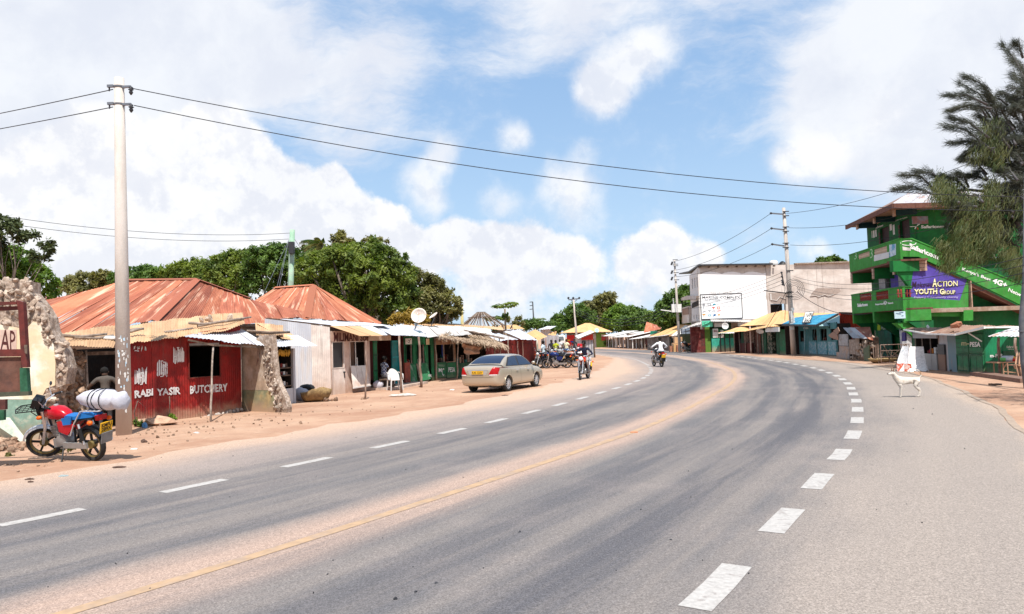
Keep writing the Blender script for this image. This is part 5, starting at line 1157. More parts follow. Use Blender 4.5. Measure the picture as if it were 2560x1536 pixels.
def far_right_row():
 # row of open shelters on the far bend
 def shelter(nm, lb, px0, px1, yb, yt0, yt1, roofm, wallm, deep=3.5, drop=0, cat='kiosk'):
  a, b = G(px0, yb), G(px1, yb+(px1-px0)*.04); P = Pl(a, b); th = thing(nm, P.W(P.L/2,0), lb, cat)
  z0, z1 = P.sz(px0, yt0)[1], P.sz(px1, yt1)[1]
  sheets(th, P.W(-.5,z0,1.4), P.W(P.L+.5,z1,1.4), P.W(P.L+.5,z1+.7,-deep+1), P.W(-.5,z0+.7,-deep+1), roofm, seed=int(px0), width=1.6, pitch=.25, amp=.02)
  mb = MB(); P.slab(mb, 0, P.L, 0, min(z0,z1)-.02, -deep, -deep+.15); mb.build('back_wall', wallm, th)
  n = max(2, int(P.L/1.3))
  for k in range(n):
   s = P.L*(k+.12)/n; h = R.uniform(.8,1.9); mb = MB(); P.slab(mb, s, s+P.L/n*.7, 0 if k % 2 else .5, h, -1.2, -1.1); mb.build('goods_panel', [M_MAROON, M_WHITEW, M_SHELF, M_WOODD, M_PINK, M_TURQ][R.randrange(6)], th)
  for k in range(n+1): s = P.L*k/n; MB().tube([P.W(s,0,.9), P.W(s,z0+(z1-z0)*k/n,.9)], .07, 5).build('post', M_WHITEW if k % 2 else M_WOOD, th)
  return th, P
 M_FARW = mat('far_wall', (.16,.11,.09), .9, var=.4, col2=(.3,.24,.2), ns=.8)
 shelter('open_kiosk', 'small open kiosk with a flat white tin roof nearest the green house', 1531, 1556, 868.5, 840, 840, M_WHITEW, M_CEM)
 shelter('open_kiosk', 'white roofed open kiosk with maroon curtains on the far bend', 1549, 1598, 869.5, 843, 842, M_WHITEW, M_FARW)
 shelter('open_kiosk', 'open kiosk full of stacked crates left of the white shirted rider', 1601, 1630, 872, 848, 845, M_WHITEW, M_FARW)
 th, P = shelter('barred_shop', 'long shop front with thin posts behind the white shirted rider', 1640, 1697, 874.5, 845, 838, M_GREYS, mat('far_red', (.12,.03,.025), .9, var=.4))
 t = thing('green_gate', G(1634,873), 'bright green sheet gate just left of the white shirted rider', 'gate'); Q = Pl(G(1628,872.5), G(1645,873)); corr_wall(t, Q, 0, Q.L, 0, 2.3, 2.3, mat('gate_green', (.01,.30,.17), .6), pitch=.2, amp=.02, name='gate_sheet')
 t = thing('long_roof_house', D(1680,830,88)*Vector((1,1,0)), 'long house with a plain pale tan roof behind the thin posts', 'house')
 f = cF; a, b, c_, d_ = D(*f(1420,825), 88), D(*f(1700,800), 80), D(*f(1985,640), 84), D(*f(1770,640), 92)
 sheets(t, a, b, c_, d_, M_TANF, seed=141, width=1.6, pitch=.25, amp=.02); sheets(t, D(*f(1390,795), 95), a, d_, D(*f(1770,638), 97), M_TANF, seed=142, width=1.6, pitch=.25, amp=.02)
 sheets(t, b, D(*f(1990,770),80), D(*f(1985,650),84), D(*f(1900,650),84), M_WHITEW, seed=143, width=1.6, pitch=.25, amp=.02)
 mb = MB(); mb.prism([Vector((a.x,a.y+1,0)), Vector((b.x,b.y+1,0)), Vector((b.x,b.y+1,b.z)), Vector((a.x,a.y+1,a.z))], (0,2,0)); mb.build('wall', M_FARW, t)
 t = thing('orange_roof_house', D(1630,850,105)*Vector((1,1,0)), 'house with a steep striped orange roof among the far trees', 'house')
 sheets(t, D(*f(1310,755),104), D(*f(1580,700),104), D(*f(1510,650),107), D(*f(1350,600),107), [M_RUST2, M_RUST, M_TANF], seed=144, width=1.3, pitch=.25, amp=.03)
 mb = MB(); mb.box((D(*f(1440,760),106).x, 107, 1.05), (7,2,2.1)); mb.build('wall', M_FARW, t)
 # green house with a tan hipped roof
 e = cr(1400,780,12.37)
 t = thing('green_hip_house', D(1480,850,128)*Vector((1,1,0)), 'green house with a wide tan hipped roof at the far bend', 'house')
 L, Rr, A, B = D(*e(110,650),122), D(*e(1625,620),122), D(*e(780,350),128), D(*e(920,348),128)
 sheets(t, L, Rr, B, A, M_TANF, seed=151, width=2, pitch=.4, amp=.015)
 bk = Vector((0,12,0)); MB().add([L+bk, L, A, Rr, Rr+bk, B], [(0,1,2),(3,4,5),(0,2,5,4)]).build('roof_side', M_TANF, t)
 P = Pl(Vector((L.x+.6,123.5,0)), Vector((Rr.x-.9,123.5,0))); z = lambda y: P.sz(*e(1300,y))[1]; sx = lambda x: P.sz(*e(x,900))[0]
 wn = (sx(1285), sx(1485), z(890), z(765))
 mb = MB(); P.wall(mb, sx(1120), P.L, 0, L.z, .2); mb.build('wall', mat('lime_wall', (.20,.34,.06), .8, col2=(.15,.27,.05), ns=.6), t)
 mb = MB(); P.slab(mb, 0, sx(1118), 0, L.z, -.2, 0); mb.build('wall', mat('far_white', (.55,.50,.45), .8, var=.3, ns=.4), t)
 mb = MB(); P.slab(mb, *wn, .01, .1); mb.build('shutter', mat('salmon', (.50,.06,.05), .7), t)
 mb = MB(); P.slab(mb, wn[0], wn[1], z(762), z(700), .01, .05); mb.build('signboard', M_CREAM, t); mb = MB(); P.slab(mb, 0, P.L, L.z-.25, L.z-.05, .0, .8); mb.build('eave_beam', M_WOODD, t)
 c = D(*e(1140,575),121.5); MB().lathe(c, [(.001,.0),(.33,.0),(.33,.06),(.001,.06)], 20, (0,-1,.3)).build('round_board', flat('pale_cyan', (.35,.78,.85)), t)
 mb = MB(); P.slab(mb, sx(210), sx(445), z(1000), z(690), .3, .5); rd = mb.build('red_board', mat('cola_red', (.62,.02,.015), .6), t)
 mb = MB(); P.slab(mb, sx(215), sx(300), z(865), z(825), .51, .55); mb.build('board_print', flat('c_amber2', (.8,.4,.03)), rd); mb = MB(); P.slab(mb, sx(320), sx(430), z(915), z(870), .51, .55); mb.build('board_print', flat('c_blue2', (.02,.06,.35)), rd)
 # roadside cabin with a red top, side on to the road
 t = thing('red_top_cabin', G(1478,895), 'tall grey metal cabin with a red fascia behind the rider in navy blue', 'cabin')
 e1 = lambda x, y, Y: D(*e(x,y), Y); Y = 66
 x0, x1 = e1(655,900,Y).x, e1(1020,900,Y).x; zt = e1(800,870,Y).z; z2 = e1(800,740,Y).z
 mb = MB(); mb.box(((x0+x1)/2, Y+1.4, zt/2), (x1-x0, 2.8, zt)); mb.build('body', mat('cabin_grey', (.50,.50,.52), .6, col2=(.40,.39,.40), ns=1.2, var=.15), t)
 for k in range(4): MB().box((x0+(x1-x0)*(k+.5)/4, Y-.03, zt/2), (.05,.04,zt)).build('seam', M_STEEL, t)
 mb = MB(); mb.prism([Vector((x0,Y-.2,zt)), Vector((x1,Y-.2,zt)), Vector((x1,Y-.2,z2+.15)), Vector((x0,Y-.2,zt+.18))], (0,.15,0)); mb.build('fascia', mat('fascia_red', (.5,.03,.015), .6), t)
 sheets(t, Vector((x0-.3,Y-.5,zt+.15)), Vector((x1+.1,Y-.5,z2+.3)), Vector((x1+.1,Y+3,z2+.5)), Vector((x0-.3,Y+3,zt+.4)), M_WHITEW, seed=161, width=1.5, pitch=.2)
 for k in range(5): MB().bar((x1+.12+.05*k, Y+.2+k*.5, 0), (x1+.05, Y+.2+k*.5, zt+.1), .10, .5).build('leaning_board', [M_WOODD, M_WOOD, M_BROWNS][k % 3], t)
far_right_row()
# ---------------------------------------------------------------- green balcony building and the stalls before it
def green_building():
 B = Pl((21.3, 46.4), (20.35, 38.5)); F = Pl((20.35, 38.5), (31.5, 39.9))   # left flank and front, both at the balcony faces
 th = thing('green_building', F.W(3,0), 'three storey bright green building with balconies, outside stair and white lettering', 'building')
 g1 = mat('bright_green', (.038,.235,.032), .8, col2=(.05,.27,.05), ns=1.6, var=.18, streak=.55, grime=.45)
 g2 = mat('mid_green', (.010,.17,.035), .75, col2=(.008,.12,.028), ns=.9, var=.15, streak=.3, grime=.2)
 g3 = mat('shaded_green_wall', (.008,.13,.035), .8, col2=(.006,.10,.03), ns=.9, var=.15, streak=.3)  # shaded copy of the mid green: shade painted into flank and recessed walls
 pur = mat('purple_wall', (.085,.055,.33), .8, col2=(.11,.08,.38), ns=1.2, var=.1)
 brk = mat('bare_block', (.48,.33,.25), .95, col2=(.40,.25,.18), ns=5, var=.3)
 brown = mat('soffit', (.16,.07,.05), .9, var=.3)
 def pc(nm, P, pts, f, m, o0, o1, par=None): mb = MB(); P.poly(mb, [f(*p) if f else p for p in pts], o0, o1); return mb.build(nm, m, par or th)
 rt = lambda P, f, a, b, c, d, o=0.0: P.rect(f(a,b), f(c,d), o)
 IN = 1.15
 # core volumes: top storey walls, set back behind the balconies
 zc = B.sz(*cQ(880,1040))[1]; zb = zc-.12            # upper balcony floor
 zr = F.sz(*cI(800,290))[1]                           # eaves
 zl = F.sz(*cJ(920,160))[1]; z0f = zl                 # lower slab
 Bw = Pl(B.W(0,0,-IN), B.W(B.L-IN*.95,0,-IN)); Fw = Pl(Bw.b, Vector((31.5, Bw.b.y+.9, 0)))
 w1 = Bw.rect(cQ(520,540), cQ(700,830)); w2 = Bw.rect(cQ(885,405), cQ(1080,735))
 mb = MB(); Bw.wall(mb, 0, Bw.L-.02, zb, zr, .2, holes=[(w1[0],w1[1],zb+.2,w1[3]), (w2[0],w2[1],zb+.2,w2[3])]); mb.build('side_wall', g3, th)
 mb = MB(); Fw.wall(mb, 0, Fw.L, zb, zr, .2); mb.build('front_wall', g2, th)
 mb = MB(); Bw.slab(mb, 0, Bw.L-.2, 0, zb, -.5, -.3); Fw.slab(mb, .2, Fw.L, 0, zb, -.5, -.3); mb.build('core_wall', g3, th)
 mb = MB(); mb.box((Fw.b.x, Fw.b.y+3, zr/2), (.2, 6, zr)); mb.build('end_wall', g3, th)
 for w_ in (w1, w2):
  mb = MB(); Bw.slab(mb, w_[0], w_[1], zb+.2, w_[3], -.16, -.12); mb.build('door', mat('maroon_door', (.045,.022,.024), .7, var=.25), th)
  for k in range(7):
   z = zb+.25+k*.27; mb = MB(); Bw.slab(mb, w_[0]-.16, w_[0]+.02, z, z+.22, .005, .05); mb.build('brick', mat('dull_brick', (.13,.07,.06), .9, var=.3), th)
 for q in ((365,580,382,700),(390,575,425,695),(432,560,462,680),(700,460,745,560),(755,470,800,640)): mb = MB(); Bw.slab(mb, *rt(Bw, cQ, *q), .005, .012); mb.build('poster', M_WHITEW, th)
 def tx(P, s, f, a, b, c, d, m=M_WTXT, off=.006, **k): return text(th, P, s, [f(a,d), f(c,d), f(c,b), f(a,b)], m, off=off, **k)
 text(th, Bw, 'Safaricom', [cQ(440,535),cQ(580,490),cQ(580,448),cQ(440,490)], M_WTXT, bold=.02)
 text(th, Bw, "Kenya's Best 4G+ Network", [cQ(760,420),cQ(1030,338),cQ(1030,305),cQ(760,390)], M_WTXT)
 text(th, Fw, 'Safaricom', [cI(1000,552),cI(1285,545),cI(1285,508),cI(1000,512)], M_WTXT, bold=.03)
 text(th, Fw, 'Best', [cI(1925,512),cI(2010,510),cI(2010,482),cI(1925,482)], M_WTXT)
 def swoosh(P, pts, f, w_=.05, m=M_WTXT, off=.01):
  mb = MB(); q = [P.pt(*f(*p), off) for p in pts]
  for i in range(len(q)-1): mb.bar(q[i], q[i+1], w_, .012, up=P.n)
  return mb.build('emblem', m, th)
 swoosh(Fw, [(925,558),(940,530),(965,508),(985,497)], cI); swoosh(Fw, [(865,530),(900,528),(935,530)], cI, .03)
 mb = MB(); Fw.poly(mb, [cI(935,565),cI(970,565),cI(965,540),cI(950,538)], .004, .01); mb.build('emblem', flat('emblem_red', (.45,.05,.02)), th)
 r = rt(Fw, cI, 885,405,1088,495); mb = MB(); Fw.slab(mb, *r, .005, .03); mb.build('banner', mat('banner', (.30,.17,.17), .8, col2=(.25,.27,.33), ns=2, thr=(.45,.55)), th)
 # roof
 E0, E1, E2 = D(*cI(75,540), 47.2), D(*cI(655,275), 37.6), D(*cI(2280,235), 39.0); Rg = D(*cI(860,185), 43.5); Rh = D(*cI(2300,120), 44.5)
 R0 = D(*cI(500,330), 52)
 MB().bar(E0, E1, .10, .26).build('barge_board', brown, th); MB().bar(E1, E2, .10, .26).build('barge_board', brown, th)
 up = Vector((0,0,.12)); mb = MB(); mb.add([E0+up, E1+up, Rg+up*3, R0+up], [(0,1,2,3)]); mb.build('roof_side', M_BROWNS, th)
 sheets(th, E1+up, E2+up, Rh+up*3, Rg+up*3, M_GALVR, seed=171, width=1.0, pitch=.15, amp=.02)
 sof = MB(); sof.prism([E0, E1, E2, E2+Vector((0,6,0)), E0+Vector((6,1,0))], (0,0,.04)); sof.build('soffit', mat('ceiling_board', (.30,.17,.11), .9), th)
 for p, q in ((cI(205,545), .4), (cI(415,470), 0), (cI(660,380), 0)):
  s = B.sz(*p)[0]; z = B.sz(*p)[1]; mb = MB(); mb.bar(B.W(s,z+.15,-.1), B.W(s,z+.15,-IN), .2, .38); mb.build('roof_bracket', mat('navy_green', (.012,.05,.06), .8), th)
  mb = MB(); B.slab(mb, s-.12, s+.12, z-.1, z+.4, -.08, .0); mb.build('bracket_end', brk, th)
 # upper balcony: parapet with two openings of balusters, then the stair parapet running down to the right
 o1 = B.rect(cQ(110,1000), cQ(320,1100)); o1 = (B.sz(*cQ(112,1050))[0], B.sz(*cQ(325,1000))[0], B.sz(*cQ(200,1085))[1], B.sz(*cQ(200,985))[1])
 o2 = (B.sz(*cQ(405,1000))[0], B.sz(*cQ(650,950))[0], B.sz(*cQ(520,1010))[1], B.sz(*cQ(520,885))[1])
 zt = B.sz(*cQ(885,728))[1]; zbt = B.sz(*cQ(930,1095))[1]
 mb = MB(); B.wall(mb, 0, B.L, zbt, zt, .12, holes=[o1, o2]); up_ = mb.build('balcony_parapet', g1, th)
 mb = MB(); B.slab(mb, 0, B.L, zt, zt+.06, -.15, .03); mb.build('coping', g1, up_)
 def balus(P, o, m, par, n=None):
  n = n or max(3, int((o[1]-o[0])/.16))
  for k in range(n):
   s = o[0]+(o[1]-o[0])*(k+.5)/n; h = o[3]-o[2]; c = P.W(s, o[2], -.06)
   MB().lathe(c, [(.03,0),(.055,h*.1),(.035,h*.25),(.06,h*.45),(.03,h*.62),(.05,h*.8),(.03,h)], 8).build('baluster', m, par, smooth=True)
  mb = MB(); P.slab(mb, o[0], o[1], (o[2]+o[3])/2-.03, (o[2]+o[3])/2+.03, -.09, -.03); mb.build('rail', m, par)
 cream_b = mat('cream_baluster', (.62,.45,.33), .85, var=.1); red_b = mat('red_baluster', (.30,.05,.035), .8, var=.2)
 balus(B, o1, cream_b, up_); balus(B, (o2[0], o2[1], o2[2]-.0, o2[3]), cream_b, up_)
 for q in (((412,1030),(690,965),(690,1075),(415,1140)),): pc('cardboard', B, q, cQ, mat('white_card', (.62,.62,.62), .8, var=.1), .004, .02)
 pb = pc('blue_poster', B, ((695,835),(818,815),(818,1020),(700,1065)), cQ, mat('poster_blue', (.55,.65,.72), .7, col2=(.12,.35,.55), ns=3, thr=(.5,.6)), .004, .012)
 for s_, q in (('3',((50,1110),(95,1090),(90,975),(45,985))), ('3',((340,1090),(392,1070),(385,900),(340,915)))): text(th, B, s_, [cQ(*p) for p in q], flat('pale_green', (.35,.55,.30)), off=.01)
 top = [(740,690),(880,682),(1395,895),(1580,975),(2275,1262),(2420,1325)]; bot = [(2420,1590),(2200,1480),(1600,1185),(1460,1120),(1020,925),(975,902),(772,900)]
 st = pc('stair_parapet', F, [(742,690)]+top[1:]+bot, cI, g1, -.12, .0)
 mb = MB(); tp = [F.pt(*cI(*p), .0) for p in top]
 for a, b in zip(tp, tp[1:]): mb.bar(a+Vector((0,.06,.03)), b+Vector((0,.06,.03)), .18, .06)
 mb.build('coping', g1, st)
 pc('stair_slab', F, [(1030,935),(1460,1135),(1600,1200),(2200,1495),(2420,1605),(2420,1640),(2190,1530),(1590,1245),(1450,1185),(1030,985)], cI, brown, -1.1, -.0005-.12)
 text(th, F, 'Safaricom', [cI(868,800),cI(1213,940),cI(1215,875),cI(850,728)], M_WTXT, off=.01, bold=.04)
 text(th, F, "Kenya's Best", [cI(1500,1078),cI(1852,1215),cI(1870,1170),cI(1515,1030)], M_WTXT, off=.01, bold=.02)
 text(th, F, '4G+', [cI(1880,1225),cI(2050,1290),cI(2075,1225),cI(1900,1160)], M_WTXT, off=.01, bold=.04)
 text(th, F, 'Network', [cI(2075,1328),cI(2330,1440),cI(2345,1400),cI(2090,1285)], M_WTXT, off=.01, bold=.02)
 el = [(845+95*math.cos(a), 733+28*math.sin(a)) for a in np.linspace(-.2, 5.2, 22)]; swoosh(F, el, cI, .035)
 pc('white_panel', F, [(770,775),(872,795),(872,828),(775,822)], cI, M_WHITE, .004, .01)
 # beams under the upper balcony
 mb = MB(); F.slab(mb, 0, F.sz(*cI(1000,960))[0], zbt-.06, zbt+.0, -IN, .0); B.slab(mb, 0, B.L, zbt-.10, zbt-.0, -IN-.2, -.02); mb.build('balcony_slab', brown, th)
 for s, wdt in ((.05,.3), (B.sz(*cI(395,1100))[0],.28), (B.sz(*cI(648,1050))[0],.28)):
  z1_ = zbt-.11; z0_ = z1_-.62; mb = MB(); mb.bar(B.W(s+.1,(z0_+z1_)/2,-.06), B.W(s+.1,(z0_+z1_)/2,-IN-.3), .24, z1_-z0_); mb.build('beam', g2, th)
  for k in range(3): zz = z0_+(z1_-z0_)*k/3; mb = MB(); B.slab(mb, s-.03, s+.22, zz+.01, zz+(z1_-z0_)/3-.01, -.058, .0); mb.build('brick', brk, th)
 r = rt(F, cI, 655,950,985,1078); mb = MB(); F.slab(mb, r[0]-.0, r[1], r[2], r[3], -.3, .0); mb.build('beam', g2, th)
 for k in range(3): zz = r[2]+(r[3]-r[2])*k/3; mb = MB(); F.slab(mb, r[1], r[1]+.42, zz+.01, zz+(r[3]-r[2])/3-.01, -.2, .02); mb.build('brick', brk, th)
 mb = MB(); s1 = r[0]+.3; pts = [F.W(s1,r[2],-.3), F.W(r[1]-.3,r[2],-.3), F.W(r[1]-.5,r[2]-.9,-.3)]; mb.prism(pts, F.n*.2); mb.build('bracket', g2, th)
 # purple wall beneath the stair
 pw = pc('purple_wall', F, [(1020,950),(895,1080),(893,1482),(1500,1475),(1590,1400),(1590,1175),(1450,1160)], cI, pur, -.35, -.12)
 pc('green_band', F, [(893,1400),(1500,1440),(1590,1180),(1605,1180),(1605,1640),(893,1640)], cI, g1, -.118, -.10)
 tp_ = flat('cream_lettering', (.80,.76,.45)); o = -.095
 text(th, F, 'Mokowe', [cI(905,1285),cI(1160,1270),cI(1165,1215),cI(905,1205)], flat('dark_script', (.04,.012,.05)), off=o, shear=3, bold=.01, jit=.01)
 for dx, m_, oo in ((9, M_BLKTXT, o-.012), (0, tp_, o)):
  text(th, F, 'A', [cI(1158+dx,1275+dx),cI(1215+dx,1275+dx),cI(1215+dx,1170+dx),cI(1158+dx,1170+dx)], m_, off=oo, bold=.03); text(th, F, 'CTION', [cI(1218+dx,1272+dx),cI(1470+dx,1262+dx),cI(1470+dx,1195+dx),cI(1218+dx,1200+dx)], m_, off=oo, bold=.015)
  text(th, F, 'YOUTH', [cI(930+dx,1365+dx),cI(1218+dx,1362+dx),cI(1218+dx,1290+dx),cI(930+dx,1300+dx)], m_, off=oo, bold=.04); text(th, F, 'G', [cI(1248+dx,1366+dx),cI(1300+dx,1366+dx),cI(1300+dx,1292+dx),cI(1248+dx,1292+dx)], m_, off=oo, bold=.04); text(th, F, 'ROUP', [cI(1303+dx,1366+dx),cI(1440+dx,1362+dx),cI(1440+dx,1312+dx),cI(1303+dx,1318+dx)], m_, off=oo, bold=.015)
 text(th, F, 'Engaging in community cleaning', [cI(925,1420),cI(1470,1415),cI(1470,1385),cI(925,1388)], flat('lilac_lettering', (.55,.50,.75)), off=o, shear=2)
 mb = MB(); r = rt(F, cI, 1605,1200,1645,1640); F.slab(mb, r[0], r[1], zl, r[3], -.5, .04); mb.build('pillar', brk, th)
 # first floor behind the lower balcony
 Bm = Pl(B.W(0,0,-IN), B.W(B.L,0,-IN)); zf = zl+.0
 for a, b, c, d in ((490,1160,575,1310),(730,1105,818,1285)):
  r = Bm.rect(cI(a,b), cI(c,d)); mb = MB(); Bm.slab(mb, r[0], r[1], zl, r[3], .0, .06); mb.build('door', mat('grey_door', (.42,.40,.40), .7, col2=(.35,.33,.34), ns=2), th)
  r = Bm.rect(cI(c+5,b), cI(c+45,d)); mb = MB()
  for k in range(4): Bm.slab(mb, r[0]+(r[1]-r[0])*k/4, r[0]+(r[1]-r[0])*k/4+.03, zl, r[3], .0, .04)
  mb.build('grille', M_DSTEEL, th)
 r = Bm.rect(cI(622,1080), cI(725,1275)); mb = MB(); Bm.slab(mb, r[0], r[1], r[2], r[3], -.1, .01); mb.build('purple_panel', pur, th)
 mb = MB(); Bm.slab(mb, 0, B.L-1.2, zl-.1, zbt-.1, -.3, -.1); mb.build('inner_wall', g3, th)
 # lower balcony
 zt2 = B.sz(*cI(695,1290))[1]; zb2 = B.sz(*cR(450,605))[1]; Bl = B
 a1 = (B.sz(*cR(55,400))[0], B.sz(*cR(238,380))[0], B.sz(*cR(150,450))[1], B.sz(*cR(150,330))[1]); a2 = (B.sz(*cR(305,380))[0], B.sz(*cR(500,350))[0], B.sz(*cR(400,430))[1], B.sz(*cR(400,300))[1])
 mb = MB(); B.wall(mb, 0, B.L, zb2, zt2, .12, holes=[a1, a2]); lp = mb.build('balcony_parapet', g1, th)
 balus(B, a1, red_b, lp, 9); balus(B, a2, red_b, lp, 9)
 mb = MB(); B.slab(mb, 0, B.L, zt2, zt2+.06, -.15, .03); mb.build('coping', g1, lp)
 sE = F.sz(*cI(893,1400))[0]; b1 = (F.sz(*cR(640,300))[0], F.sz(*cR(865,300))[0], F.sz(*cR(700,398))[1], F.sz(*cR(700,268))[1]); zbf = F.sz(*cR(700,785))[1]
 mb = MB(); F.wall(mb, 0, sE, zbf, zt2, .12, holes=[b1]); fp = mb.build('balcony_parapet', g1, th); balus(F, b1, red_b, fp, 5)
 mb = MB(); F.slab(mb, 0, sE, zt2, zt2+.06, -.15, .03); mb.build('coping', g1, fp)
 text(th, B, 'Safaricom', [cR(25,545),cR(185,528),cR(182,478),cR(22,490)], M_WTXT, off=.01, bold=.05)
 text(th, B, "Kenya's Best", [cR(303,525),cR(425,512),cR(425,480),cR(303,490)], M_WTXT, off=.01, bold=.04); text(th, B, '4G+', [cR(427,515),cR(485,508),cR(485,445),cR(427,450)], M_WTXT, off=.01, bold=.03); text(th, B, 'Network', [cR(497,500),cR(580,494),cR(580,462),cR(497,470)], M_WTXT, off=.01, bold=.03)
 pst = F.rect(cR(595,725), cR(772,608)); mb = MB(); F.slab(mb, *pst, .003, .02); ps = mb.build('poster', mat('pale_blue_poster', (.52,.68,.74), .7, var=.06), th)
 mb = MB()
 for k in range(10): a, b = R.uniform(pst[0]+.05, pst[1]-.25), R.uniform(pst[2]+.05, pst[3]-.05); F.slab(mb, a, a+R.uniform(.06,.2), b, b+.02, .021, .024)
 mb.build('poster_print', flat('print_blue', (.05,.10,.20)), ps)
 # big brackets under the lower balcony: posts and diagonals
 for sa in (0, B.sz(*cR(268,650))[0]-.15, B.L-.25):
  mb = MB(); B.slab(mb, sa, sa+.25, B.sz(*cR(280,785))[1], zb2, -IN-.2, -.01); mb.build('beam', g1, th)
  z_ = B.sz(*cR(280,785))[1]; mb = MB(); mb.prism([B.W(sa,z_,-.15), B.W(sa,z_,-IN-.3), B.W(sa,z_-1.0,-IN-.3)], B.u*.22); mb.build('bracket', g3, th)
 mb = MB(); B.slab(mb, 0, B.L, zb2-.04, zb2+.06, -IN-.3, -.13); mb.build('balcony_slab', brown, th)
 mb = MB(); mb.prism([F.W(sE-.9,zbf,-.12), F.W(sE+.2,zbf,-.12), F.W(sE+.2,zbf-.9,-.12)], -F.n*.4); mb.build('bracket', g1, th)
 pc('beam', F, [(885,560),(1028,560),(1026,765),(895,765)], cR, g1, -.1, .12); 
 # front slab, shop wall below, lettering
 r = rt(F, cJ, 920,148,2180,188); mb = MB(); F.slab(mb, r[0], F.L, zl-.22, zl, -1.4, .10); mb.build('slab_edge', mat('bare_slab', (.30,.20,.14), .95, col2=(.38,.30,.24), ns=2), th)
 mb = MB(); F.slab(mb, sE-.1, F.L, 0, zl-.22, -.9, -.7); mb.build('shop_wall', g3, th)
 text(th, F, 'Safaricom', [F.sz(*cJ(1015,288),-.7),F.sz(*cJ(1305,285),-.7),F.sz(*cJ(1305,245),-.7),F.sz(*cJ(1015,248),-.7)], M_WTXT, off=-.69, bold=.04)
 swoosh(F, [(930,290),(955,255),(1000,225),(1060,210)], cJ, .03, off=-.68)
 t_ = lambda s_, a, b, c, d, bo=.02: text(th, F, s_, [F.sz(*cJ(a,d),-.7),F.sz(*cJ(c,d-2),-.7),F.sz(*cJ(c,b),-.7),F.sz(*cJ(a,b),-.7)], M_WTXT, off=-.69, bold=bo)
 t_("Kenya's Best", 1480,250,1695,275); t_('4G+', 1705,235,1822,275,.03); t_('Network', 1838,250,1985,272)
 pc('pillar', F, [(1412,180),(1530,175),(1530,305),(1412,310)], cJ, g1, -.2, .11)
 mb = MB(); F.slab(mb, F.sz(*cI(1650,1300))[0], F.L, zl, zl+2.6, -1.3, -1.2); mb.build('stair_back_wall', mat('stair_shade', (.015,.03,.015), .9), th)  # back wall coloured near black: shade under the stair put into its colour
 # ground floor of the flank: door, posters, worn paint
 zg = B.sz(*cR(440,900), -IN)[1]; bw = Bm
 r = bw.rect(cR(350,905), cR(578,1330)); mb = MB(); bw.slab(mb, r[0], (r[0]+r[1])/2-.01, .05, r[3], .0, .05); bw.slab(mb, (r[0]+r[1])/2+.01, r[1], .05, r[3], .0, .05); mb.build('door', mat('door_teal', (.015,.20,.13), .7, col2=(.03,.15,.11), ns=2, streak=.5), th)
 mb = MB(); bw.slab(mb, 0, B.L-.7, 0, zb2, -.3, -.2); bw.slab(mb, 0, B.L-.7, r[3]+.02, zb2, -.15, .0); mb.build('shop_wall', g2, th)
 mb = MB(); bw.slab(mb, r[0]-.7, r[0]-.02, 0, r[3], -.15, .0); mb.build('worn_pillar', mat('worn_pillar', (.55,.50,.42), .9, col2=(.02,.20,.08), ns=1.6, thr=(.48,.55)), th)
 text(th, bw, 'CEREALS AND', [cR(333,822),cR(475,826),cR(475,795),cR(333,792)], M_WTXT, off=.01); text(th, bw, 'FLOUR', [cR(400,890),cR(525,892),cR(525,845),cR(400,845)], M_WTXT, off=.01)
 c = bw.pt(*cR(358,870), .02); MB().lathe(c, [(.001,0),(.25,0),(.25,.02),(.001,.02)], 16, bw.n).build('yellow_disc', flat('lime', (.45,.60,.03)), th)
 text(th, bw, 'SUPERMARKET', [bw.sz(*cR(580,1180)), bw.sz(*cR(580,950)), bw.sz(*cR(562,950)), bw.sz(*cR(562,1180))], M_WTXT, off=.02)
 # white papered wall at the corner
 mb = MB(); F.slab(mb, .05, F.sz(*cR(820,1000))[0]+.35, 0, F.sz(*cR(700,905))[1], -.5, -.3); mb.build('papered_wall', mat('papered', (.50,.49,.49), .85, col2=(.36,.38,.42), ns=4, var=.2, thr=(.5,.56)), th)
 mb = MB(); F.slab(mb, .0, F.sz(*cR(850,1000))[0]+.3, F.sz(*cR(700,903))[1], zbf+.1, -.5, -.28); mb.build('worn_wall', mat('worn_wall', (.50,.48,.40), .9, col2=(.01,.10,.04), ns=1.5, thr=(.45,.5)), th)
green_building()
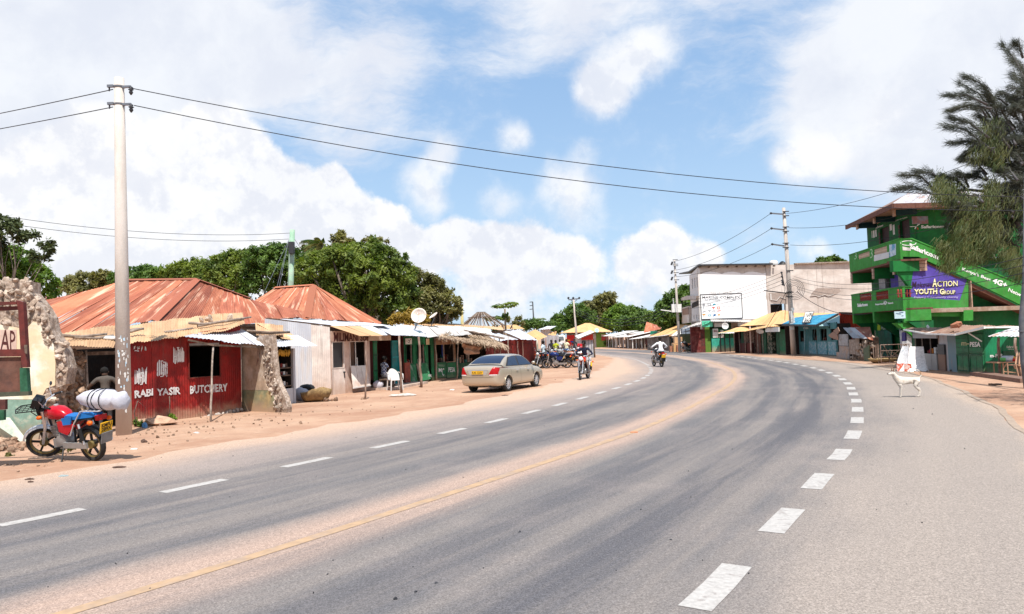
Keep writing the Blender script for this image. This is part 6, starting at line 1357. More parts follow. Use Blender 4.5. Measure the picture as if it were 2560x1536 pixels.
def money_shop():
 A = Pl(G(*cJ(960,905)), G(*cJ(1350,945))); Dp = Pl(G(*cJ(1355,950)), G(*cJ(1700,985))); C = Pl(G(*cJ(1700,985)), G(*cJ(1905,990)))
 C = Pl(Dp.b, Dp.b+Vector((2.6,.9,0)))
 th = thing('counter_shop', A.W(A.L/2,0), 'tin clad shop with an open counter under a sagging brown roof', 'shop')
 L = A.L; z = lambda x, y: A.sz(*cJ(x,y))[1]; s = lambda x, y=800: A.sz(*cJ(x,y))[0]
 h = (s(840), s(1130), z(1000,715), z(1000,525)); s0 = s(835)
 mb = MB(); A.slab(mb, s0, s(1130), h[3], h[3]+.22, .0, .06); mb.build('fascia', M_GALVR, th)
 room(th, A, s0, s(1200), h[3]+.15, 1.5, M_DARK)
 for x0, x1, m_ in ((850,958,M_GALVR),(960,1045,M_GREYS),(1048,1110,M_GREYS),(1130,1215,M_BROWNS)):
  mb = MB(); A.slab(mb, s(x0), s(x1), 0, h[2], .0, .05); mb.build('counter_panel', m_, th)
 for x in (840,925,1025,1128): q = s(x); post(th, A.W(q,h[2],-.02), A.W(q,h[3]+.1,-.02), .025, M_WOOD, 'counter_post', .005)
 for k, m_ in enumerate((M_REDF, flat('red_goods', (.35,.01,.03)), mat('orange_goods', (.6,.2,.03)), M_WHITEW)): q = s(955)+k*.22; mb = MB(); A.slab(mb, q, q+.16, h[2]+.002, h[2]+.12+.05*k, -.3, -.1); mb.build('goods', m_, th)
 mb = MB(); A.slab(mb, s(1133), s(1215), h[2], h[2]+.4, .0, .06); mb.build('dark_board', M_DSTEEL, th)
 corr_wall(th, A, s(1130), s(1350), 0, z(1300,470), z(1300,470)+.1, [M_GALVR, rustmat('blue_zinc', (.16,.25,.29), (.22,.28,.30), (.30,.22,.18), amt=.6, metal=.1)], off=-.03)
 mb = MB(); A.slab(mb, s(740), s(832), .6, z(800,450), -.3, -.25); mb.build('green_panel', M_DKGREEN, th)
 pu = thing('purple_shirt', A.pt(*cJ(775,560)), 'dark purple shirt hanging from the roof edge of the counter shop', 'shirt')
 q = [(752,460),(762,448),(785,448),(798,465),(802,555),(755,562)]; mb = MB(); A.poly(mb, [cJ(*p) for p in q], .25, .31); mb.build('shirt', flat('purple_cloth', (.03,.015,.13)), pu)
 sheets(th, A.pt(*cJ(690,425),.5), A.pt(*cJ(975,475),.7), A.pt(*cJ(1250,395),-1.6), A.pt(*cJ(720,395),-1.4), M_BROWNS, seed=181, width=.8, sag=.04, rows=3)
 sheets(th, A.pt(*cJ(965,478),.75), A.pt(*cJ(1330,482),.7), A.pt(*cJ(1640,385),-1.5), A.pt(*cJ(1260,378),-1.4), M_BROWNS, seed=182, width=.8, sag=.04, rows=3)
 for a, b in (((690,420,.5),(965,470,.72)), ((965,472,.78),(1330,482,.74)), ((965,470,.7),(1275,395,-1.2))): MB().bar(A.pt(*cJ(*a[:2]),a[2]), A.pt(*cJ(*b[:2]),b[2]), .05, .06).build('roof_edge', M_WHITEW, th)
 rocks(th, [(A.pt(*cJ(990,402),-.9)+Vector((0,0,.05)), .13)], M_WHITE)
 t2 = thing('green_money_shop', Dp.W(Dp.L/2,0), 'green painted tin shop with double doors and white lettering on two sides', 'shop')
 z = lambda x, y: Dp.sz(*cJ(x,y))[1]; zt = Dp.sz(*cJ(1690,440))[1]
 mb = MB(); Dp.wall(mb, 0, Dp.L, 0, zt, .06); mb.build('front_wall', M_GREEN, t2)
 for a, b in ((1365,1515),(1525,1690)):
  sa, sb = Dp.sz(*cJ(a,800))[0], Dp.sz(*cJ(b,800))[0]; zu = Dp.sz(*cJ((a+b)/2,725))[1]
  mb = MB(); Dp.slab(mb, sa, sb, .08, zu, .01, .05); dr = mb.build('door', M_GREEN, t2); frame(t2, Dp, (sa, sb, .08, zu), -.05, M_DKGREEN, .051, .07, 'door_frame')
  mb = MB(); Dp.slab(mb, (sa+sb)/2-.01, (sa+sb)/2+.01, .1, zu, .051, .055); mb.build('door_gap', M_BLACK, t2)
  mb = MB(); Dp.slab(mb, sa, sb, zu+.05, zu+.75, .01, .05); mb.build('shutter', M_GREEN, t2)
  mb = MB()
  for k in range(4): Dp.slab(mb, sa, sb, zu+.08+k*.17, zu+.10+k*.17, .051, .06)
  mb.build('shutter_slats', M_DKGREEN, t2)
 text(t2, Dp, 'PESA', [cJ(1535,628),cJ(1665,632),cJ(1665,568),cJ(1535,570)], M_WTXT, off=.075, bold=.02); text(t2, Dp, 'm-', [cJ(1430,612),cJ(1525,616),cJ(1525,570),cJ(1430,572)], flat('dull_cream', (.45,.45,.25)), off=.075, bold=.02)
 zc = C.sz(*cJ(1720,420))[1]; corr_wall(t2, C, 0, C.L, 0, zt+.05, zt-.02, mat('bright_kiosk_green', (.012,.22,.095), .6, col2=(.012,.17,.08), ns=1.5, var=.15, streak=.3, dust=.3), pitch=.085, amp=.012)
 mb = MB(); C.slab(mb, C.L, C.L+.1, 0, zt, -2, 0); mb.build('back_wall', M_GREEN, t2)
 text(t2, C, 'm-PESA', [cJ(1750,762),cJ(1945,765),cJ(1945,718),cJ(1750,718)], M_WTXT, off=.02, bold=.03)
 text(t2, C, 'Safaricom', [cJ(1955,645),cJ(2085,645),cJ(2085,612),cJ(1955,618)], M_WTXT, off=.02); text(t2, C, 'OPEN', [cJ(1970,668),cJ(2040,668),cJ(2040,654),cJ(1970,654)], M_WTXT, off=.02)
 mb = MB(); C.slab(mb, C.sz(*cJ(1905,700))[0], C.L, .2, C.sz(*cJ(2000,680))[1], .02, .05); mb.build('dark_board', M_DKGREEN, t2)
 rz = Dp.sz(*cJ(1690,390))[1]
 e = lambda P, x, y, o: P.pt(*cJ(x,y), o)
 sheets(t2, e(Dp,1300,470,.6), e(Dp,1690,395,.5), C.pt(*cJ(2160,385),-1.5), D(*cJ(1340,352), 30), M_BROWNS, seed=183, width=1.0, sag=.03)
 MB().bar(e(Dp,1335,478,.62), e(Dp,1690,392,.55), .05, .08).build('roof_edge', M_WHITEW, t2); MB().bar(Dp.pt(*cJ(1690,392),.5), C.pt(*cJ(2150,385),.4), .05, .06).build('roof_edge', M_WHITEW, t2)
 MB().bar(Dp.pt(*cJ(1490,460),.4), Dp.pt(*cJ(1655,565),.1), .04).build('roof_strut', M_WHITEW, t2)
 rocks(t2, [(D(*cJ(1345,355), 27.8), .22), (D(*cJ(1362,362), 27.8), .15)], mat('red_rubble', (.40,.17,.10), .9))
 # folded white sheets leaning before the shop
 for i, (a, b, c_, d_, m_) in enumerate((((602,932),(762,938),(752,628),(672,622),mat('sheet_print_a', (.84,.81,.78), .8, col2=(.45,.66,.72), ns=2.6, thr=(.57,.62), grime=0)), ((768,938),(1012,932),(935,628),(762,628),mat('sheet_print_b', (.86,.83,.81), .8, col2=(.10,.20,.20), ns=5, thr=(.67,.70), grime=0)))):
  g0, g1 = G(*cJ(*a)), G(*cJ(*b)); t0, t1 = D(*cJ(*d_), g0.y+.55), D(*cJ(*c_), g1.y+.55)
  vs = []; N = 10
  for j in range(N+1):
   v = j/N; bulge = -.30*math.sin(math.pi*v)*(1-v)
   for k in range(9):
    u = k/8; lo, hi = g0.lerp(g1,u), t0.lerp(t1,u); p = lo.lerp(hi, v); cur = (1-v)**2.2; p = p+Vector((0,.30*(1-cur)*(1-v)*1.0,0))
    if i == 1 and v < .35: p += Vector((0,0,.05*math.sin(u*30)*(1-v*2.8)))
    vs.append(p)
  lb = ('tall white printed sheet with red marks leaning before the counter shop', 'wide white printed sheet with dark spots and a crumpled foot')[i]
  o = MB().add(vs, [(j*9+k, j*9+k+1, (j+1)*9+k+1, (j+1)*9+k) for j in range(N) for k in range(8)]).build('printed_sheet', m_, None, smooth=True); tag(o, lb, 'sheet')
  if i == 0:
   for x in (640,735): mb = MB(); p = vs[9*1+ (2 if x == 640 else 7)]; mb.box(p+Vector((0,-.06,.06)), (.30,.02,.32)); mb.build('red_print', mat('red_print', (.55,.10,.05), .8, col2=(.7,.5,.45), ns=9, thr=(.5,.55)), o)
 # bed frame / crate, basket, drift wood
 g = G(*cJ(590,835)); t = thing('wire_crate', g, 'rusty wire crate with tangled sticks beside the teal double door', 'crate')
 w_, h_ = 1.45, .95
 for i in range(4):
  for dx in (-w_/2, w_/2): MB().tube([g+Vector((dx, i*.25, 0)), g+Vector((dx, i*.25, h_))], .02, 5).build('bar', M_POLEW, t)
 for zz in (.05,.35,.65,.95): MB().tube([g+Vector((-w_/2,0,zz)), g+Vector((w_/2,0,zz))], .02, 5).build('bar', M_POLEW, t)
 for k in range(14): MB().tube([g+Vector((R.uniform(-w_/2,w_/2), R.uniform(0,.4), R.uniform(0,.3))), g+Vector((R.uniform(-w_/2,w_/2), R.uniform(0,.4), R.uniform(.4,1)))], .022, 5).build('stick', M_WOODD, t)
 g = G(*cJ(430,832)); o = MB().lathe(g, [(.42,0),(.62,.12),(.70,.24),(.66,.24),(.55,.12),(.35,.03)], 18).build('flat_basket', MATS['straw'], None, smooth=True); tag(o, 'wide shallow straw basket at the foot of the green building', 'basket')
 MB().tube([g+Vector((-.6,.0,.1)), g+Vector((-.2,.1,.35)), g+Vector((.2,.2,.3))], .03, 5).build('stick', M_WOODD, o)
 for a, b, lb in (((1270,938),(1350,905),'dark broken plank lying before the corrugated corner of the shop'), ((1740,1112),(1905,1118),'thin dark branch lying on the pale sand at right'), ((700,1205),(705,1205),'')):
  if lb: o = wob(G(*cJ(*a))+Vector((0,0,.04)), G(*cJ(*b))+Vector((0,0,.05 if a[0] > 1500 else .25)), .035, amp=.02).build('branch', M_WOODD, None); tag(o, lb, 'branch')
 # stall at the right edge
 g = G(*cT(320,1400)); t = thing('basin_stall', g, 'stick table stall with plastic basins under a rusty awning at the right edge', 'stall')
 Y = g.y; e = lambda x, y, Yy=None: D(*cT(x,y), Yy or Y)
 sheets(t, e(135,938,Y-.4), e(900,935,Y-.8), e(900,790,Y+1.2), e(440,835,Y+1.4), M_GALVR, seed=191, width=.8)
 for a, b in (((280,1390),(262,945)), ((505,1420),(455,950))): post(t, G(*cT(*a)), e(*b, G(*cT(*a)).y), .055, M_POLEW, amp=.04)
 tb = [e(x,1235,Y) for x in (320,462)]; zt = tb[0].z
 for x, y2 in ((322,1400),(490,1420)):
  for dy in (0,.5): p = G(*cT(x,y2)); MB().tube([p+Vector((0,dy,0)), Vector((p.x, p.y+dy, zt))], .022, 6).build('leg', mat('peeled_stick', (.42,.24,.15), .8, var=.2), t)
 MB().box((e(400,1240).x, Y+.25, zt), (1.0,.6,.04)).build('table_top', MATS['peeled_stick'], t)
 MB().bar(e(322,1340), e(462,1352), .03).build('stretcher', MATS['peeled_stick'], t); MB().bar(e(322,1300), e(350,1250), .03).build('brace', MATS['peeled_stick'], t); MB().bar(e(455,1310), e(430,1255), .03).build('brace', MATS['peeled_stick'], t)
 for x, r_, h_, col, lb in ((350,.10,.14,(.12,.45,.12),'small green plastic basin on the stick table'),(402,.17,.20,(.45,.52,.60),'grey blue plastic basin in the middle of the stick table'),(460,.15,.10,(.60,.02,.02),'red plastic basin at the right of the stick table')):
  p = Vector((e(x,1230).x, Y+.15, zt+.021)); o = MB().lathe(p, [(r_*.8,0),(r_,h_),(r_*1.06,h_),(r_*.9,h_*.3),(r_*.7,.015)], 18).build('basin', flat('basin%d' % x, col, .4), None, smooth=True); tag(o, lb, 'basin', 'plastic basins on the stall')
 p = Vector((e(455,1200).x, Y+.15, zt+.14)); o = MB().ico(p, .10, 2, .02, 3, (1,1,.7)).build('mango_pile', flat('mango', (.75,.33,.03)), None, smooth=True); tag(o, 'orange fruit heaped in the red basin', 'fruit')
 g = G(*cT(530,1430)); t = thing('stick_chair', g+Vector((.25,0,0)), 'rustic chair of bent peeled sticks at the right edge', 'chair')
 for k in range(5): MB().tube([g+Vector((-.05+k*.12,.05,0)), g+Vector((-.10+k*.12,.1,.5)), g+Vector((.1+k*.1,.3,.85))], .022, 6).build('stick', MATS['peeled_stick'], t)
 MB().box(g+Vector((.25,.3,.45)), (.6,.5,.04)).build('seat', MATS['peeled_stick'], t)
 mb = MB(); q = [G(*cT(80,1390)), G(*cT(700,1478))]; mb.bar(q[0]+Vector((0,.3,.06)), q[1]+Vector((0,.3,.06)), .5, .14); o = mb.build('low_step', mat('dark_step', (.20,.12,.09), .95), None); tag(o, 'low dark earth step in front of the stick table stall', 'step')
money_shop()
# ---------------------------------------------------------------- trees
L_DARK = leafmat('leaf_dark', (.022,.060,.014), (.16,.25,.045), .33)
L_MID = leafmat('leaf_mid', (.035,.08,.014), (.27,.32,.055), .38)
L_OLIVE = leafmat('leaf_olive', (.055,.065,.022), (.29,.26,.085), .33)
L_BRIGHT = leafmat('leaf_bright', (.05,.12,.015), (.22,.32,.04), .4)
L_YEL = leafmat('leaf_yellow', (.25,.15,.02), (.45,.30,.05), .35)
L_SIL = leafmat('leaf_shade', (.03,.042,.018), (.10,.125,.045), .25)
M_BARK = mat('bark', (.13,.10,.08), .95, col2=(.20,.16,.13), ns=5, var=.3)
def mesh_np(name, V, nper, m, parent, kind=None):
 n = len(V)//nper; me = bpy.data.meshes.new(name); me.vertices.add(len(V)); me.vertices.foreach_set('co', V.astype(np.float32).ravel())
 me.loops.add(len(V)); me.loops.foreach_set('vertex_index', np.arange(len(V), dtype=np.int32)); me.polygons.add(n)
 me.polygons.foreach_set('loop_start', np.arange(0, n*nper, nper, dtype=np.int32)); me.polygons.foreach_set('loop_total', np.full(n, nper, dtype=np.int32))
 me.update(); me.validate(); me.materials.append(m); o = bpy.data.objects.new(name, me); COL.objects.link(o); o.parent = parent
 if kind: o['kind'] = kind
 return o
def unit(a): return a/np.maximum(1e-6, np.linalg.norm(a, axis=1, keepdims=True))
def leaves(blobs_, n, size, sub=.28, squash=.85, fill=.35, up=.5, asp=.45, cl=10):
 # blobs -> smaller clumps over their surface -> sprigs -> leaf blades
 B = np.array([[*c, r] for c, r in blobs_], float); w_ = B[:,3]**2; w_ /= w_.sum()
 ncl = max(6, int(sum((r/(.9*sub*max(r, .5)))**2 for r in B[:,3])*2.2)); ncl = min(ncl, max(8, n//60))
 bi = NR.choice(len(B), ncl, p=w_); d = unit(NR.normal(size=(ncl,3))); d[:,2] = np.where(d[:,2] < -.5, -d[:,2], d[:,2]); rr = NR.uniform(.62, 1.04, ncl)**.7
 cc = B[bi,:3]+d*B[bi,3:4]*rr[:,None]*np.array([1,1,squash]); cr__ = B[bi,3]*sub*NR.uniform(.6,1.25,ncl)
 ns = n//cl; ci = NR.integers(0, ncl, ns); e = unit(NR.normal(size=(ns,3))*.8+d[ci]*.55+np.array([0,0,.25])); sp = cc[ci]+e*(cr__[ci]*NR.uniform(.35,1.0,ns)**(1-fill))[:,None]
 li = np.repeat(np.arange(ns), cl); p = sp[li]+NR.normal(size=(len(li),3))*size*.75
 nrm_ = unit(e[li]+NR.normal(size=(len(li),3))*.7+np.array([0,0,up])); t = unit(np.cross(nrm_, NR.normal(size=(len(li),3)))); b = np.cross(nrm_, t)
 s = size*NR.uniform(.6,1.3,len(li))[:,None]; V = np.stack([p-t*s, p-b*s*asp-nrm_*s*.1, p+t*s, p+b*s*asp-nrm_*s*.1], 1)
 return V.reshape(-1,3), cc
def tree(label, base, blobs_px, Y, n, size, m, name='broad_leaf_tree', cat='tree', group=None, trunk=.22, limbs=9, sub=.28, squash=.85, th_m=None, **k):
 bl = [(np.array(D(px, py, Y+dy)), r*Y/1850.) for px, py, r, dy in [(b if len(b) == 4 else (*b, R.uniform(-1,1)*b[2]*Y/1850*.7)) for b in blobs_px]]
 cx = sum(b[0][0]*b[1] for b in bl)/sum(b[1] for b in bl); base = Vector(base) if base is not None else Vector((cx, Y, 0)); base.z = 0
 t = thing(name, base, label, cat, group); V, cc = leaves(bl, n, size, sub, squash, **k)
 mesh_np('crown', V-np.array(base), 4, m, t)
 top = min(b[0][2]-b[1]*.3 for b in bl); top = max(top, 1.2); tk = MB(); fork = base+Vector((0,0,top*.55))
 tk.tube([base-Vector((0,0,.1)), base+Vector((R.uniform(-.1,.1),0,top*.3)), fork], [trunk*1.2, trunk, trunk*.8], 8); tk.build('trunk', M_BARK, t, smooth=True)
 lb = MB(); idx = NR.permutation(len(cc))[:limbs]
 for i in idx:
  e = Vector(cc[i]); mdl = fork.lerp(e, .5)+Vector((R.uniform(-.3,.3), 0, R.uniform(.0,.5))); lb.tube([fork, mdl, e], [trunk*.5, trunk*.28, trunk*.08], 5)
 lb.build('limbs', M_BARK, t, smooth=True); return t
def trees():
 g1 = 'trees behind the left row of shops'
 tree('sparse tree with dark leaf sprigs and bright green lower crown at the left edge', None, [(-60,600,55),(20,590,42),(70,600,25),(-20,560,30),(115,620,16),(100,650,22)], 31, 4600, .11, L_SIL, trunk=.07, limbs=22, sub=.20, fill=.2)
 tree('bright green bushy tree rising behind the broken stone wall', None, [(-30,680,70),(35,665,48),(80,690,42),(120,700,20),(-60,640,60),(100,735,34)], 33, 16000, .10, L_BRIGHT, trunk=.25, sub=.3)
 tree('low olive green tree just left of the tall concrete pole', None, [(150,725,18),(180,712,20),(215,705,24),(250,702,22),(285,700,22),(200,735,28),(260,730,26)], 62, 9000, .15, L_OLIVE, group=g1, sub=.3)
 tree('dark tree just right of the tall concrete pole', None, [(300,700,20),(335,692,24),(365,690,26),(400,690,24),(350,715,28),(395,715,26)], 60, 9000, .15, L_DARK, group=g1)
 tree('rounded green tree above the middle of the long rusty roof', None, [(430,690,26),(460,682,28),(500,680,32),(470,705,32),(520,700,30),(440,710,24)], 56, 11000, .14, L_MID, group=g1, sub=.3)
 tree('tall green tree above the right end of the long rusty roof', None, [(545,672,30),(580,662,34),(615,660,34),(560,700,36),(610,700,38),(530,690,24),(590,735,34)], 54, 15000, .14, L_MID, group=g1, sub=.3)
 tree('dark green tree beside the pale green pole', None, [(650,655,36),(690,650,42),(725,655,36),(660,700,44),(710,700,46),(640,735,40),(745,690,34),(700,632,20)], 52, 17000, .135, L_DARK, group=g1, sub=.3)
 tree('very large spreading tree behind the orange hipped roof', None, [(790,690,58),(850,670,56),(905,655,50),(960,655,42),(985,690,48),(930,700,62),(860,730,60),(960,750,60),(1005,745,45),(1015,655,20),(940,615,20),(800,735,45),(1000,790,40),(900,770,55)], 47, 46000, .125, L_MID, group=g1, trunk=.45, limbs=24, sub=.26)
 tree('olive brown leafed tree forming the right end of the big canopy', None, [(1050,715,36),(1085,735,38),(1120,765,32),(1060,765,42),(1100,790,34),(1035,690,20),(1135,790,18),(1080,700,14)], 49, 17000, .12, L_OLIVE, group=g1, trunk=.3, limbs=30, sub=.22)
 tree('thin brown leafed tree standing above the big canopy beside the palm', None, [(850,600,20),(870,610,14),(765,625,18),(800,640,26),(840,630,20)], 60, 2600, .16, L_OLIVE, group=g1, limbs=26, sub=.3, fill=.2)
 tree('wispy half bare treetop above the middle of the big canopy', None, [(920,605,16),(955,608,14),(890,612,10),(965,625,14)], 52, 900, .12, L_OLIVE, group=g1, limbs=26, sub=.3, fill=.2, trunk=.2)
 tree('yellow flowering bush below the big canopy left of the rusty dish', None, [(1000,800,20),(1030,797,20),(1055,802,16),(985,806,12)], 42, 5000, .08, L_YEL, name='bush', cat='bush', trunk=.06, sub=.3)
 # palm between them
 b = D(793,800,58); b.z = 0; t = thing('palm_tree', b, 'windblown palm rising behind the big canopy', 'palm tree'); c = D(806,612,58)
 MB().tube([b, b.lerp(c,.5)+Vector((.4,0,0)), c], [.2,.15,.12], 8).build('trunk', M_BARK, t, smooth=True)
 for k in range(20):
  a = R.uniform(-2.6,2.6)+math.pi; el = R.uniform(-.5,.9); d = Vector((math.cos(a)*.9-.45, math.sin(a)*.7, math.sin(el))).normalized(); L = R.uniform(1.2,1.9); pts = [c+d*L*u+Vector((-.35*u*u,0,-.9*u*u)) for u in (0,.25,.5,.75,1)]
  vs = []; fs = []
  for i in range(26):
   u = (i+1)/27; q = c+d*L*u+Vector((-.35*u*u,0,-.9*u*u)); sd = d.cross(Vector((0,0,1))).normalized()
   for sg in (-1,1): n = len(vs); e = q+sd*sg*.30*math.sin(math.pi*min(1,u+.1))+Vector((-.12,0,-.28)); vs += [q, q+d*.07, e]; fs.append((n,n+1,n+2))
  mb = MB(); mb.add(vs, fs); mb.tube(pts, .018, 4); mb.build('frond', L_OLIVE if k % 2 else L_DARK, t)
 def papaya(px, py, r, Y, lb, ybase, n=15):
  c = D(px, py, Y); b = D(px+2, ybase, Y); b = Vector((b.x, Y, 0)); t = thing('papaya_tree', b, lb, 'papaya tree'); R_ = r*Y/1850
  MB().tube([b, c-Vector((0,0,.15))], [.11,.07], 8).build('trunk', mat('papaya_bark', (.30,.24,.18), .9, var=.2), t, smooth=True)
  for k in range(9): a = k*2.4; MB().ico(c+Vector((math.cos(a)*.2, math.sin(a)*.2, -.55-.09*k*.5)), .14, 1, .05, k, (.8,.8,1.2)).build('fruit', L_DARK, t, smooth=True)
  for k in range(n):
   a = k*2.39996; d = Vector((math.cos(a), math.sin(a)*.9, R.uniform(.1,.45))); e = c+d*R_*R.uniform(.75,1.0); mb = MB(); mb.tube([c, c.lerp(e,.6)+Vector((0,0,.15)), e], .02, 4); vs = []; fs = []
   for j in range(9):
    an = j/9*2*math.pi; q = Vector((math.cos(an), math.sin(an), -.45+.2*math.sin(an*3))); s_ = q.cross(Vector((0,0,1))).normalized()*.12; L = R_*.42; nn = len(vs); vs += [e, e+q*L*.55+s_, e+q*L, e+q*L*.55-s_]; fs.append((nn,nn+1,nn+2,nn+3))
   mb.add(vs, fs); mb.build('leaf', L_MID if k % 3 else L_DARK, t)
 papaya(1262,768,30,58,'tall papaya tree with an umbrella of leaves above the far roofs',820); papaya(1236,800,26,60,'shorter papaya tree beside the bare conical roof frame',830); papaya(1352,800,11,110,'small distant papaya tree right of the thin dark pole',835,9)
 tree('half bare grey shrub between the papaya tree and the thin dark pole', None, [(1278,802,12),(1298,806,14),(1285,815,12)], 80, 900, .14, L_OLIVE, name='bush', cat='bush', limbs=40, trunk=.1, fill=.2)
 tree('low dark bushes at the foot of the thin dark pole', None, [(1315,815,12),(1335,812,12),(1350,815,10),(1372,816,9)], 100, 4500, .2, L_DARK, name='bush', cat='bush', trunk=.08)
 g2 = 'trees behind the far bend'
 tree('dark dense tree left of the crossarm pole on the far bend', None, [(1400,810,22),(1425,795,24),(1445,785,24),(1410,825,22),(1440,815,28),(1465,800,26),(1385,822,12)], 150, 12000, .33, L_DARK, group=g2)
 tree('tall airy tree behind the tan hipped roof of the far bend', None, [(1470,780,24),(1500,775,24),(1512,755,22),(1530,748,14),(1495,800,30),(1530,785,26)], 155, 11000, .33, L_OLIVE, group=g2, limbs=20)
 tree('light green tree right of the tan hipped roof', None, [(1535,800,24),(1550,785,22),(1548,815,26),(1530,818,22),(1560,805,20)], 145, 9000, .3, L_BRIGHT, group=g2)
 tree('dark tree in the gap between the light green tree and the orange roof', None, [(1575,790,22),(1595,795,24),(1570,815,26),(1600,818,26),(1590,832,26)], 140, 10000, .3, L_DARK, group=g2)
 tree('mid green tree behind the steep striped orange roof', None, [(1620,800,20),(1640,805,22),(1650,815,22),(1625,822,24)], 150, 8000, .33, L_MID, group=g2)
 tree('big leafy tree between the far pole and the white building', None, [(1690,752,26),(1715,738,22),(1735,748,20),(1670,775,26),(1700,785,34),(1730,780,26),(1655,800,20),(1685,815,30),(1720,818,26),(1740,812,20)], 92, 22000, .22, L_DARK, group=g2, sub=.26)
 tree('treetop showing above the roofline of the white building', None, [(2060,660,14),(2080,655,14),(2100,662,10),(2070,672,18),(2092,672,14)], 115, 6000, .26, L_DARK)
 tree('low green bush beside the green house on the far bend', None, [(1520,862,8),(1532,862,7),(1526,858,6)], 121, 1500, .2, L_MID, name='bush', cat='bush', trunk=.05, limbs=3)
 tree('tuft of green weeds at the foot of the red sheet wall', G(425,1052), [(425,1048,9),(432,1042,6)], G(425,1052).y, 700, .035, L_BRIGHT, name='weed_tuft', cat='weeds', trunk=.01, limbs=4)
 tree('dark green weeds right behind the concrete pole', G(345,1068), [(343,1060,9),(352,1064,6)], G(345,1068).y, 600, .035, L_DARK, name='weed_tuft', cat='weeds', trunk=.01, limbs=4)
 tree('dry grassy weeds behind the wheels of the red motorcycle', G(150,1135), [(30,1142,10),(60,1140,8),(180,1120,12),(150,1128,8)], G(150,1135).y, 900, .035, L_OLIVE, name='weed_tuft', cat='weeds', trunk=.01, limbs=3)
trees()
def casuarina():
 Y = 31.0; b = D(2600, 905, Y); b = Vector((b.x, Y, 0)); t = thing('casuarina_tree', b, 'tall feathery needle leaved tree drooping over the green building at right', 'tree')
 MB().tube([b, D(2590,700,Y), D(2590,450,Y), D(2590,60,Y)], [.3,.26,.2,.1], 10).build('trunk', mat('casuarina_bark', (.10,.095,.10), .9, var=.25), t, smooth=True)
 V = []
 def needles(p, d, n, L, spread, wd=.0075, drp=-.15):
  p = np.array(p)[None]+NR.normal(size=(n,3))*spread; dd = unit(np.array(d)[None]+NR.normal(size=(n,3))*.33+np.array([0,0,drp])); s = unit(np.cross(dd, np.array([0,-1,.1])[None]+NR.normal(size=(n,3))*.3)); LL = L*NR.uniform(.5,1.2,n)[:,None]
  V.append(np.stack([p-s*wd, p+s*wd, p+dd*LL], 1).reshape(-1,3))
 lb = MB(); wind = Vector((-.85,-.05,.25))
 def spray(start, tip, bend=.12, n=22, dens=9, L=.34):
  a, c = D(*cK(*start), Y+R.uniform(-1.5,1)), D(*cK(*tip), Y+R.uniform(-1.5,1)); mid = a.lerp(c,.5)+Vector((0,0,bend*(c-a).length)); pts = [a.lerp(mid,u*2) if u < .5 else mid.lerp(c,u*2-1) for u in (0,.25,.5,.75,1)]
  lb.tube(pts, [.055,.04,.03,.02,.008], 5)
  for i in range(n):
   u = .12+.88*i/n; k = min(3, int(u*4)); p = pts[k].lerp(pts[k+1], u*4-k); d = (pts[k+1]-pts[k]).normalized()
   side = d*.75+wind*.5+Vector((R.uniform(-.15,.15), R.uniform(-.5,.5), R.uniform(-.35,.12))); Ls = (1.15-u*.8)*R.uniform(.3,.75)
   for q in range(3): needles(p+side*Ls*q/3, side, dens, L, .05+.04*(1-u))
 K2 = lambda x, y: ((2100+x/4.946-2240)*3.09, (460+y/4.946-80)*3.09)
 for s, e in (((800,700),(480,385)),((700,560),(395,490)),((760,520),(530,340)),((740,590),(415,610)),((800,720),(700,415)),((720,820),(430,660)),((720,900),(375,720)),((760,930),(430,855)),((760,900),(510,970)),
                 ((1050,500),(820,90)),((1050,450),(900,210)),((1060,600),(905,320)),((1060,620),(910,500)),((980,200),(930,80)),((880,900),(640,650)),((900,760),(700,480)),((1000,760),(800,560)),((1000,700),(930,560)),
                 ((330,1250),(45,1100)),((300,1260),(0,1215)),((400,1200),(150,1075)),((560,1230),(365,1110)),((560,1200),(490,1090)),((700,1100),(500,985)),((700,1150),(570,1110)),((800,1080),(640,1000)),((900,1150),(700,1010)),((980,1100),(760,1010)),((1020,1000),(860,880)),((1050,900),(900,820)),((1050,1080),(860,1040)),((1000,1300),(760,1220)),((1040,1240),(880,1180))): spray(s, e)
 for k in range(95): x, y = R.triangular(600,1100,980), R.uniform(430,1420); spray((x+R.uniform(60,130), y+R.uniform(10,110)), (x, y), n=9, dens=9, L=.26)
 for k in range(60): x, y = R.uniform(1300,2350), R.uniform(60,760); spray(K2(x+R.uniform(60,160), y+R.uniform(-40,60)), K2(x, y), n=8, dens=8, L=.28)
 lb.tube([D(2575,500,Y), D(*cK(900,900),Y), D(*cK(700,560),Y)], [.12,.08,.04], 6); lb.tube([D(2570,620,Y), D(*cK(840,1250),Y), D(*cK(560,1220),Y), D(*cK(300,1230),Y)], [.12,.08,.06,.036], 6); lb.tube([D(2580,400,Y), D(*cK(1000,700),Y), D(*cK(980,250),Y)], [.1,.07,.03], 6)
 lb.tube([D(2568,690,Y), D(*cI(2300,700),Y), D(*cI(2160,480),Y)], [.1,.06,.04], 6)
 lb.build('branches', MATS['casuarina_bark'], t, smooth=True); n0 = len(V)
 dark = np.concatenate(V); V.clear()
 mesh_np('silhouette_sprays', dark-np.array(b), 3, leafmat('needle_silhouette', (.018,.024,.016), (.070,.075,.050), .15), t)  # needles coloured near black for their silhouette against the sky
 def clump(f, x, y, r, n, dr=(-.45,-.1,-1), L=.40):
  for k in range(n):
   a, q = R.uniform(0,6.3), r*math.sqrt(R.random()); p = D(*f(x+math.cos(a)*q, y+math.sin(a)*q*.9), Y+R.uniform(-1.4,1.4)); needles(p, Vector(dr)+Vector((R.uniform(-.5,.3),R.uniform(-.3,.3),0)), 13, L, .15, .010, -.1)
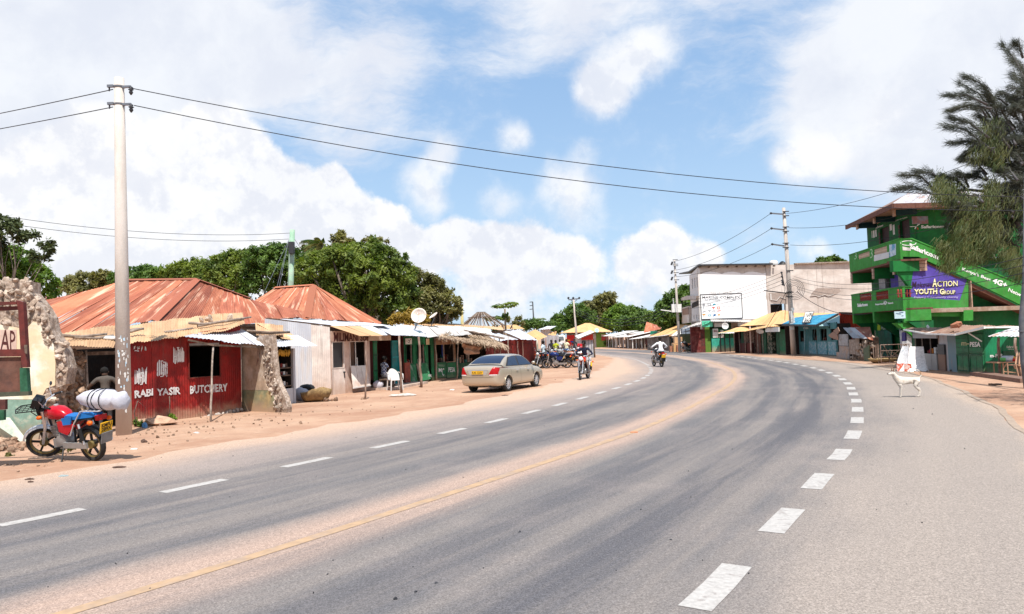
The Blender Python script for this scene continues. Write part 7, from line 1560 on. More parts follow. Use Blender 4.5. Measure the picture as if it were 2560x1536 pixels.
 for x, y, r, n in ((740,760,100,70),(690,860,70,40),(800,860,90,55),(640,940,60,30),(780,980,60,30),(350,1165,70,42),(430,1215,60,32),(760,1180,55,30),(750,1290,70,40),(620,1330,80,40)): clump(cK, x, y, r, n)
 for x, y, r, n in ((1230,130,80,34),(1400,180,80,30),(1500,170,80,30),(1580,330,100,40),(1540,500,90,60),(1560,640,100,50),(1450,640,50,16),(1880,120,80,30),(1900,300,90,35),(1870,480,120,55),(1800,640,130,70),(1780,800,130,70),(1900,720,100,40),(2030,560,90,30),(1280,770,70,28),(1370,850,70,30),(1500,780,90,40),(1400,960,60,24),(1330,1000,40,14),(2180,960,110,50),(2060,900,90,35),(2220,1080,80,30),(2120,820,80,25),(1640,900,80,30),(2200,300,90,25),(2120,180,90,25),(1700,420,80,25)): clump(cI, x, y, r, n)
 ol = np.concatenate(V[::3]+V[1::3]); mesh_np('lit_olive_clumps', ol-np.array(b), 3, leafmat('needle_lit_olive', (.045,.06,.018), (.17,.175,.055), .3), t); mesh_np('green_clumps', np.concatenate(V[2::3])-np.array(b), 3, leafmat('needle_green', (.025,.05,.014), (.09,.13,.035), .3), t)  # sunlit tone of the olive clumps is put into their colour
 # a dark pole in front of it and the next tree of the row, which shades the verge
 t2 = thing('dark_pole', D(2562, 930, 21)*Vector((1,1,0)), 'dark slate grey pole cut by the right edge in front of the stick table stall', 'pole')
 MB().tube([D(2572,1010,21)*Vector((1,1,0)), D(2560,900,21), D(2556,800,21), D(2564,700,21), D(2568,420,21)], [.10,.095,.09,.08,.07], 12).build('shaft', mat('slate_pole', (.10,.11,.13), .8, col2=(.15,.15,.16), ns=2), t2, smooth=True)
 MB().lathe(D(2556,828,21), [(.10,-.02),(.10,.02)], 12).build('band', M_STEEL, t2)
 b = Vector((14.2,15.2,0)); t3 = thing('casuarina_tree', b, 'second needle leaved tree just outside the right edge whose shade darkens the verge', 'tree'); V = []
 MB().tube([b, b+Vector((.1,.1,3)), b+Vector((0,0,8))], [.2,.16,.05], 8).build('trunk', MATS['casuarina_bark'], t3, smooth=True)
 for k in range(300):
  a = R.uniform(0,6.3); q = math.sqrt(R.random())*2.2; needles(b+Vector((math.cos(a)*q, math.sin(a)*q*1.1, R.uniform(3.0,6.5))), Vector((math.cos(a),math.sin(a),-.5)), 26, .45, .15, .016)
 mesh_np('crown', np.concatenate(V)-np.array(b), 3, MATS['needle_silhouette'], t3)
casuarina()
# ---------------------------------------------------------------- poles and wires
def pole(name, label, base, top, r0, r1, m, th_extra=None, cat='utility pole'):
 t = thing(name, base, label, cat); MB().tube([base-Vector((0,0,.2)), base.lerp(top,.5), top], [r0, (r0+r1)/2, r1], 20).build('shaft', m, t, smooth=True); return t
def wire(a, b, sag, r, lb, grp='overhead wires'):
 pts = [a.lerp(b, i/24)-Vector((0,0,4*sag*(i/24)*(1-i/24))) for i in range(25)]; return tag(MB().tube(pts, r, 5).build('overhead_wire', M_WIRE, None, smooth=True), lb, 'wire', grp)
def poles():
 b = G(310,1087); top = D(298,196,b.y); t = pole('concrete_pole', 'tall pale concrete utility pole standing before the red butchery', b, top, .175, .108, M_CONC)
 d = (top-b).normalized()
 def on(zf, ang, extra=.0):
  p = b.lerp(top, zf); r = .175+(.108-.175)*zf+extra; return p+Vector((math.sin(ang)*r, -math.cos(ang)*r, 0))
 R2 = random.Random(3)
 for k in range(46):
  y = R2.choice([R2.uniform(480,600), R2.uniform(560,720), R2.uniform(560,700), R2.uniform(700,950)]); zf = (1087-(650+y/2.4725))/(1087-196.); a = R2.uniform(-.2,1.15)-.1; da = R2.uniform(.08,.3); dz = R2.uniform(.003,.014)
  q = [on(zf,a,.004), on(zf-dz*.2,a+da,.004), on(zf+dz,a+da*.9,.004), on(zf+dz*.8,a+.02,.004)]; MB().add(q+[(q[0]+q[1]+q[2]+q[3])/4+Vector((.001,-.002,0))], [(0,1,4),(1,2,4),(2,3,4),(3,0,4)]).build('poster_scrap', M_WHITE if k % 4 else flat('scrap_blue', (.45,.60,.70)), t)
 for f_, sg in ((.975, 0), (.925, 1)):
  p = b.lerp(top, f_); MB().lathe(p, [(.125,-.015),(.125,.015),(.11,.015),(.11,-.015)], 20, closed=True).build('clamp', M_STEEL, t)
  MB().box(p+Vector((-.20,-.02,.02)), (.14,.06,.06)).build('bolt', M_STEEL, t); MB().tube([p+Vector((-.22,-.02,.02)), p+Vector((-.23,-.02,-.10))], .018, 5).build('hook', M_DSTEEL, t)
  MB().box(p+Vector((.20,-.05,-.02)), (.20,.05,.05)).build('bracket', M_STEEL, t)
  c = p+Vector((.30,-.05,-.12)); MB().lathe(c, [(.02,.10),(.05,.08),(.03,.05),(.065,.03),(.03,0),(.05,-.04),(.015,-.10)], 12).build('insulator', M_DSTEEL, t, smooth=True)
 E1, E2 = D(2900,492,23), D(2900,520,23)
 def fitsag(a, e, px, py):
  best = None
  for s in np.arange(0, 2.5, .02):
   m_ = min(abs(projpx(a.lerp(e,u)-Vector((0,0,4*s*u*(1-u))))[0]-px)*1000+i for i, u in enumerate(np.linspace(0,1,60)))
   i = int(m_ % 1000) if False else min(range(60), key=lambda i: abs(projpx(a.lerp(e,i/59)-Vector((0,0,4*s*(i/59)*(1-i/59))))[0]-px)); y = projpx(a.lerp(e,i/59)-Vector((0,0,4*s*(i/59)*(1-i/59))))[1]
   if best is None or abs(y-py) < best[0]: best = (abs(y-py), s)
  return best[1]
 def projpx(p):
  v = p-Vector((0,0,CAMH)); zc = v.dot(F0); return 1280+FPX*v.dot(cr_)/zc, 768-FPX*v.dot(cu_)/zc
 a1, a2 = D(318,219,b.y), D(335,264,b.y)
 s1, s2 = fitsag(a1, E1, 1280, 384), fitsag(a2, E2, 1280, 430)
 wire(a1, E1, s1, .011, 'long upper black wire from the tall concrete pole to the right edge'); wire(a2, E2, s2, .011, 'long lower black wire from the tall concrete pole to the right edge')
 wire(D(282,224,b.y), D(-700,400,26), .15, .011, 'upper wire leaving the tall concrete pole to the left'); wire(D(282,268,b.y), D(-700,425,26), .15, .011, 'lower wire leaving the tall concrete pole to the left')
 # pale green wooden pole
 b = D(716,800,44); b.z = 0; top = D(731,575,44); t = pole('green_pole', 'pale green utility pole with stay wires behind the rusty roofs', b, top, .21, .15, mat('pale_green_pole', (.28,.46,.32), .8, col2=(.36,.42,.33), ns=1))
 MB().box(D(729,620,43.7), (.3,.3,.7)).build('junction_box', M_DSTEEL, t); MB().box(D(722,617,43.8), (.5,.08,.08)).build('bracket', M_DSTEEL, t)
 for q in ((660,732),(692,720),(698,718)): MB().tube([D(722,600,44), D(*q,41)], .012, 4).build('stay_wire', M_STEEL, t)
 wire(D(728,583,44), D(-500,440,30), .9, .012, 'upper thin wire from the pale green pole to the left edge'); wire(D(722,598,44), D(-500,458,30), .9, .012, 'lower thin wire from the pale green pole to the left edge')
 wire(D(735,596,44), D(790,660,60), .2, .012, 'short wire from the pale green pole into the big canopy')
 # right near pole with three side arms
 b = G(1985,889); top = D(1959,520,b.y); t = pole('concrete_pole', 'leaning concrete utility pole with three side arms before the blue roofed shop', b, top, .20, .11, M_CONC)
 Y = b.y; c = cO; arms = []
 for y0, y1, x0 in ((125,130,250),(265,274,255),(412,424,262)):
  e, r_ = D(*c(x0,y0), Y-.6), D(*c(368,y1+4), Y); MB().bar(r_, e, .09).build('side_arm', M_STEEL, t); MB().ico(e, .10, 1).build('insulator', M_DSTEEL, t); arms.append(e)
  for dy in (-22, 18): MB().box(D(*c(388,y1+dy), Y-.15), (.45,.08,.06)).build('clamp', M_DSTEEL, t)
 br = D(*c(350,720), Y-.3); mb = MB(); mb.bar(D(*c(348,672), Y-.3), D(*c(372,800), Y-.3), .07); mb.build('insulator_rack', M_DSTEEL, t)
 for y in (675,712,748,765,785): MB().ico(D(*c(348+(y-675)*.1,y), Y-.35), .09, 1).build('insulator', M_DSTEEL, t)
 ct = D(*c(467,830), Y-.4)
 for k in range(5): MB().lathe(ct, [(.28+.12*k,-.02),(.30+.12*k,0),(.28+.12*k,.02),(.27+.12*k,0)], 20, (.1,-1,.1), closed=True).build('cable_coil', M_BLACK if k < 2 else M_WIRE, t)
 for y in (657,856,897): MB().box(D(*c(425,y), Y-.15), (.5,.08,.06)).build('clamp', M_DSTEEL, t)
 mb = MB(); mb.bar(D(*c(185,842),Y-.4), D(*c(410,868),Y-.4), .07); mb.build('service_arm', M_DSTEEL, t)
 for k in range(16):
  a = R2.uniform(-.9,.9); z = R2.uniform(1.4,3.4); r_ = .20-.09*(z/11)+.008; p = b.lerp(top, z/10.8); q = p+Vector((math.sin(a)*r_, -math.cos(a)*r_, 0)); s_ = Vector((math.cos(a), math.sin(a), 0))*R2.uniform(.06,.16); h = Vector((0,0,R2.uniform(.08,.3))); MB().add([q-s_, q+s_, q+s_+h, q-s_+h, q-(Vector((0,0,0)))+h*.5+Vector((0,-.01,0))], [(0,1,4),(1,2,4),(2,3,4),(3,0,4)]).build('poster_scrap', M_WHITE, t)
 # further poles
 b2 = G(1700,882); top2 = D(1686,650,b2.y); t2 = pole('concrete_pole', 'concrete pole with two boxes left of the white building', b2, top2, .15, .085, M_CONC); Y2 = b2.y; a2s = []
 for y in (650,661,665,682,700): MB().box(D(1688+(y-650)*.07,y,Y2-.2), (.5,.08,.06)).build('clamp', M_DSTEEL, t2)
 for y in (655,677,693): e = D(1681,y,Y2-.3); MB().tube([e, D(1678,y+8,Y2-.3)], .10, 5).build('insulator', M_DSTEEL, t2); a2s.append(e)
 for x in (1685,1698): MB().box(D(x,771,Y2-.4), (.45,.3,.8)).build('meter_box', M_WHITEW, t2)
 MB().bar(D(1652,775,Y2-.3), D(1688,780,Y2-.3), .09).build('service_arm', M_WHITEW, t2); MB().bar(D(1683,746,Y2-.2), D(1685,775,Y2-.2), .08).build('service_post', M_WHITEW, t2)
 for a, e, nm in zip(arms, a2s, ('top','middle','lowest')): wire(a, e, .5, .016, nm+' wire between the leaning side arm pole and the pole left of the white building')
 for a, q, nm in zip((D(1966,534,Y), D(1972,570,Y), D(1976,613,Y)), ((2900,190,24),(2900,330,24),(2900,395,24)), ('upper','middle','lower')): wire(a, D(*q), .9, .014, nm+' wire rising from the leaning side arm pole into the needle leaved tree')
 for a, y, nm in (((1986,692),620,'first'),((1986,700),643,'second'),((1990,716),662,'third'),((1992,722),690,'fourth')): wire(D(*a,Y-.2), D(2650,y,19), .75, .011, nm+' service wire from the top, running past the green building front to the right edge')
 wire(D(*c(490,850),Y-.3), D(2240,765,41), 1.0, .02, 'thick sagging service cable from the coil to the green building')
 for k, y in enumerate((675,712,748,785)): wire(D(*c(348,y),Y-.35), D(1700,752+k*7,Y2-.2), .4, .014, ('first','second','third','fourth')[k]+' low wire between the insulator rack and the pole left of the white building')
 wire(D(*c(385,865),Y-.4), D(*cG(1450,1080),57.5), .1, .02, 'black service cable dropping to the eave of the tan roofed shop'); wire(D(*c(390,870),Y-.4), D(*c(378,1120),58), .02, .02, 'straight service cable dropping onto the tan roof')
 b3 = G(1443,868.5); b3 = Vector((D(1443,840,95).x, 95, 0)); top3 = D(1434,750,95); t3 = pole('concrete_pole', 'pale pole with a wide crossarm on the far bend', b3, top3, .16, .10, M_CONC)
 MB().bar(D(1421,750,95), D(1448,747,95), .14).build('crossarm', M_STEEL, t3)
 for x in (1421,1433,1448): MB().ico(D(x,745.5,95), .17, 1).build('insulator', M_DSTEEL, t3)
 for x in (1426,1443): MB().bar(D(x,749.5,95), D(1435,756,95), .09).build('brace', M_STEEL, t3)
 t4 = pole('wooden_pole', 'thin dark pole with small side arms above the distant bushes', Vector((D(1336,800,105).x,105,0)), D(1331.5,755,105), .12, .09, M_DSTEEL)
 for y in (756,765,774): MB().bar(D(1324,y,105), D(1332,y-1,105), .1).build('side_arm', M_DSTEEL, t4)
 for k, y in enumerate((770,776,782)): wire(D(1437,y,95), D(1688,757+k*9,Y2), 1.6, .028, ('upper','middle','lower')[k]+' sagging wire from the crossarm pole across the far trees')
 b5 = D(1157,830,52); b5.z = 0; t5 = pole('wooden_post', 'short yellowish post rising at the right end of the big canopy', b5, D(1154,768,52), .12, .10, mat('yellow_post', (.50,.42,.20), .8), cat='post')
poles()
# ---------------------------------------------------------------- motorcycles
CHR = flat('chrome', (.62,.62,.64), .28, metal=.55); ALU = flat('aluminium', (.34,.33,.32), .45, metal=.5); RUB = mat('tyre_rubber', (.028,.026,.025), .9, var=.2, bump=0, grime=0)
AMB = flat('amber_lens', (.75,.13,.01), .3); REDL = flat('red_lens', (.38,.008,.008), .25); SEATM = flat('seat_vinyl', (.015,.015,.017), .5); GOLDR = flat('dull_gold', (.22,.16,.06), .5, metal=.4)
PLY = flat('plate_yellow', (.80,.45,.02), .6, var=0)
def make_bike(label, loc, heading, col, lean=0.0, group=None, plate=None, rack_front=False, seatcol=None, spokes='star', steer=0.0, stand=True, box=None, simple=False, rim=None):
 t = thing('motorcycle', loc, label, 'motorcycle', group, rz=heading); ORG[t.name] = Vector((0,0,0))
 paint = flat('paint_%s' % '_'.join('%02d' % int(c*99) for c in col), col, .25); rim = rim or ALU
 Lm = Matrix.Rotation(-lean, 3, 'X')
 def B(mb, nm, m_, par=None, smooth=True, rot=None):
  if rot is not None: mb.v = [tuple(rot @ Vector(v)) for v in mb.v]
  mb.v = [tuple(Lm @ Vector(v)) for v in mb.v]; o = mb.build(nm, m_, par or t, auto=40 if smooth else None); return o
 hd = Vector((.44,0,.92)); ax = Vector((-.42,0,1)).normalized()
 def st(v): v = Vector(v); return hd+Matrix.Rotation(steer, 3, ax) @ (v-hd)
 def srot(mb): mb.v = [tuple(st(v)) for v in mb.v]; return mb
 n = 14 if simple else 26
 def wheel(x, f):
  r = .30 if not f else .305; c = Vector((x,0,r)); w_ = .05 if not f else .042; S = srot if f else (lambda q: q)
  tp = [(r-.07,-w_*.6),(r-.03,-w_),(r-.006,-w_*.6),(r,0),(r-.006,w_*.6),(r-.03,w_),(r-.07,w_*.6)]
  root = B(S(MB().lathe(c, tp, n, (0,1,0), closed=True)), 'tyre', RUB)
  root.name = 'wheel'; root['label'] = 'front wheel' if f else 'rear wheel'
  B(S(MB().lathe(c, [(r-.07,-.03),(r-.065,.0),(r-.07,.03),(r-.095,.025),(r-.095,-.025)], n, (0,1,0), closed=True)), 'rim', rim, root)
  mb = MB(); k_ = 5 if spokes == 'star' else 14
  for k in range(k_):
   a = 2*math.pi*k/k_+.3; d = Vector((math.cos(a),0,math.sin(a))); mb.bar(c+d*.04, c+d*(r-.08), .035 if k_ == 5 else .008, .03 if k_ == 5 else .008, up=(0,1,0))
  B(S(mb), 'spokes', M_BLACK if spokes == 'star' else CHR, root, False)
  B(S(MB().lathe(c, [(.07,-.05),(.075,0),(.07,.05)], 14, (0,1,0))), 'hub', GOLDR if spokes == 'star' else ALU, root)
  return c
 cf, crr = wheel(.64, True), wheel(-.62, False)
 for sy in (-.085,.085): B(srot(MB().tube([cf+Vector((0,sy,0)), cf+Vector((-.12,sy,.30)), hd+Vector((.03,sy,.02))], [.024,.026,.03], 8)), 'fork_leg', CHR)
 def fender(c, a0, a1, r, w_, m_, nm, S):
  mb = MB(); N = 10; vs = []
  for i in range(N+1):
   a = a0+(a1-a0)*i/N
   for (dy, dr) in ((-w_,-.03),(-w_*.6,.01),(0,.02),(w_*.6,.01),(w_,-.03)): vs.append(c+Vector((math.cos(a)*(r+dr), dy, math.sin(a)*(r+dr))))
  fs = [(i*5+j, i*5+j+1, (i+1)*5+j+1, (i+1)*5+j) for i in range(N) for j in range(4)]; mb.add(vs, fs); return B(S(mb), nm, m_)
 fender(cf, rad(20), rad(170), .335, .055, CHR if rack_front else SEATM, 'front_fender', srot); fender(crr, rad(15), rad(150), .335, .07, SEATM, 'rear_fender', lambda q: q)
 # frame, engine, exhaust
 fr = MB()
 for pts in ([(.42,0,.95),(.15,0,.82),(-.2,0,.74),(-.75,0,.78)], [(.42,0,.9),(.30,0,.45),(.22,0,.28)], [(.22,0,.28),(-.2,0,.28),(-.25,0,.72)]): fr.tube(pts, .022, 6)
 for sy in (-.11,.11): fr.tube([(-.22,sy*.7,.34), (-.62,sy,.30)], .022, 6); fr.tube([(-.25,sy,.6), (-.5,sy,.76), (-.85,sy,.80)], .015, 6)
 B(fr, 'frame', M_BLACK)
 en = MB(); en.lathe((.02,-.13,.36), [(.02,0),(.13,.02),(.15,.08),(.15,.18),(.13,.24),(.02,.26)], 14, (0,1,0)); en.box((.10,0,.33), (.26,.20,.16)); B(en, 'engine_case', ALU)
 cy = MB()
 for k in range(7): cy.box((.16+k*.014, 0, .46+k*.028), (.15,.16,.014))
 cy.box((.20,0,.56), (.09,.10,.22)); B(cy, 'cylinder', ALU, smooth=False)
 B(MB().tube([(.26,-.03,.52),(.36,-.08,.38),(.20,-.13,.26),(-.15,-.15,.24),(-.35,-.17,.28),(-.85,-.19,.36)], [.02,.02,.02,.025,.042,.045], 10), 'exhaust', CHR)
 B(MB().box((-.36,.13,.31), (.58,.04,.10)), 'chain_case', ALU, smooth=False)
 for sy in (-.14,.14): 
  o = B(MB().tube([(-.60,sy,.33),(-.52,sy,.70)], .018, 6), 'shock_absorber', CHR); mb = MB(); mb.tube([(-.585,sy,.40),(-.535,sy,.62)], .034, 8); B(mb, 'spring', M_BLACK, o)
 # tank, seat, covers
 tk = MB(); vs = []; secs = [(.40,.05,.80,.90),(.36,.10,.77,.97),(.22,.14,.75,1.01),(.05,.145,.75,1.00),(-.10,.11,.76,.93),(-.16,.07,.77,.86)]; N = 12
 for x, w_, z0, z1 in secs:
  for j in range(N): a = 2*math.pi*j/N; vs.append((x, w_*math.copysign(abs(math.cos(a))**.8, math.cos(a)), (z0+z1)/2+(z1-z0)/2*math.copysign(abs(math.sin(a))**.8, math.sin(a))))
 fs = [(i*N+j, i*N+(j+1)%N, (i+1)*N+(j+1)%N, (i+1)*N+j) for i in range(len(secs)-1) for j in range(N)]+[tuple(range(N))[::-1], tuple(range((len(secs)-1)*N, len(secs)*N))]; tk.add(vs, fs)
 o = B(tk, 'tank', paint); B(MB().lathe((.15,0,1.0), [(.04,0),(.04,.025),(.02,.03)], 12), 'fuel_cap', CHR, o)
 for sy in (-1,1): B(MB().prism([(.0,sy*.12,.74),(-.30,sy*.12,.76),(-.42,sy*.12,.66),(-.22,sy*.12,.50),(-.02,sy*.12,.56)], (0,sy*.03,0)), 'side_cover', paint, smooth=False)
 se = MB(); vs = []; secs = [(-.14,.10,.78,.84),(-.20,.12,.77,.86),(-.45,.14,.78,.85),(-.60,.13,.80,.90),(-.85,.11,.82,.91),(-.90,.07,.83,.88)]
 for x, w_, z0, z1 in secs: vs += [(x,-w_,z0),(x,-w_*.95,z1-.015),(x,-w_*.5,z1),(x,w_*.5,z1),(x,w_*.95,z1-.015),(x,w_,z0)]
 se.add(vs, [(i*6+j, i*6+(j+1)%6, (i+1)*6+(j+1)%6, (i+1)*6+j) for i in range(5) for j in range(6)]+[(5,4,3,2,1,0), tuple(range(30,36))]); B(se, 'seat', seatcol or SEATM)
 if seatcol: B(MB().prism([(-.12,.125,.80),(-.40,.14,.83),(-.36,.145,.70),(-.16,.14,.68)], (0,.02,0)), 'seat_cloth', seatcol, smooth=False)
 # controls
 S = srot
 B(S(MB().tube([(.22,-.36,1.07),(.32,-.30,1.08),(.42,-.16,1.05),(.44,0,1.02),(.42,.16,1.05),(.32,.30,1.08),(.22,.36,1.07)], .013, 6)), 'handlebar', CHR)
 for sy in (-1,1):
  B(S(MB().tube([(.33,sy*.29,1.08),(.22,sy*.37,1.07)], .02, 6)), 'grip', M_BLACK)
  o = B(S(MB().tube([(.36,sy*.24,1.07),(.38,sy*.30,1.2),(.36,sy*.34,1.26)], .007, 5)), 'mirror_stalk', CHR); B(S(MB().ico((.35,sy*.36,1.28), .06, 1, 0, 0, (.3,1.1,.7))), 'mirror', M_DSTEEL, o)
  B(S(MB().ico((.52,sy*.17,.86), .042, 2, 0, 0, (1.2,.9,.9))), 'indicator', AMB); B(MB().ico((-.88,sy*.19,.74), .048, 2, 0, 0, (1.2,.9,.9)), 'indicator', AMB)
  B(MB().tube([(.0,sy*.05,.27),(.0,sy*.24,.29)], .014, 6), 'foot_peg', M_BLACK)
 hl = B(S(MB().lathe((.52,0,.93), [(.02,-.10),(.085,-.07),(.10,0),(.10,.04)], 16, (1,0,.05))), 'headlight', paint if not rack_front else M_BLACK); B(S(MB().lathe((.56,0,.932), [(.092,0),(.06,.02),(.01,.03)], 16, (1,0,.05))), 'lens', flat('lens', (.75,.76,.78), .15), hl)
 B(S(MB().box((.47,0,1.08), (.10,.20,.07))), 'instruments', M_BLACK, smooth=False)
 if rack_front:
  rk = MB(); fr_ = [(.50,-.17,1.0),(.86,-.15,1.03),(.90,0,1.035),(.86,.15,1.03),(.50,.17,1.0)]; rk.tube(fr_, .011, 5)
  for k in range(5): x = .54+k*.075; rk.tube([(x,-.165,1.0+k*.006),(x,.165,1.0+k*.006)], .007, 4)
  for y in (-.08,0,.08): rk.tube([(.50,y,1.0),(.88,y,1.035)], .007, 4)
  rk.tube([(.62,-.16,1.01),(.50,-.12,.80)], .009, 5); rk.tube([(.62,.16,1.01),(.50,.12,.80)], .009, 5); rk.tube([(.56,-.17,1.01),(.53,-.10,1.10),(.53,.10,1.10),(.56,.17,1.01)], .009, 5); B(S(rk), 'front_rack', M_BLACK)
  B(S(MB().box((.52,0,1.10), (.14,.26,.17), Matrix.Rotation(-.5,3,'Y'))), 'dash_cover', M_BLACK, smooth=False)
 cg_ = MB()
 for sy in (-.12,.12): cg_.tube([(-.55,sy,.86),(-.62,sy,.93),(-1.02,sy,.93),(-1.04,sy*.6,.93)], .011, 5)
 for x in (-.7,-.8,-.9,-1.0): cg_.tube([(x,-.12,.93),(x,.12,.93)], .009, 4)
 cg_.tube([(-.62,-.14,.93),(-.45,-.16,.72),(-.32,-.17,.50)], .010, 5); cg_.tube([(-.62,.14,.93),(-.45,.16,.72),(-.32,.17,.50)], .012, 5); B(cg_, 'rear_rack', CHR)
 B(MB().box((-.93,0,.80), (.09,.17,.09)), 'tail_light', REDL, smooth=False)
 pm = Matrix.Rotation(rad(-18), 3, 'Y')
 o = B(MB().box((-1.02,0,.62), (.012,.24,.20), pm), 'number_plate', PLY, smooth=False); B(MB().box((-1.0,0,.44), (.012,.22,.20), pm), 'mud_flap', mat('mud_flap', (.20,.20,.20), .7) if plate else M_BLACK, smooth=False)
 if plate:
  for i, (s, zz) in enumerate(zip(plate, (.665,.59))):
   key = (s, .01, 1.0); P0 = Pl((0,0),(1,0)); tmp = text(None, P0, s, [(0.,0.),(1.,0.),(1.,1.),(0.,1.)], M_BLKTXT, off=0, bold=.01, name='t') if False else None
   cu = bpy.data.curves.new('t','FONT'); cu.body = s; cu.offset = .02; ob = bpy.data.objects.new('t', cu); me = bpy.data.meshes.new_from_object(ob); V = np.array([v.co[:] for v in me.vertices]); F_ = [tuple(p.vertices) for p in me.polygons]; bpy.data.objects.remove(ob); bpy.data.curves.remove(cu)
   V -= V.min(0); V /= np.maximum(V.max(0), 1e-6); mb = MB(); mb.add([Vector((-1.028,0,.62))+pm @ Vector((-.004, -( -.5+v[0])*.0+(.5-v[0])*.20, (v[1]-.5)*.07+(zz-.62))) for v in V], F_); B(mb, 'lettering', M_BLKTXT, o, False)
 if stand: B(MB().tube([(-.02,.10,.28),(-.10,.22+lean*.2,-.0+.02)], .014, 5), 'side_stand', M_BLACK)
 if box: B(MB().box((-.80,0,1.12), (.40,.42,.36)), 'delivery_box', box, smooth=False)
 return t
BIKE = G(240,1152); FRONT = G(115,1147); mid = (BIKE+FRONT)/2; hd_ = math.atan2(FRONT.y-BIKE.y, FRONT.x-BIKE.x)
bike1 = make_bike('red motorcycle with blue seat cloth, front rack and a white sack on its back', mid, hd_, (.45,.008,.02), lean=rad(9), plate=('KMFU','289X'), rack_front=True, seatcol=flat('blue_cloth_seat', (.01,.14,.42), .7), steer=rad(38), rim=GOLDR)
def on_bike(t, p):
 a = t.rotation_euler.z; return Vector(t.location)+Matrix.Rotation(a, 3, 'Z') @ Vector(p)
def sack():
 t = thing('white_sack', on_bike(bike1, (-.7,.05,.95)), 'full white sack tied with black rubber straps on the red motorcycle', 'sack', rz=hd_); ORG[t.name] = Vector((0,0,0))
 N, K = 18, 16; vs = []; secs = [(.46,.015,.03),(.36,.09,.06),(.20,.17,.13),(.0,.22,.175),(-.2,.235,.19),(-.38,.215,.18),(-.46,.16,.14),(-.50,.11,.11),(-.56,.15,.15),(-.63,.17,.165),(-.70,.13,.14),(-.72,.04,.05)]
 for x, wy, wz in secs:
  for j in range(K): a = 2*math.pi*j/K; r = 1+.04*math.sin(j*3+x*20)+(.10*math.sin(j*4.1) if x < -.5 else 0); vs.append((x, wy*math.cos(a)*r, .14+wz*math.sin(a)*r+ (x+.1)*.05))
 fs = [(i*K+j, i*K+(j+1)%K, (i+1)*K+(j+1)%K, (i+1)*K+j) for i in range(len(secs)-1) for j in range(K)]+[tuple(range(K))[::-1], tuple(range((len(secs)-1)*K, len(secs)*K))]
 MB().add(vs, fs).build('sack_body', M_SACK, t, smooth=True)
 for x, tl in ((-.10,0),(-.24,.05),(-.33,-.04)):
  wy, wz = .235, .19; pts = [(x+tl*math.cos(a), wy*1.03*math.cos(a), .135+wz*1.04*math.sin(a)) for a in np.linspace(0,2*math.pi,20)]; MB().tube(pts, .008, 5, cap=False).build('strap', M_BLACK, t)
 MB().tube([(.2,.14,.2),(.0,.19,.21),(-.2,.21,.19),(-.44,.14,.16)], .007, 4).build('strap', M_BLACK, t)
sack()
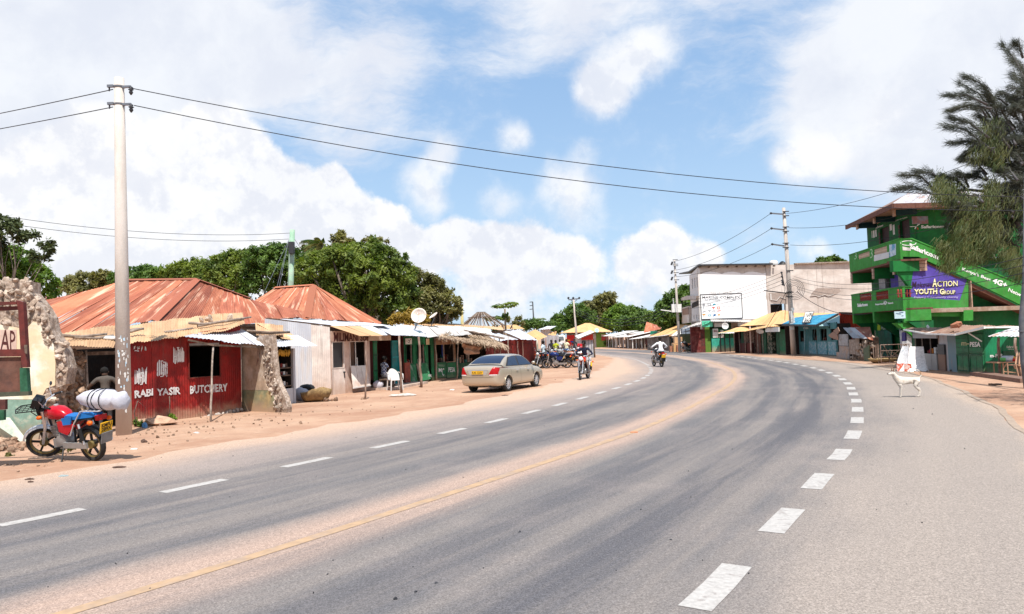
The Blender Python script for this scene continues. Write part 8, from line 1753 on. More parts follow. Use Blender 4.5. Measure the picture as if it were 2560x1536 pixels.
# ---------------------------------------------------------------- people
SKIN = mat('skin', (.060,.030,.018), .6, var=.1, bump=0, grime=0); HAIR = flat('hair', (.008,.007,.006), .9)
def human(label, loc, heading, J, shirt, trousers, shoes=None, scale=1.0, cat='person', sleeves='long', hair=HAIR, look=0.0, cap=None):
 # J: joints in local coordinates (x forward, y left); one skinned body with the clothes as its surfaces
 t = thing('person', loc, label, cat, rz=heading); ORG[t.name] = Vector((0,0,0)); shoes = shoes or M_BLACK
 P = {k: Vector(v)*scale for k, v in J.items()}; V = []; E = []; RR = []; SEG = []
 def v(p, r): V.append(p); RR.append(r*scale); return len(V)-1
 def link(a, b, m_): E.append((a, b)); SEG.append((a, b, m_))
 pel = v(P['pelvis'], .125); sp = v(P['pelvis'].lerp(P['chest'],.5), .115); ch = v(P['chest'], .125); up = v(P['chest'].lerp(P['neck'],.6), .10); nk = v(P['neck'], .055)
 hb = P['head']; ax_ = (hb-P['neck']).normalized(); h0 = v(hb-ax_*.075*scale, .070); h1 = v(hb, .090); h2 = v(hb+ax_*.07*scale, .078)
 for a, b, m_ in ((pel,sp,1),(sp,ch,1),(ch,up,1),(up,nk,1),(nk,h0,0),(h0,h1,0),(h1,h2,0)): link(a, b, m_)
 for s in ('l','r'):
  sh = v(P['sh'+s], .065); mu = v(P['sh'+s].lerp(P['el'+s],.5), .052); el = v(P['el'+s], .043); fo = v(P['el'+s].lerp(P['wr'+s],.5), .040); wr = v(P['wr'+s], .028)
  link(up, sh, 1); link(sh, mu, 1); link(mu, el, 1 if sleeves == 'long' else 0); link(el, fo, 1 if sleeves == 'long' else 0); link(fo, wr, 1 if sleeves == 'long' else 0)
  d = (P['wr'+s]-P['el'+s]).normalized(); sd = d.cross(Vector((0,0,1))); sd = (sd if sd.length > .1 else Vector((0,1,0))).normalized(); pl_ = v(P['wr'+s]+d*.06*scale, .034); link(wr, pl_, 0); dn = Vector((0,0,-1))
  for k in range(4):
   q = P['wr'+s]+(d*.10+sd*(k-1.5)*.021)*scale; a = v(q, .010); b = v(q+(d*.035*(1-.12*abs(k-1.3))+dn*.02)*scale, .009); c = v(q+(d*.045+dn*.05*(1-.1*k))*scale, .008); link(pl_, a, 0); link(a, b, 0); link(b, c, 0)
  tb = v(P['wr'+s]+(d*.05+sd*-.045)*scale, .011); tb2 = v(P['wr'+s]+(d*.08+sd*-.06+dn*.02)*scale, .009); link(pl_, tb, 0); link(tb, tb2, 0)
  hp = v(P['hip'+s], .095); th_ = v(P['hip'+s].lerp(P['kn'+s],.5), .080); kn = v(P['kn'+s], .060); sn = v(P['kn'+s].lerp(P['an'+s],.4), .056); an = v(P['an'+s], .040); he = v(P['an'+s]+Vector((-.03,0,-.05))*scale, .038); to = v(P['to'+s], .034)
  for a, b, m_ in ((pel,hp,2),(hp,th_,2),(th_,kn,2),(kn,sn,2),(sn,an,2),(an,he,3),(he,to,3)): link(a, b, m_)
 me = bpy.data.meshes.new('body'); me.from_pydata([tuple(p) for p in V], E, []); o = bpy.data.objects.new('body', me); COL.objects.link(o)
 md = o.modifiers.new('s', 'SKIN'); sv = me.skin_vertices[0].data
 for i, r in enumerate(RR): sv[i].radius = (r, r)
 sv[0].use_root = True
 for i in (1, 2): sv[i].radius = (RR[i]*.78 if False else RR[i], RR[i])
 o.modifiers.new('d', 'SUBSURF').levels = 1
 m2 = evalmesh(o); bpy.data.objects.remove(o); bpy.data.meshes.remove(me)
 fwd = Vector((1,0,0)); co = [vv.co.copy() for vv in m2.vertices]
 # flatten the trunk front to back
 ax0, ax1 = P['pelvis'], P['chest']
 for m_ in (SKIN, shirt, trousers, shoes): m2.materials.append(m_)
 A = np.array([V[a] for a, b, _ in SEG]); Bb = np.array([V[b] for a, b, _ in SEG]); AB = Bb-A; L2 = (AB**2).sum(1); ra = np.array([RR[a] for a, b, _ in SEG]); rb = np.array([RR[b] for a, b, _ in SEG])
 for p in m2.polygons:
  c = np.array(p.center); u = np.clip(((c-A)*AB).sum(1)/L2, 0, 1); dd = np.linalg.norm(c-(A+AB*u[:,None]), axis=1)/(ra+(rb-ra)*u); p.material_index = SEG[int(dd.argmin())][2]
 m2.polygons.foreach_set('use_smooth', [True]*len(m2.polygons)); b = bpy.data.objects.new('body', m2); COL.objects.link(b); b.parent = t; ORG[b.name] = Vector((0,0,0))
 Rl = Matrix.Rotation(look, 3, 'Z'); f = Rl @ Vector((1,0,0)); s_ = Rl @ Vector((0,1,0)); hc = hb
 MB().ico(hc+ax_*.035*scale-f*.018*scale, .108*scale, 2, .02, 1, (.98,.92,.95)).build('hair' if cap is None else 'cap', hair if cap is None else cap, b, smooth=True)
 for sg in (-1,1):
  MB().ico(hc+f*.088*scale+s_*sg*.034*scale+ax_*.005*scale, .013*scale, 1).build('eye', flat('eye_white', (.5,.45,.42)), b); MB().ico(hc+s_*sg*.092*scale-ax_*.01*scale, .024*scale, 1, 0, 0, (.7,.4,1.1)).build('ear', SKIN, b)
 MB().ico(hc+f*.098*scale-ax_*.02*scale, .018*scale, 1, 0, 0, (1,.9,1.3)).build('nose', SKIN, b); MB().ico(hc+f*.084*scale-ax_*.058*scale, .022*scale, 1, 0, 0, (.6,1.2,.4)).build('mouth', flat('lips', (.07,.022,.02)), b)
 return t
def sym(d):
 o = {}
 for k, (x, y, z) in d.items():
  if k in ('pelvis','chest','neck','head'): o[k] = (x, y, z)
  else: o[k+'l'] = (x, y, z); o[k+'r'] = (x, -y, z)
 return o
STAND = sym({'pelvis':(0,0,.95),'chest':(.0,0,1.24),'neck':(.0,0,1.46),'head':(.02,0,1.61),'sh':(0,.18,1.38),'el':(-.02,.25,1.10),'wr':(.05,.25,.86),'hip':(0,.09,.90),'kn':(.03,.10,.50),'an':(0,.11,.09),'to':(.15,.12,.03)})
RIDE = sym({'pelvis':(-.22,0,.93),'chest':(-.16,0,1.22),'neck':(-.10,0,1.44),'head':(-.07,0,1.60),'sh':(-.12,.19,1.36),'el':(.05,.34,1.14),'wr':(.20,.36,1.09),'hip':(-.20,.11,.88),'kn':(.22,.22,.80),'an':(-.02,.22,.36),'to':(.13,.22,.31)})
SIT = sym({'pelvis':(0,0,.52),'chest':(.02,0,.82),'neck':(.05,0,1.04),'head':(.08,0,1.19),'sh':(.03,.18,.97),'el':(.12,.25,.72),'wr':(.36,.16,.66),'hip':(.02,.10,.50),'kn':(.44,.13,.52),'an':(.42,.13,.10),'to':(.58,.14,.03)})
g = G(264,1082); ak = dict(STAND); ak.update(ell=(-.03,.40,1.16), wrl=(.10,.22,1.02), elr=(.02,-.36,1.12), wrr=(.12,-.16,1.0), head=(.10,.02,1.56), neck=(.05,0,1.45), chest=(.03,0,1.24))
human('man in a grey shirt, hands on hips, in the dark doorway behind the motorcycle', g, rad(112), ak, mat('grey_shirt', (.085,.072,.062), .9, var=.15), flat('dark_trousers', (.05,.045,.045), .9), scale=.93, sleeves='short')
# riders
f1, r1 = G(1450,951), G(1476,944.5); h1 = math.atan2(f1.y-r1.y, f1.x-r1.x); m1 = f1.lerp(r1,.42)
bk = make_bike('red and green motorcycle ridden towards the viewer on the sandy shoulder', m1, h1, (.50,.02,.01), stand=False, steer=rad(8), spokes='wire')
rd = dict(RIDE); rd.update(ell=(.02,.42,1.12), elr=(.06,-.36,1.14))
human('man in a navy blue jacket riding the motorcycle towards the viewer', m1, h1, rd, flat('navy_jacket', (.010,.013,.035), .8), flat('light_grey_jeans', (.33,.31,.30), .9), shoes=flat('brown_shoe', (.10,.06,.05)), look=rad(-8))
m2_ = G(1654,918); h2 = rad(99)
make_bike('dark motorcycle with a yellow plate ridden away from the viewer', m2_+Vector((-math.cos(h2)*-.6, .6, 0)), h2, (.015,.015,.02), stand=False)
rd2 = dict(RIDE); rd2.update(ell=(.02,.46,1.15), elr=(.02,-.46,1.15), wrl=(.20,.40,1.09), wrr=(.20,-.40,1.09))
human('man in a loose white shirt riding away from the viewer', m2_+Vector((.05,.6,0)), h2, rd2, flat('white_shirt', (.82,.82,.85), .9, var=.04), flat('white_trousers', (.62,.62,.64), .9))
# cluster of parked motorcycles
GR = 'motorcycles parked in a cluster beside the red kiosk'
spots = [((1352,921),235,(.015,.015,.02),'nearest black motorcycle, parked against the corner of the red kiosk'),((1372,920),205,(.02,.02,.025),'dark motorcycle right behind the man in the pale blue shirt'),((1393,921),170,(.01,.025,.13),'motorcycle with a bright blue tank in the front row'),((1414,920),185,(.02,.02,.02),'black motorcycle in the middle of the front row'),((1434,917),160,(.30,.10,.03),'motorcycle with an orange brown seat at the right end of the cluster'),
         ((1383,907),250,(.03,.03,.03),'black motorcycle in the second row beside the yellow shirt'),((1403,906),200,(.35,.36,.38),'grey motorcycle in the middle of the second row'),((1420,904),215,(.02,.07,.20),'motorcycle with a light blue tank in the second row'),((1440,903),240,(.05,.02,.02),'dark red motorcycle at the right of the second row'),((1365,906),220,(.02,.02,.02),'black motorcycle at the back left of the cluster')]
for i, (q, a, col, lb) in enumerate(spots):
 make_bike(lb, G(*q), rad(a), col, lean=rad(8), group=GR, spokes='wire' if i % 2 else 'star', simple=True, steer=rad(R.uniform(-25,10)), seatcol=flat('tan_seat', (.35,.13,.05)) if i == 4 else None, box=None)
make_bike('motorcycle carrying a bright red delivery box behind the parked cluster', G(1446,898), rad(260), (.4,.01,.01), lean=rad(6), simple=True, box=flat('red_box', (.62,.02,.03)))
make_bike('dark motorcycle with an orange rag parked beside the leaning boards under the far pole', G(1715,880.5), rad(200), (.02,.02,.02), lean=rad(6), simple=True, seatcol=flat('orange_rag', (.65,.20,.08)))
for q, a, J_, c1, c2, lb, sc_ in (((1360,921),150,STAND,(.52,.62,.68),(.03,.03,.05),'man in a pale blue shirt standing among the parked motorcycles',1.0),
  ((1391,905),250,STAND,(.45,.50,.03),(.05,.05,.05),'person in a yellow green shirt among the parked motorcycles',.98),((1380,904),270,STAND,(.02,.02,.03),(.03,.03,.04),'person in dark clothes standing left of the yellow green shirt',1.0),
  ((1418,901),240,STAND,(.72,.70,.48),(.10,.10,.12),'person in a pale yellow shirt behind the parked motorcycles',1.0),((1401,897),230,STAND,(.62,.62,.62),(.05,.05,.07),'person in a white top at the back of the motorcycle cluster',1.0),
  ((1437,893),260,STAND,(.03,.03,.04),(.05,.05,.06),'dark figure beside the red delivery box',1.0)):
 human(lb, G(*q), rad(a), J_, flat('cloth_%d_%d' % q, c1, .9), flat('trs_%d_%d' % q, c2, .9), scale=sc_, sleeves='short')
ss = PT.sz(*cL(900,1000))[0]
ck = bpy.data.materials.new('checked_shirt'); ck.use_nodes = True; t_ = NT(ck.node_tree); bs_ = t_.n['Principled BSDF']
c_ = t_.node('ShaderNodeTexChecker', inp={'Scale': 14., 'Color1': (.6,.62,.68,1), 'Color2': (.02,.04,.16,1)}); t_.l.new(t_.node('ShaderNodeTexCoord').outputs['Object'], c_.inputs[0]); t_.l.new(c_.outputs[0], bs_.inputs['Base Color'])
sp_ = PT.W(ss-.15, .06, .28); ang = math.atan2(PT.u.y*.8+PT.n.y*.5, PT.u.x*.8+PT.n.x*.5)
human('man in a blue and white checked shirt sitting half hidden by the green door leaf', sp_, ang, SIT, ck, flat('light_trousers', (.62,.60,.60), .9), sleeves='short')
def bench_and_chair():
 p = PT.W(ss-.1, .1, .28); t = thing('low_bench', Vector((p.x,p.y,.1)), 'low dark wooden bench under the man in the checked shirt', 'bench')
 c = p+PT.u*.35; M_ = Matrix(((PT.u.x,-PT.u.y,0),(PT.u.y,PT.u.x,0),(0,0,1)))
 MB().box(c+Vector((0,0,.36)), (1.1,.32,.05), M_).build('seat', M_WOODD, t)
 for a in (-.45,.45): MB().box(c+PT.u*a+Vector((0,0,.17)), (.06,.28,.34), M_).build('leg', M_WOODD, t)
 g = G(*cL(1185,1245)); t = thing('plastic_chair', g, 'white moulded plastic armchair in front of the turquoise door leaf', 'chair'); a = rad(-62); Rz = Matrix.Rotation(a,3,'Z'); W_ = M_WHITE
 def bx(c, d, nm, Mx=None): MB().box(g+Rz @ Vector(c), d, Rz @ (Mx or Matrix.Identity(3))).build(nm, W_, t)
 bx((0,0,.42), (.48,.48,.03), 'seat')
 mb = MB(); vs = []
 for j in range(7):
  for i in range(9):
   u, v_ = i/8-.5, j/6; wd = .50*(1-.25*v_**3); vs.append(g+Rz @ Vector((-.24-.12*v_+.10*(2*u)**2*1.0, u*wd, .42+v_*.45*(1-.25*(2*u)**2*v_))))
 MB().add(vs, [(j*9+i, j*9+i+1, (j+1)*9+i+1, (j+1)*9+i) for j in range(6) for i in range(8)]).build('backrest', W_, t, smooth=True)
 for sy in (-.27,.27): MB().tube([g+Rz @ Vector(q) for q in ((-.28,sy*.9,.72),(-.05,sy,.68),(.22,sy,.64),(.25,sy,.42))], .022, 6).build('armrest', W_, t, smooth=True)
 for sx in (-.22,.22):
  for sy in (-.22,.22): MB().tube([g+Rz @ Vector((sx,sy,.42)), g+Rz @ Vector((sx*1.15,sy*1.15,0))], [.03,.02], 6).build('leg', W_, t)
 g2 = G(*cL(1090,1240)); t = thing('small_table', g2, 'small dark stool table with a white bundle beside the plastic chair', 'table')
 MB().box(g2+Vector((-.15,.3,.42)), (.6,.4,.04)).build('table_top', M_WOODD, t)
 for dx in (-.4,.1):
  for dy in (.14,.46): MB().box(g2+Vector((dx,dy,.2)), (.04,.04,.4)).build('leg', M_WOODD, t)
 MB().ico(g2+Vector((-.5,.2,.22)), .2, 2, .1, 3, (1.1,.7,.9)).build('white_bundle', M_SACK, t, smooth=True)
bench_and_chair()
# ---------------------------------------------------------------- silver saloon car
def car():
 from mathutils.bvhtree import BVHTree
 RRw, FRw, RLw = G(1268.7,978.7), G(1334.7,967.4), G(1175,981)
 h = math.atan2(FRw.y-RRw.y, FRw.x-RRw.x); hv = Vector((math.cos(h), math.sin(h), 0)); lf = Vector((-math.sin(h), math.cos(h), 0)); S = .94
 c0 = (RRw+FRw)/2+lf*.73*S
 t = thing('silver_car', c0, 'silver beige saloon car with yellow rear plate parked on the left shoulder', 'car', rz=h); ORG[t.name] = Vector((0,0,0)); t.scale = (S,S,S)
 paint = bpy.data.materials.new('silver_beige'); paint.use_nodes = True; b = paint.node_tree.nodes['Principled BSDF']; b.inputs['Base Color'].default_value = (.49,.41,.31,1); b.inputs['Metallic'].default_value = .45; b.inputs['Roughness'].default_value = .32; b.inputs['Coat Weight'].default_value = .6; b.inputs['Coat Roughness'].default_value = .05
 gl = glass('car_glass', (.012,.018,.045), .05)
 st = [(-2.20,.50,.48,.74),(-2.19,.66,.36,.90),(-2.14,.76,.28,1.00),(-2.0,.815,.24,1.035),(-1.75,.835,.22,1.04),(-1.3,.85,.20,1.0),(-.8,.855,.20,.96),(-.2,.86,.20,.94),(.4,.86,.20,.93),(.95,.855,.20,.915),(1.3,.85,.20,.90),(1.7,.83,.22,.84),(1.98,.79,.25,.75),(2.15,.72,.30,.66),(2.24,.60,.36,.58),(2.27,.45,.42,.52)]
 def sec(w_, zb, zd): 
  q = [(0,zb),(w_*.88,zb),(w_*.97,zb+.05),(w_,zb+(zd-zb)*.30),(w_*1.005,zb+(zd-zb)*.58),(w_*.985,zb+(zd-zb)*.78),(w_*.93,zd-.035),(w_*.86,zd-.006),(w_*.5,zd+.008),(0,zd+.012)]
  return q+[(-y,z) for y, z in q[-2:0:-1]]
 mb = MB(); K = len(sec(1,0,1)); vs = []
 for x, w_, zb, zd in st: vs += [(x,y,z) for y, z in sec(w_,zb,zd)]
 mb.add(vs, [(i*K+j, (i+1)*K+j, (i+1)*K+(j+1)%K, i*K+(j+1)%K) for i in range(len(st)-1) for j in range(K)]+[tuple(range(K)), tuple(range((len(st)-1)*K, len(st)*K))[::-1]])
 body = mb.build('body', paint, t); 
 md = body.modifiers.new('s','SUBSURF'); md.levels = 1; md.render_levels = 1
 cut = MB()
 for x in (-1.27,1.27):
  for sy in (-1,1): cut.lathe((x,sy*.62 if sy < 0 else .62,.30), [(.345,-.20),(.345,.45)] if sy > 0 else [(.345,-.45),(.345,.20)], 28, (0,1,0))
 cu = cut.build('cut', paint, None); cu.location = (0,0,0); 
 for v_, s in zip(cu.data.vertices, cut.v): v_.co = s
 cu.parent = t
 bm_ = body.modifiers.new('b','BOOLEAN'); bm_.object = cu; bm_.operation = 'DIFFERENCE'; bm_.solver = 'EXACT'
 bpy.context.view_layer.update(); m2 = evalmesh(body); body.modifiers.clear(); body.data = m2; bpy.data.objects.remove(cu)
 m2.polygons.foreach_set('use_smooth', [True]*len(m2.polygons)); m2.set_sharp_from_angle(angle=rad(38))
 # cabin
 prof = [(-1.66,.035,.76),(-1.45,.17,.72),(-1.2,.30,.68),(-.95,.40,.64),(-.7,.455,.61),(-.3,.49,.59),(.1,.49,.585),(.38,.455,.60),(.62,.36,.635),(.88,.20,.69),(1.10,.03,.75)]
 zbelt = lambda x: np.interp(x, [s[0] for s in st], [s[3] for s in st])-.03
 def csec(x, hh, wr): zb = zbelt(x); z = zb+hh+.02; wb = .80; q = [(wb,zb-.03),(wb-.015,zb+.02),(wb+(wr-wb)*.5,zb+(z-zb)*.5),(wr+.02,z-.04),(wr-.04,z-.005),(wr*.55,z+.015),(0,z+.02)]; return q+[(-y,zz) for y, zz in q[-2::-1]]
 mb = MB(); K2 = len(csec(0,.4,.6)); vs = []
 for x, hh, wr in prof: vs += [(x,y,z) for y, z in csec(x,hh,wr)]
 mb.add(vs, [(i*K2+j, (i+1)*K2+j, (i+1)*K2+j+1, i*K2+j+1) for i in range(len(prof)-1) for j in range(K2-1)]); cab = mb.build('cabin', paint, t)
 md = cab.modifiers.new('s','SUBSURF'); md.levels = 2; md.render_levels = 2; m3 = evalmesh(cab); cab.modifiers.clear(); cab.data = m3; m3.polygons.foreach_set('use_smooth', [True]*len(m3.polygons))
 def bvh(*ms):
  v_, f_ = [], []
  for m_ in ms: n = len(v_); v_ += [x.co.copy() for x in m_.vertices]; f_ += [[i+n for i in p.vertices] for p in m_.polygons]
  return BVHTree.FromPolygons(v_, f_)
 T_ = bvh(m2, m3)
 def patch(nm, lo, hi, d, m_, off=.006, n=14, k=8, par=None, org=4):
  d = Vector(d).normalized(); lo = [Vector(p) for p in lo]; hi = [Vector(p) for p in hi]
  def ev(P_, u): q = u*(len(P_)-1); i = min(int(q), len(P_)-2); return P_[i].lerp(P_[i+1], q-i)
  vs = []; 
  for j in range(k+1):
   for i in range(n+1):
    p = ev(lo, i/n).lerp(ev(hi, i/n), j/k); h_ = T_.ray_cast(p-d*org, d)
    vs.append((h_[0]-d*off) if h_[0] is not None else p)
  return MB().add(vs, [(j*(n+1)+i, j*(n+1)+i+1, (j+1)*(n+1)+i+1, (j+1)*(n+1)+i) for j in range(k) for i in range(n)]).build(nm, m_, par or t, smooth=True)
 dr = (1,0,-.35)
 patch('rear_window', [(-1.55,-.66,1.06),(-1.58,0,1.07),(-1.55,.66,1.06)], [(-.93,-.54,1.40),(-.93,0,1.43),(-.93,.54,1.40)], (.75,0,-.7), gl, .008)
 patch('windscreen', [(1.02,-.66,.98),(1.05,0,.99),(1.02,.66,.98)], [(.42,-.52,1.37),(.42,0,1.40),(.42,.52,1.37)], (-.7,0,-.7), gl, .008)
 for s in (-1,1):
  tr = patch('window_trim', [(-1.40,s,.985),(-.5,s,.965),(1.0,s,.945)], [(-1.02,s,1.30),(-.72,s,1.385),(-.2,s,1.40),(.30,s,1.375),(.62,s,1.2),(1.0,s,.96)], (0,-s,0), M_DSTEEL, .005, n=24)
  patch('side_window', [(-1.24,s,1.005),(-.30,s,.985)], [(-.98,s,1.26),(-.75,s,1.345),(-.32,s,1.365)], (0,-s,0), gl, .009, par=tr); patch('side_window', [(-.20,s,.985),(.88,s,.965)], [(-.18,s,1.365),(.22,s,1.345),(.52,s,1.20),(.80,s,1.02)], (0,-s,0), gl, .009, par=tr)
  patch('tail_light', [(-2.2,s*.47,.70),(-2.2,s*.80,.71)], [(-2.2,s*.64,.985),(-2.2,s*.80,.96)], (1,0,0), REDL, .012); patch('tail_light_side', [(-2.16,s,.72),(-1.98,s,.82)], [(-2.16,s,.95),(-1.86,s,.95)], (0,-s,0), REDL, .01, n=6, k=4)
  patch('reverse_light', [(-2.2,s*.50,.665),(-2.2,s*.80,.675)], [(-2.2,s*.50,.705),(-2.2,s*.82,.715)], (1,0,0), flat('clear_lens', (.7,.62,.62), .3), .013, n=6, k=3)
  for x in (-1.27,1.27):
   c = Vector((x,s*.74,.31)); w_ = B0 = MB().lathe(c, [(.20,-.10),(.27,-.105),(.305,-.07),(.31,0),(.305,.07),(.27,.095),(.20,.09)], 30, (0,s,0), closed=True).build('wheel', RUB, t, smooth=True)
   MB().lathe(c, [(.205,.06),(.20,.085),(.185,.07),(.18,.0)], 30, (0,s,0), closed=True).build('rim', CHR, w_, smooth=True); MB().lathe(c, [(.19,-.05),(.19,-.04)], 24, (0,s,0)).build('brake_disc', M_DSTEEL, w_)
   sp = MB()
   for k in range(10): a = k*math.pi/5; d_ = Vector((math.cos(a),0,math.sin(a))); sp.bar(c+d_*.03+Vector((0,s*.075,0)), c+d_*.195+Vector((0,s*.070,0)), .030, .02, up=(0,1,0))
   sp.lathe(c+Vector((0,s*.075,0)), [(.045,-.01),(.04,.015),(.01,.02)], 12, (0,s,0)); sp.build('spokes', CHR, w_)
   fl = []
   for k in range(13): a = rad(-8+196*k/12); fl.append((x+math.cos(a)*.352, s*(.853 if x < 0 else .852), .30+math.sin(a)*.352))
   MB().tube(fl, .014, 5).build('arch_lip', paint, t, smooth=True)
   MB().lathe((x,s*.60,.31), [(.335,-.18),(.335,.2)], 20, (0,s,0)).build('wheel_well', M_BLACK, t) if False else None
  for x in (-.55,.42): MB().bar((x-.08,s*.872,.80), (x+.08,s*.872,.80), .025, .03).build('door_handle', CHR, t)
  for x in (-.22,-1.02,.98):
   patch('door_gap', [(x-.004,s,.28),(x+.004,s,.28)], [(x-.004,s,.90),(x+.004,s,.90)], (0,-s,0), M_BLACK, .003, n=1, k=10)
  MB().ico((.80,s*.93,1.03), .085, 2, 0, 0, (.7,1.0,.75)).build('mirror', paint, t, smooth=True)
  patch('side_sill', [(-.9,s,.215),(.9,s,.215)], [(-.9,s,.26),(.9,s,.26)], (0,-s,0), M_BLACK, .004, n=6, k=2)
 patch('plate_recess', [(-2.2,-.36,.68),(-2.2,.36,.68)], [(-2.2,-.44,.86),(-2.2,.44,.86)], (1,0,0), flat('recess', (.36,.33,.30), .5), .004)
 pl_ = MB().box((-2.225,0,.785), (.012,.50,.125)).build('number_plate', PLY, t); PP_ = Pl((0,0),(1,0))
 cu_ = bpy.data.curves.new('t','FONT'); cu_.body = 'KAS 325V'; cu_.offset = .02; ob = bpy.data.objects.new('t', cu_); me = bpy.data.meshes.new_from_object(ob); V = np.array([q.co[:] for q in me.vertices]); F_ = [tuple(p.vertices) for p in me.polygons]; bpy.data.objects.remove(ob); bpy.data.curves.remove(cu_)
 V -= V.min(0); V /= np.maximum(V.max(0), 1e-6); MB().add([(-2.234, (.5-v_[0])*.46, .785+(v_[1]-.5)*.085) for v_ in V], F_).build('lettering', M_BLKTXT, pl_)
 patch('bumper_gap', [(-2.2,-.80,.595),(-2.2,.80,.595)], [(-2.2,-.80,.603),(-2.2,.80,.603)], (1,0,0), M_DSTEEL, .004, n=20, k=1); patch('trim_strip', [(-2.2,-.45,.865),(-2.2,.45,.865)], [(-2.2,-.45,.885),(-2.2,.45,.885)], (1,0,0), CHR, .014, n=8, k=1)
 patch('boot_gap', [(-1.76,-.68,1),(-1.76,.68,1)], [(-1.75,-.68,1),(-1.75,.68,1)], (0,0,-1), M_DSTEEL, .002, n=10, k=1, org=2)
 MB().tube([(-2.15,-.45,.24),(-1.9,-.45,.25)], .03, 8).build('exhaust', M_DSTEEL, t); MB().box((0,0,.22), (3.6,1.3,.06)).build('underbody', M_BLACK, t)
 for x in (-1.27,1.27): MB().box((x,0,.45), (.66,1.15,.42)).build('wheel_well', M_BLACK, t)
 for s in (-1,1): patch('headlight', [(2.3,s*.45,.58),(2.3,s*.74,.60)], [(2.3,s*.45,.68),(2.3,s*.72,.70)], (-1,0,0), flat('clear_lens', (.7,.62,.62), .3), .008)
car()
def van():
 Y = 138; x = D(1401,850,Y).x; t = thing('white_van', (x,Y,0), 'white minibus facing the road between the parked motorcycles and the hipped roof house', 'minibus')
 mb = MB(); w_ = .82; vs = []
 for yy, zz in ((0,.45),(-.02,1.1),(.35,1.95),(.5,2.25)): vs.append((x-w_,Y+yy,zz)); vs.append((x+w_,Y+yy,zz))
 mb.prism([(x-w_,Y,.35),(x-w_,Y-.02,1.25),(x-w_,Y+.45,2.15),(x-w_,Y+.7,2.35),(x-w_,Y+4.2,2.35),(x-w_,Y+4.2,.35)], (2*w_,0,0)); mb.build('body', M_WHITE, t)
 MB().prism([(x-.70,Y-.01,1.32),(x+.70,Y-.01,1.32),(x+.62,Y+.38,2.06),(x-.62,Y+.38,2.06)], (0,-.03,.01)).build('windscreen', glass('van_glass', (.05,.06,.06)), t)
 MB().box((x,Y-.05,.6), (1.6,.1,.25)).build('bumper', M_DSTEEL, t)
 for s in (-.6,.6): MB().box((x+s,Y-.05,.95), (.3,.06,.18)).build('headlight', flat('clear_lens', (.7,.62,.62), .3), t); MB().lathe((x+s,Y+.7,.33), [(.33,-.1),(.33,.1)], 16, (1,0,0)).build('wheel', RUB, t)
van()
# ---------------------------------------------------------------- the white dog
def dog():
 fL, fR, bL, bR = G(2251,993), G(2254,990), G(2292,994), G(2297,995); c = (fL+bL)/2; px1, px2 = G(2252,993), G(2295,995); L = (px2-px1).length
 h = math.atan2(px1.y-px2.y, px1.x-px2.x); h = rad(176); s = .98
 t = thing('white_dog', c, 'thin white dog with upright brown ears and curled tail standing on the road at right', 'dog', rz=h); ORG[t.name] = Vector((0,0,0))
 V = []; E = []; RR = []
 def v(p, r): V.append(Vector(p)*s); RR.append(r*s); return len(V)-1
 pel = v((-.23,0,.46), .095); b1 = v((-.10,0,.455), .092); b2 = v((.05,0,.445), .108); chst = v((.20,0,.44), .122); nb = v((.29,0,.52), .088); nk = v((.35,.01,.60), .066); hd = v((.39,.03,.665), .066); mz = v((.455,.05,.645), .042); ns = v((.52,.07,.63), .024)
 for a, b in ((pel,b1),(b1,b2),(b2,chst),(chst,nb),(nb,nk),(nk,hd),(hd,mz),(mz,ns)): E.append((a,b))
 for sy in (-1,1):
  o = .02*sy; sh = v((.21+o,sy*.065,.36), .058); el = v((.18+o,sy*.065,.27), .036); wr = v((.20+o,sy*.06,.13), .022); pa = v((.205+o,sy*.06,.03), .023); tp = v((.235+o,sy*.06,.018), .020)
  for a, b in ((chst,sh),(sh,el),(el,wr),(wr,pa),(pa,tp)): E.append((a,b))
  hp = v((-.24+o,sy*.06,.40), .074); kn = v((-.19+o*2,sy*.065,.30), .046); hk = v((-.31+o*2,sy*.06,.175), .023); pw = v((-.275+o*2,sy*.06,.03), .022); tp = v((-.24+o*2,sy*.06,.018), .020)
  for a, b in ((pel,hp),(hp,kn),(kn,hk),(hk,pw),(pw,tp)): E.append((a,b))
 tl = [(-.31,0,.50),(-.36,0,.57),(-.345,0,.66),(-.29,.0,.72),(-.20,.01,.75)]; pr = pel
 for i, q in enumerate(tl): k = v(q, .022-.003*i); E.append((pr,k)); pr = k
 me = bpy.data.meshes.new('body'); me.from_pydata([tuple(p) for p in V], E, []); o = bpy.data.objects.new('body', me); COL.objects.link(o); o.modifiers.new('s','SKIN'); sv = me.skin_vertices[0].data
 for i, r in enumerate(RR): sv[i].radius = (r, r)
 sv[0].use_root = True; o.modifiers.new('d','SUBSURF').levels = 2; m2 = evalmesh(o); bpy.data.objects.remove(o)
 m2.materials.append(mat('white_fur', (.62,.56,.49), .9, col2=(.50,.41,.32), ns=6, thr=(.5,.7), var=.14, bump=.4, bs=60, grime=0)); m2.materials.append(flat('tan_fur', (.38,.24,.14), .9))
 for p in m2.polygons: p.use_smooth = True; p.material_index = 1 if (p.center.x < -.31 and p.center.z > .58) else 0
 b = bpy.data.objects.new('body', m2); COL.objects.link(b); b.parent = t; ORG[b.name] = Vector((0,0,0))
 for sy in (-1,1):
  e = Vector((.375,.03+sy*.045,.715)); MB().add([e+Vector((.02,-.028,-.02)), e+Vector((.02,.028,-.02)), e+Vector((-.015,0,-.02)), e+Vector((-.01,sy*.03,.10))], [(0,1,3),(1,2,3),(2,0,3),(0,2,1)]).build('ear', flat('ear_brown', (.22,.12,.08), .9), b); MB().ico((.435,.04+sy*.033,.678), .010, 1).build('eye', M_BLACK, b)
 MB().ico((.535,.075,.635), .016, 1).build('nose', M_BLACK, b)
dog()
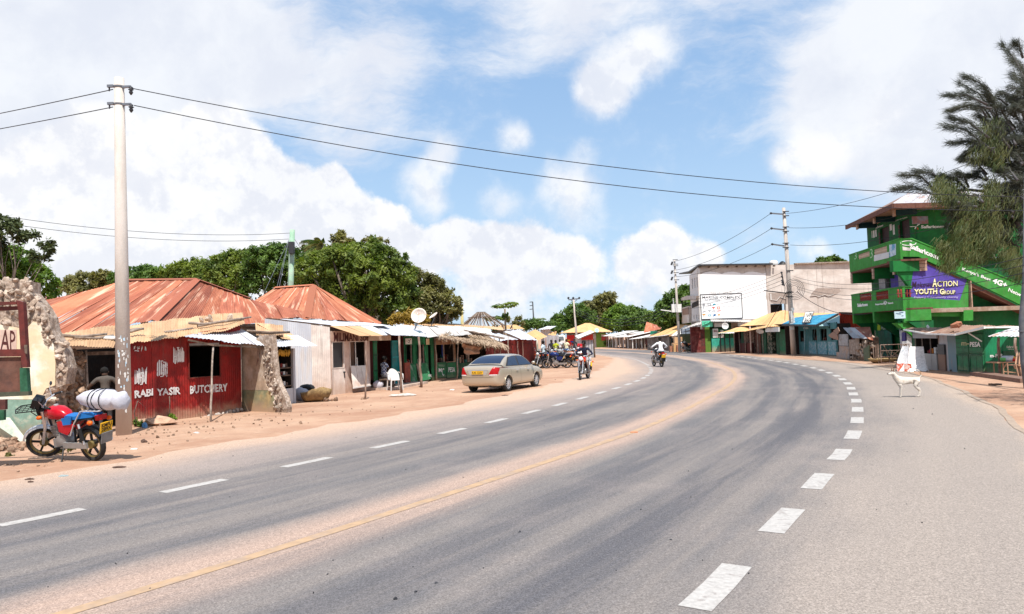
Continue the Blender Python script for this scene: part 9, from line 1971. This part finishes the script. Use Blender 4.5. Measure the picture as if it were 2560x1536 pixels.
# ---------------------------------------------------------------- small things on the ground
def litter():
 M_LIT = mat('litter_brown', (.10,.06,.045), .95, var=.3); k = 0
 t = thing('scattered_pebbles', G(500,1100), 'scattered small stones along the sandy verge before the butchery', 'stones')
 pts = []
 for i in range(150):
  px = R.uniform(0,1400); y0 = 1170-.16*px-R.uniform(-20,70)*(1-px/2200); pts.append((G(px,y0)+Vector((0,0,.008)), R.uniform(.012,.035)))
 for i in range(60): px = R.uniform(300,760); pts.append((G(px, 1090-.09*(px-300)+R.uniform(-22,14))+Vector((0,0,.01)), R.uniform(.02,.06)))
 rocks(t, pts, M_STONED, 'pebble')
 t2 = thing('road_grit', G(2300,1100), 'dark crumbs and chips scattered over the asphalt', 'grit')
 pts = [(G(R.uniform(100,2500), R.uniform(960,1500))+Vector((0,0,.008)), R.uniform(.006,.014)) for i in range(70)]+[(G(*q)+Vector((0,0,.002)), .022) for q in ((1299,1332),(1091,1460),(1039,1482),(988,1500),(2053,1059),(2102,1043),(2283,1023),(1812,928),(2330,1037))]
 rocks(t2, pts, M_DSTEEL, 'chip')
 def item(f, nm, lb, cat): pass
 def leafy(px, py, r, m_, lb, cat='litter', h=.03, nm='litter'):
  g = G(px,py); o = MB().ico(g+Vector((0,0,h*.4)), r*.55, 2, .3, int(px), (1.3,.7,h/r/.55)).build(nm, m_, None, smooth=False); tag(o, lb, cat)
 leafy(1010,990,.62,mat('plastic_scrap', (.46,.38,.32), .9, col2=(.6,.55,.5), ns=6),'flattened pale plastic sheet lying on the sand before the plastic chair','plastic sheet',.06,'plastic_sheet')
 leafy(395,1063,.7,mat('mound', (.50,.32,.22), .95),'low mound of pale earth at the foot of the red sheet wall','mound',.16,'earth_mound')
 leafy(362,1070,.10,flat('blue_bottle', (.10,.25,.45), .3),'crushed light blue bottle beside the earth mound','bottle',.09,'bottle')
 leafy(335,1124,.12,M_WHITE,'white scrap of paper on the sand right of the red motorcycle','paper',.02,'paper'); leafy(158,1192,.10,flat('grey_rag', (.25,.30,.30)),'grey flattened rag below the red motorcycle','rag',.02,'rag')
 leafy(492,1083,.10,M_WHITE,'small white scrap left of the first dash mark','paper',.02,'paper'); leafy(1130,976,.14,M_WHITEW,'pale torn scrap left of the silver car','paper',.03,'paper')
 leafy(300,1170,.16,M_LIT,'reddish brown leaf litter on the sand below the motorcycle','litter',.02); leafy(75,1200,.10,M_LIT,'brown rag scrap near the lower left edge of the sand','litter',.02); leafy(77,1207,.07,M_LIT,'smaller dark scrap just below the brown rag','litter',.02)
 leafy(1262,990,.16,M_LIT,'dark twig heap on the sand below the silver car','twigs',.02,'twigs'); leafy(360,1107,.10,M_LIT,'dark chunk of debris in front of the concrete pole','debris',.05,'debris')
 g = G(1585,1082.5); o = MB().box(g+Vector((0,0,.012)), (.14,.07,.02)).build('road_stud', flat('stud', (.55,.22,.10)), None); tag(o, 'small orange reflector stud beside the yellow centre line', 'road stud')
 t = thing('crates', G(1697,881), 'stacked wooden crates and cartons at the foot of the far pole', 'crates')
 for i, (px, py, w_, h_, m_) in enumerate(((1686,880,.9,.6,MATS['red_rubble']),(1690,879.5,.7,.9,M_TAN),(1697,880,1.0,.8,M_TANF),(1703,880,.9,.7,MATS['red_rubble']),(1697,879,.8,1.5,M_TAN))): g = G(px,py); MB().box(g+Vector((0,.2,h_/2)), (w_,.6,h_)).build('crate', m_, t)
litter()
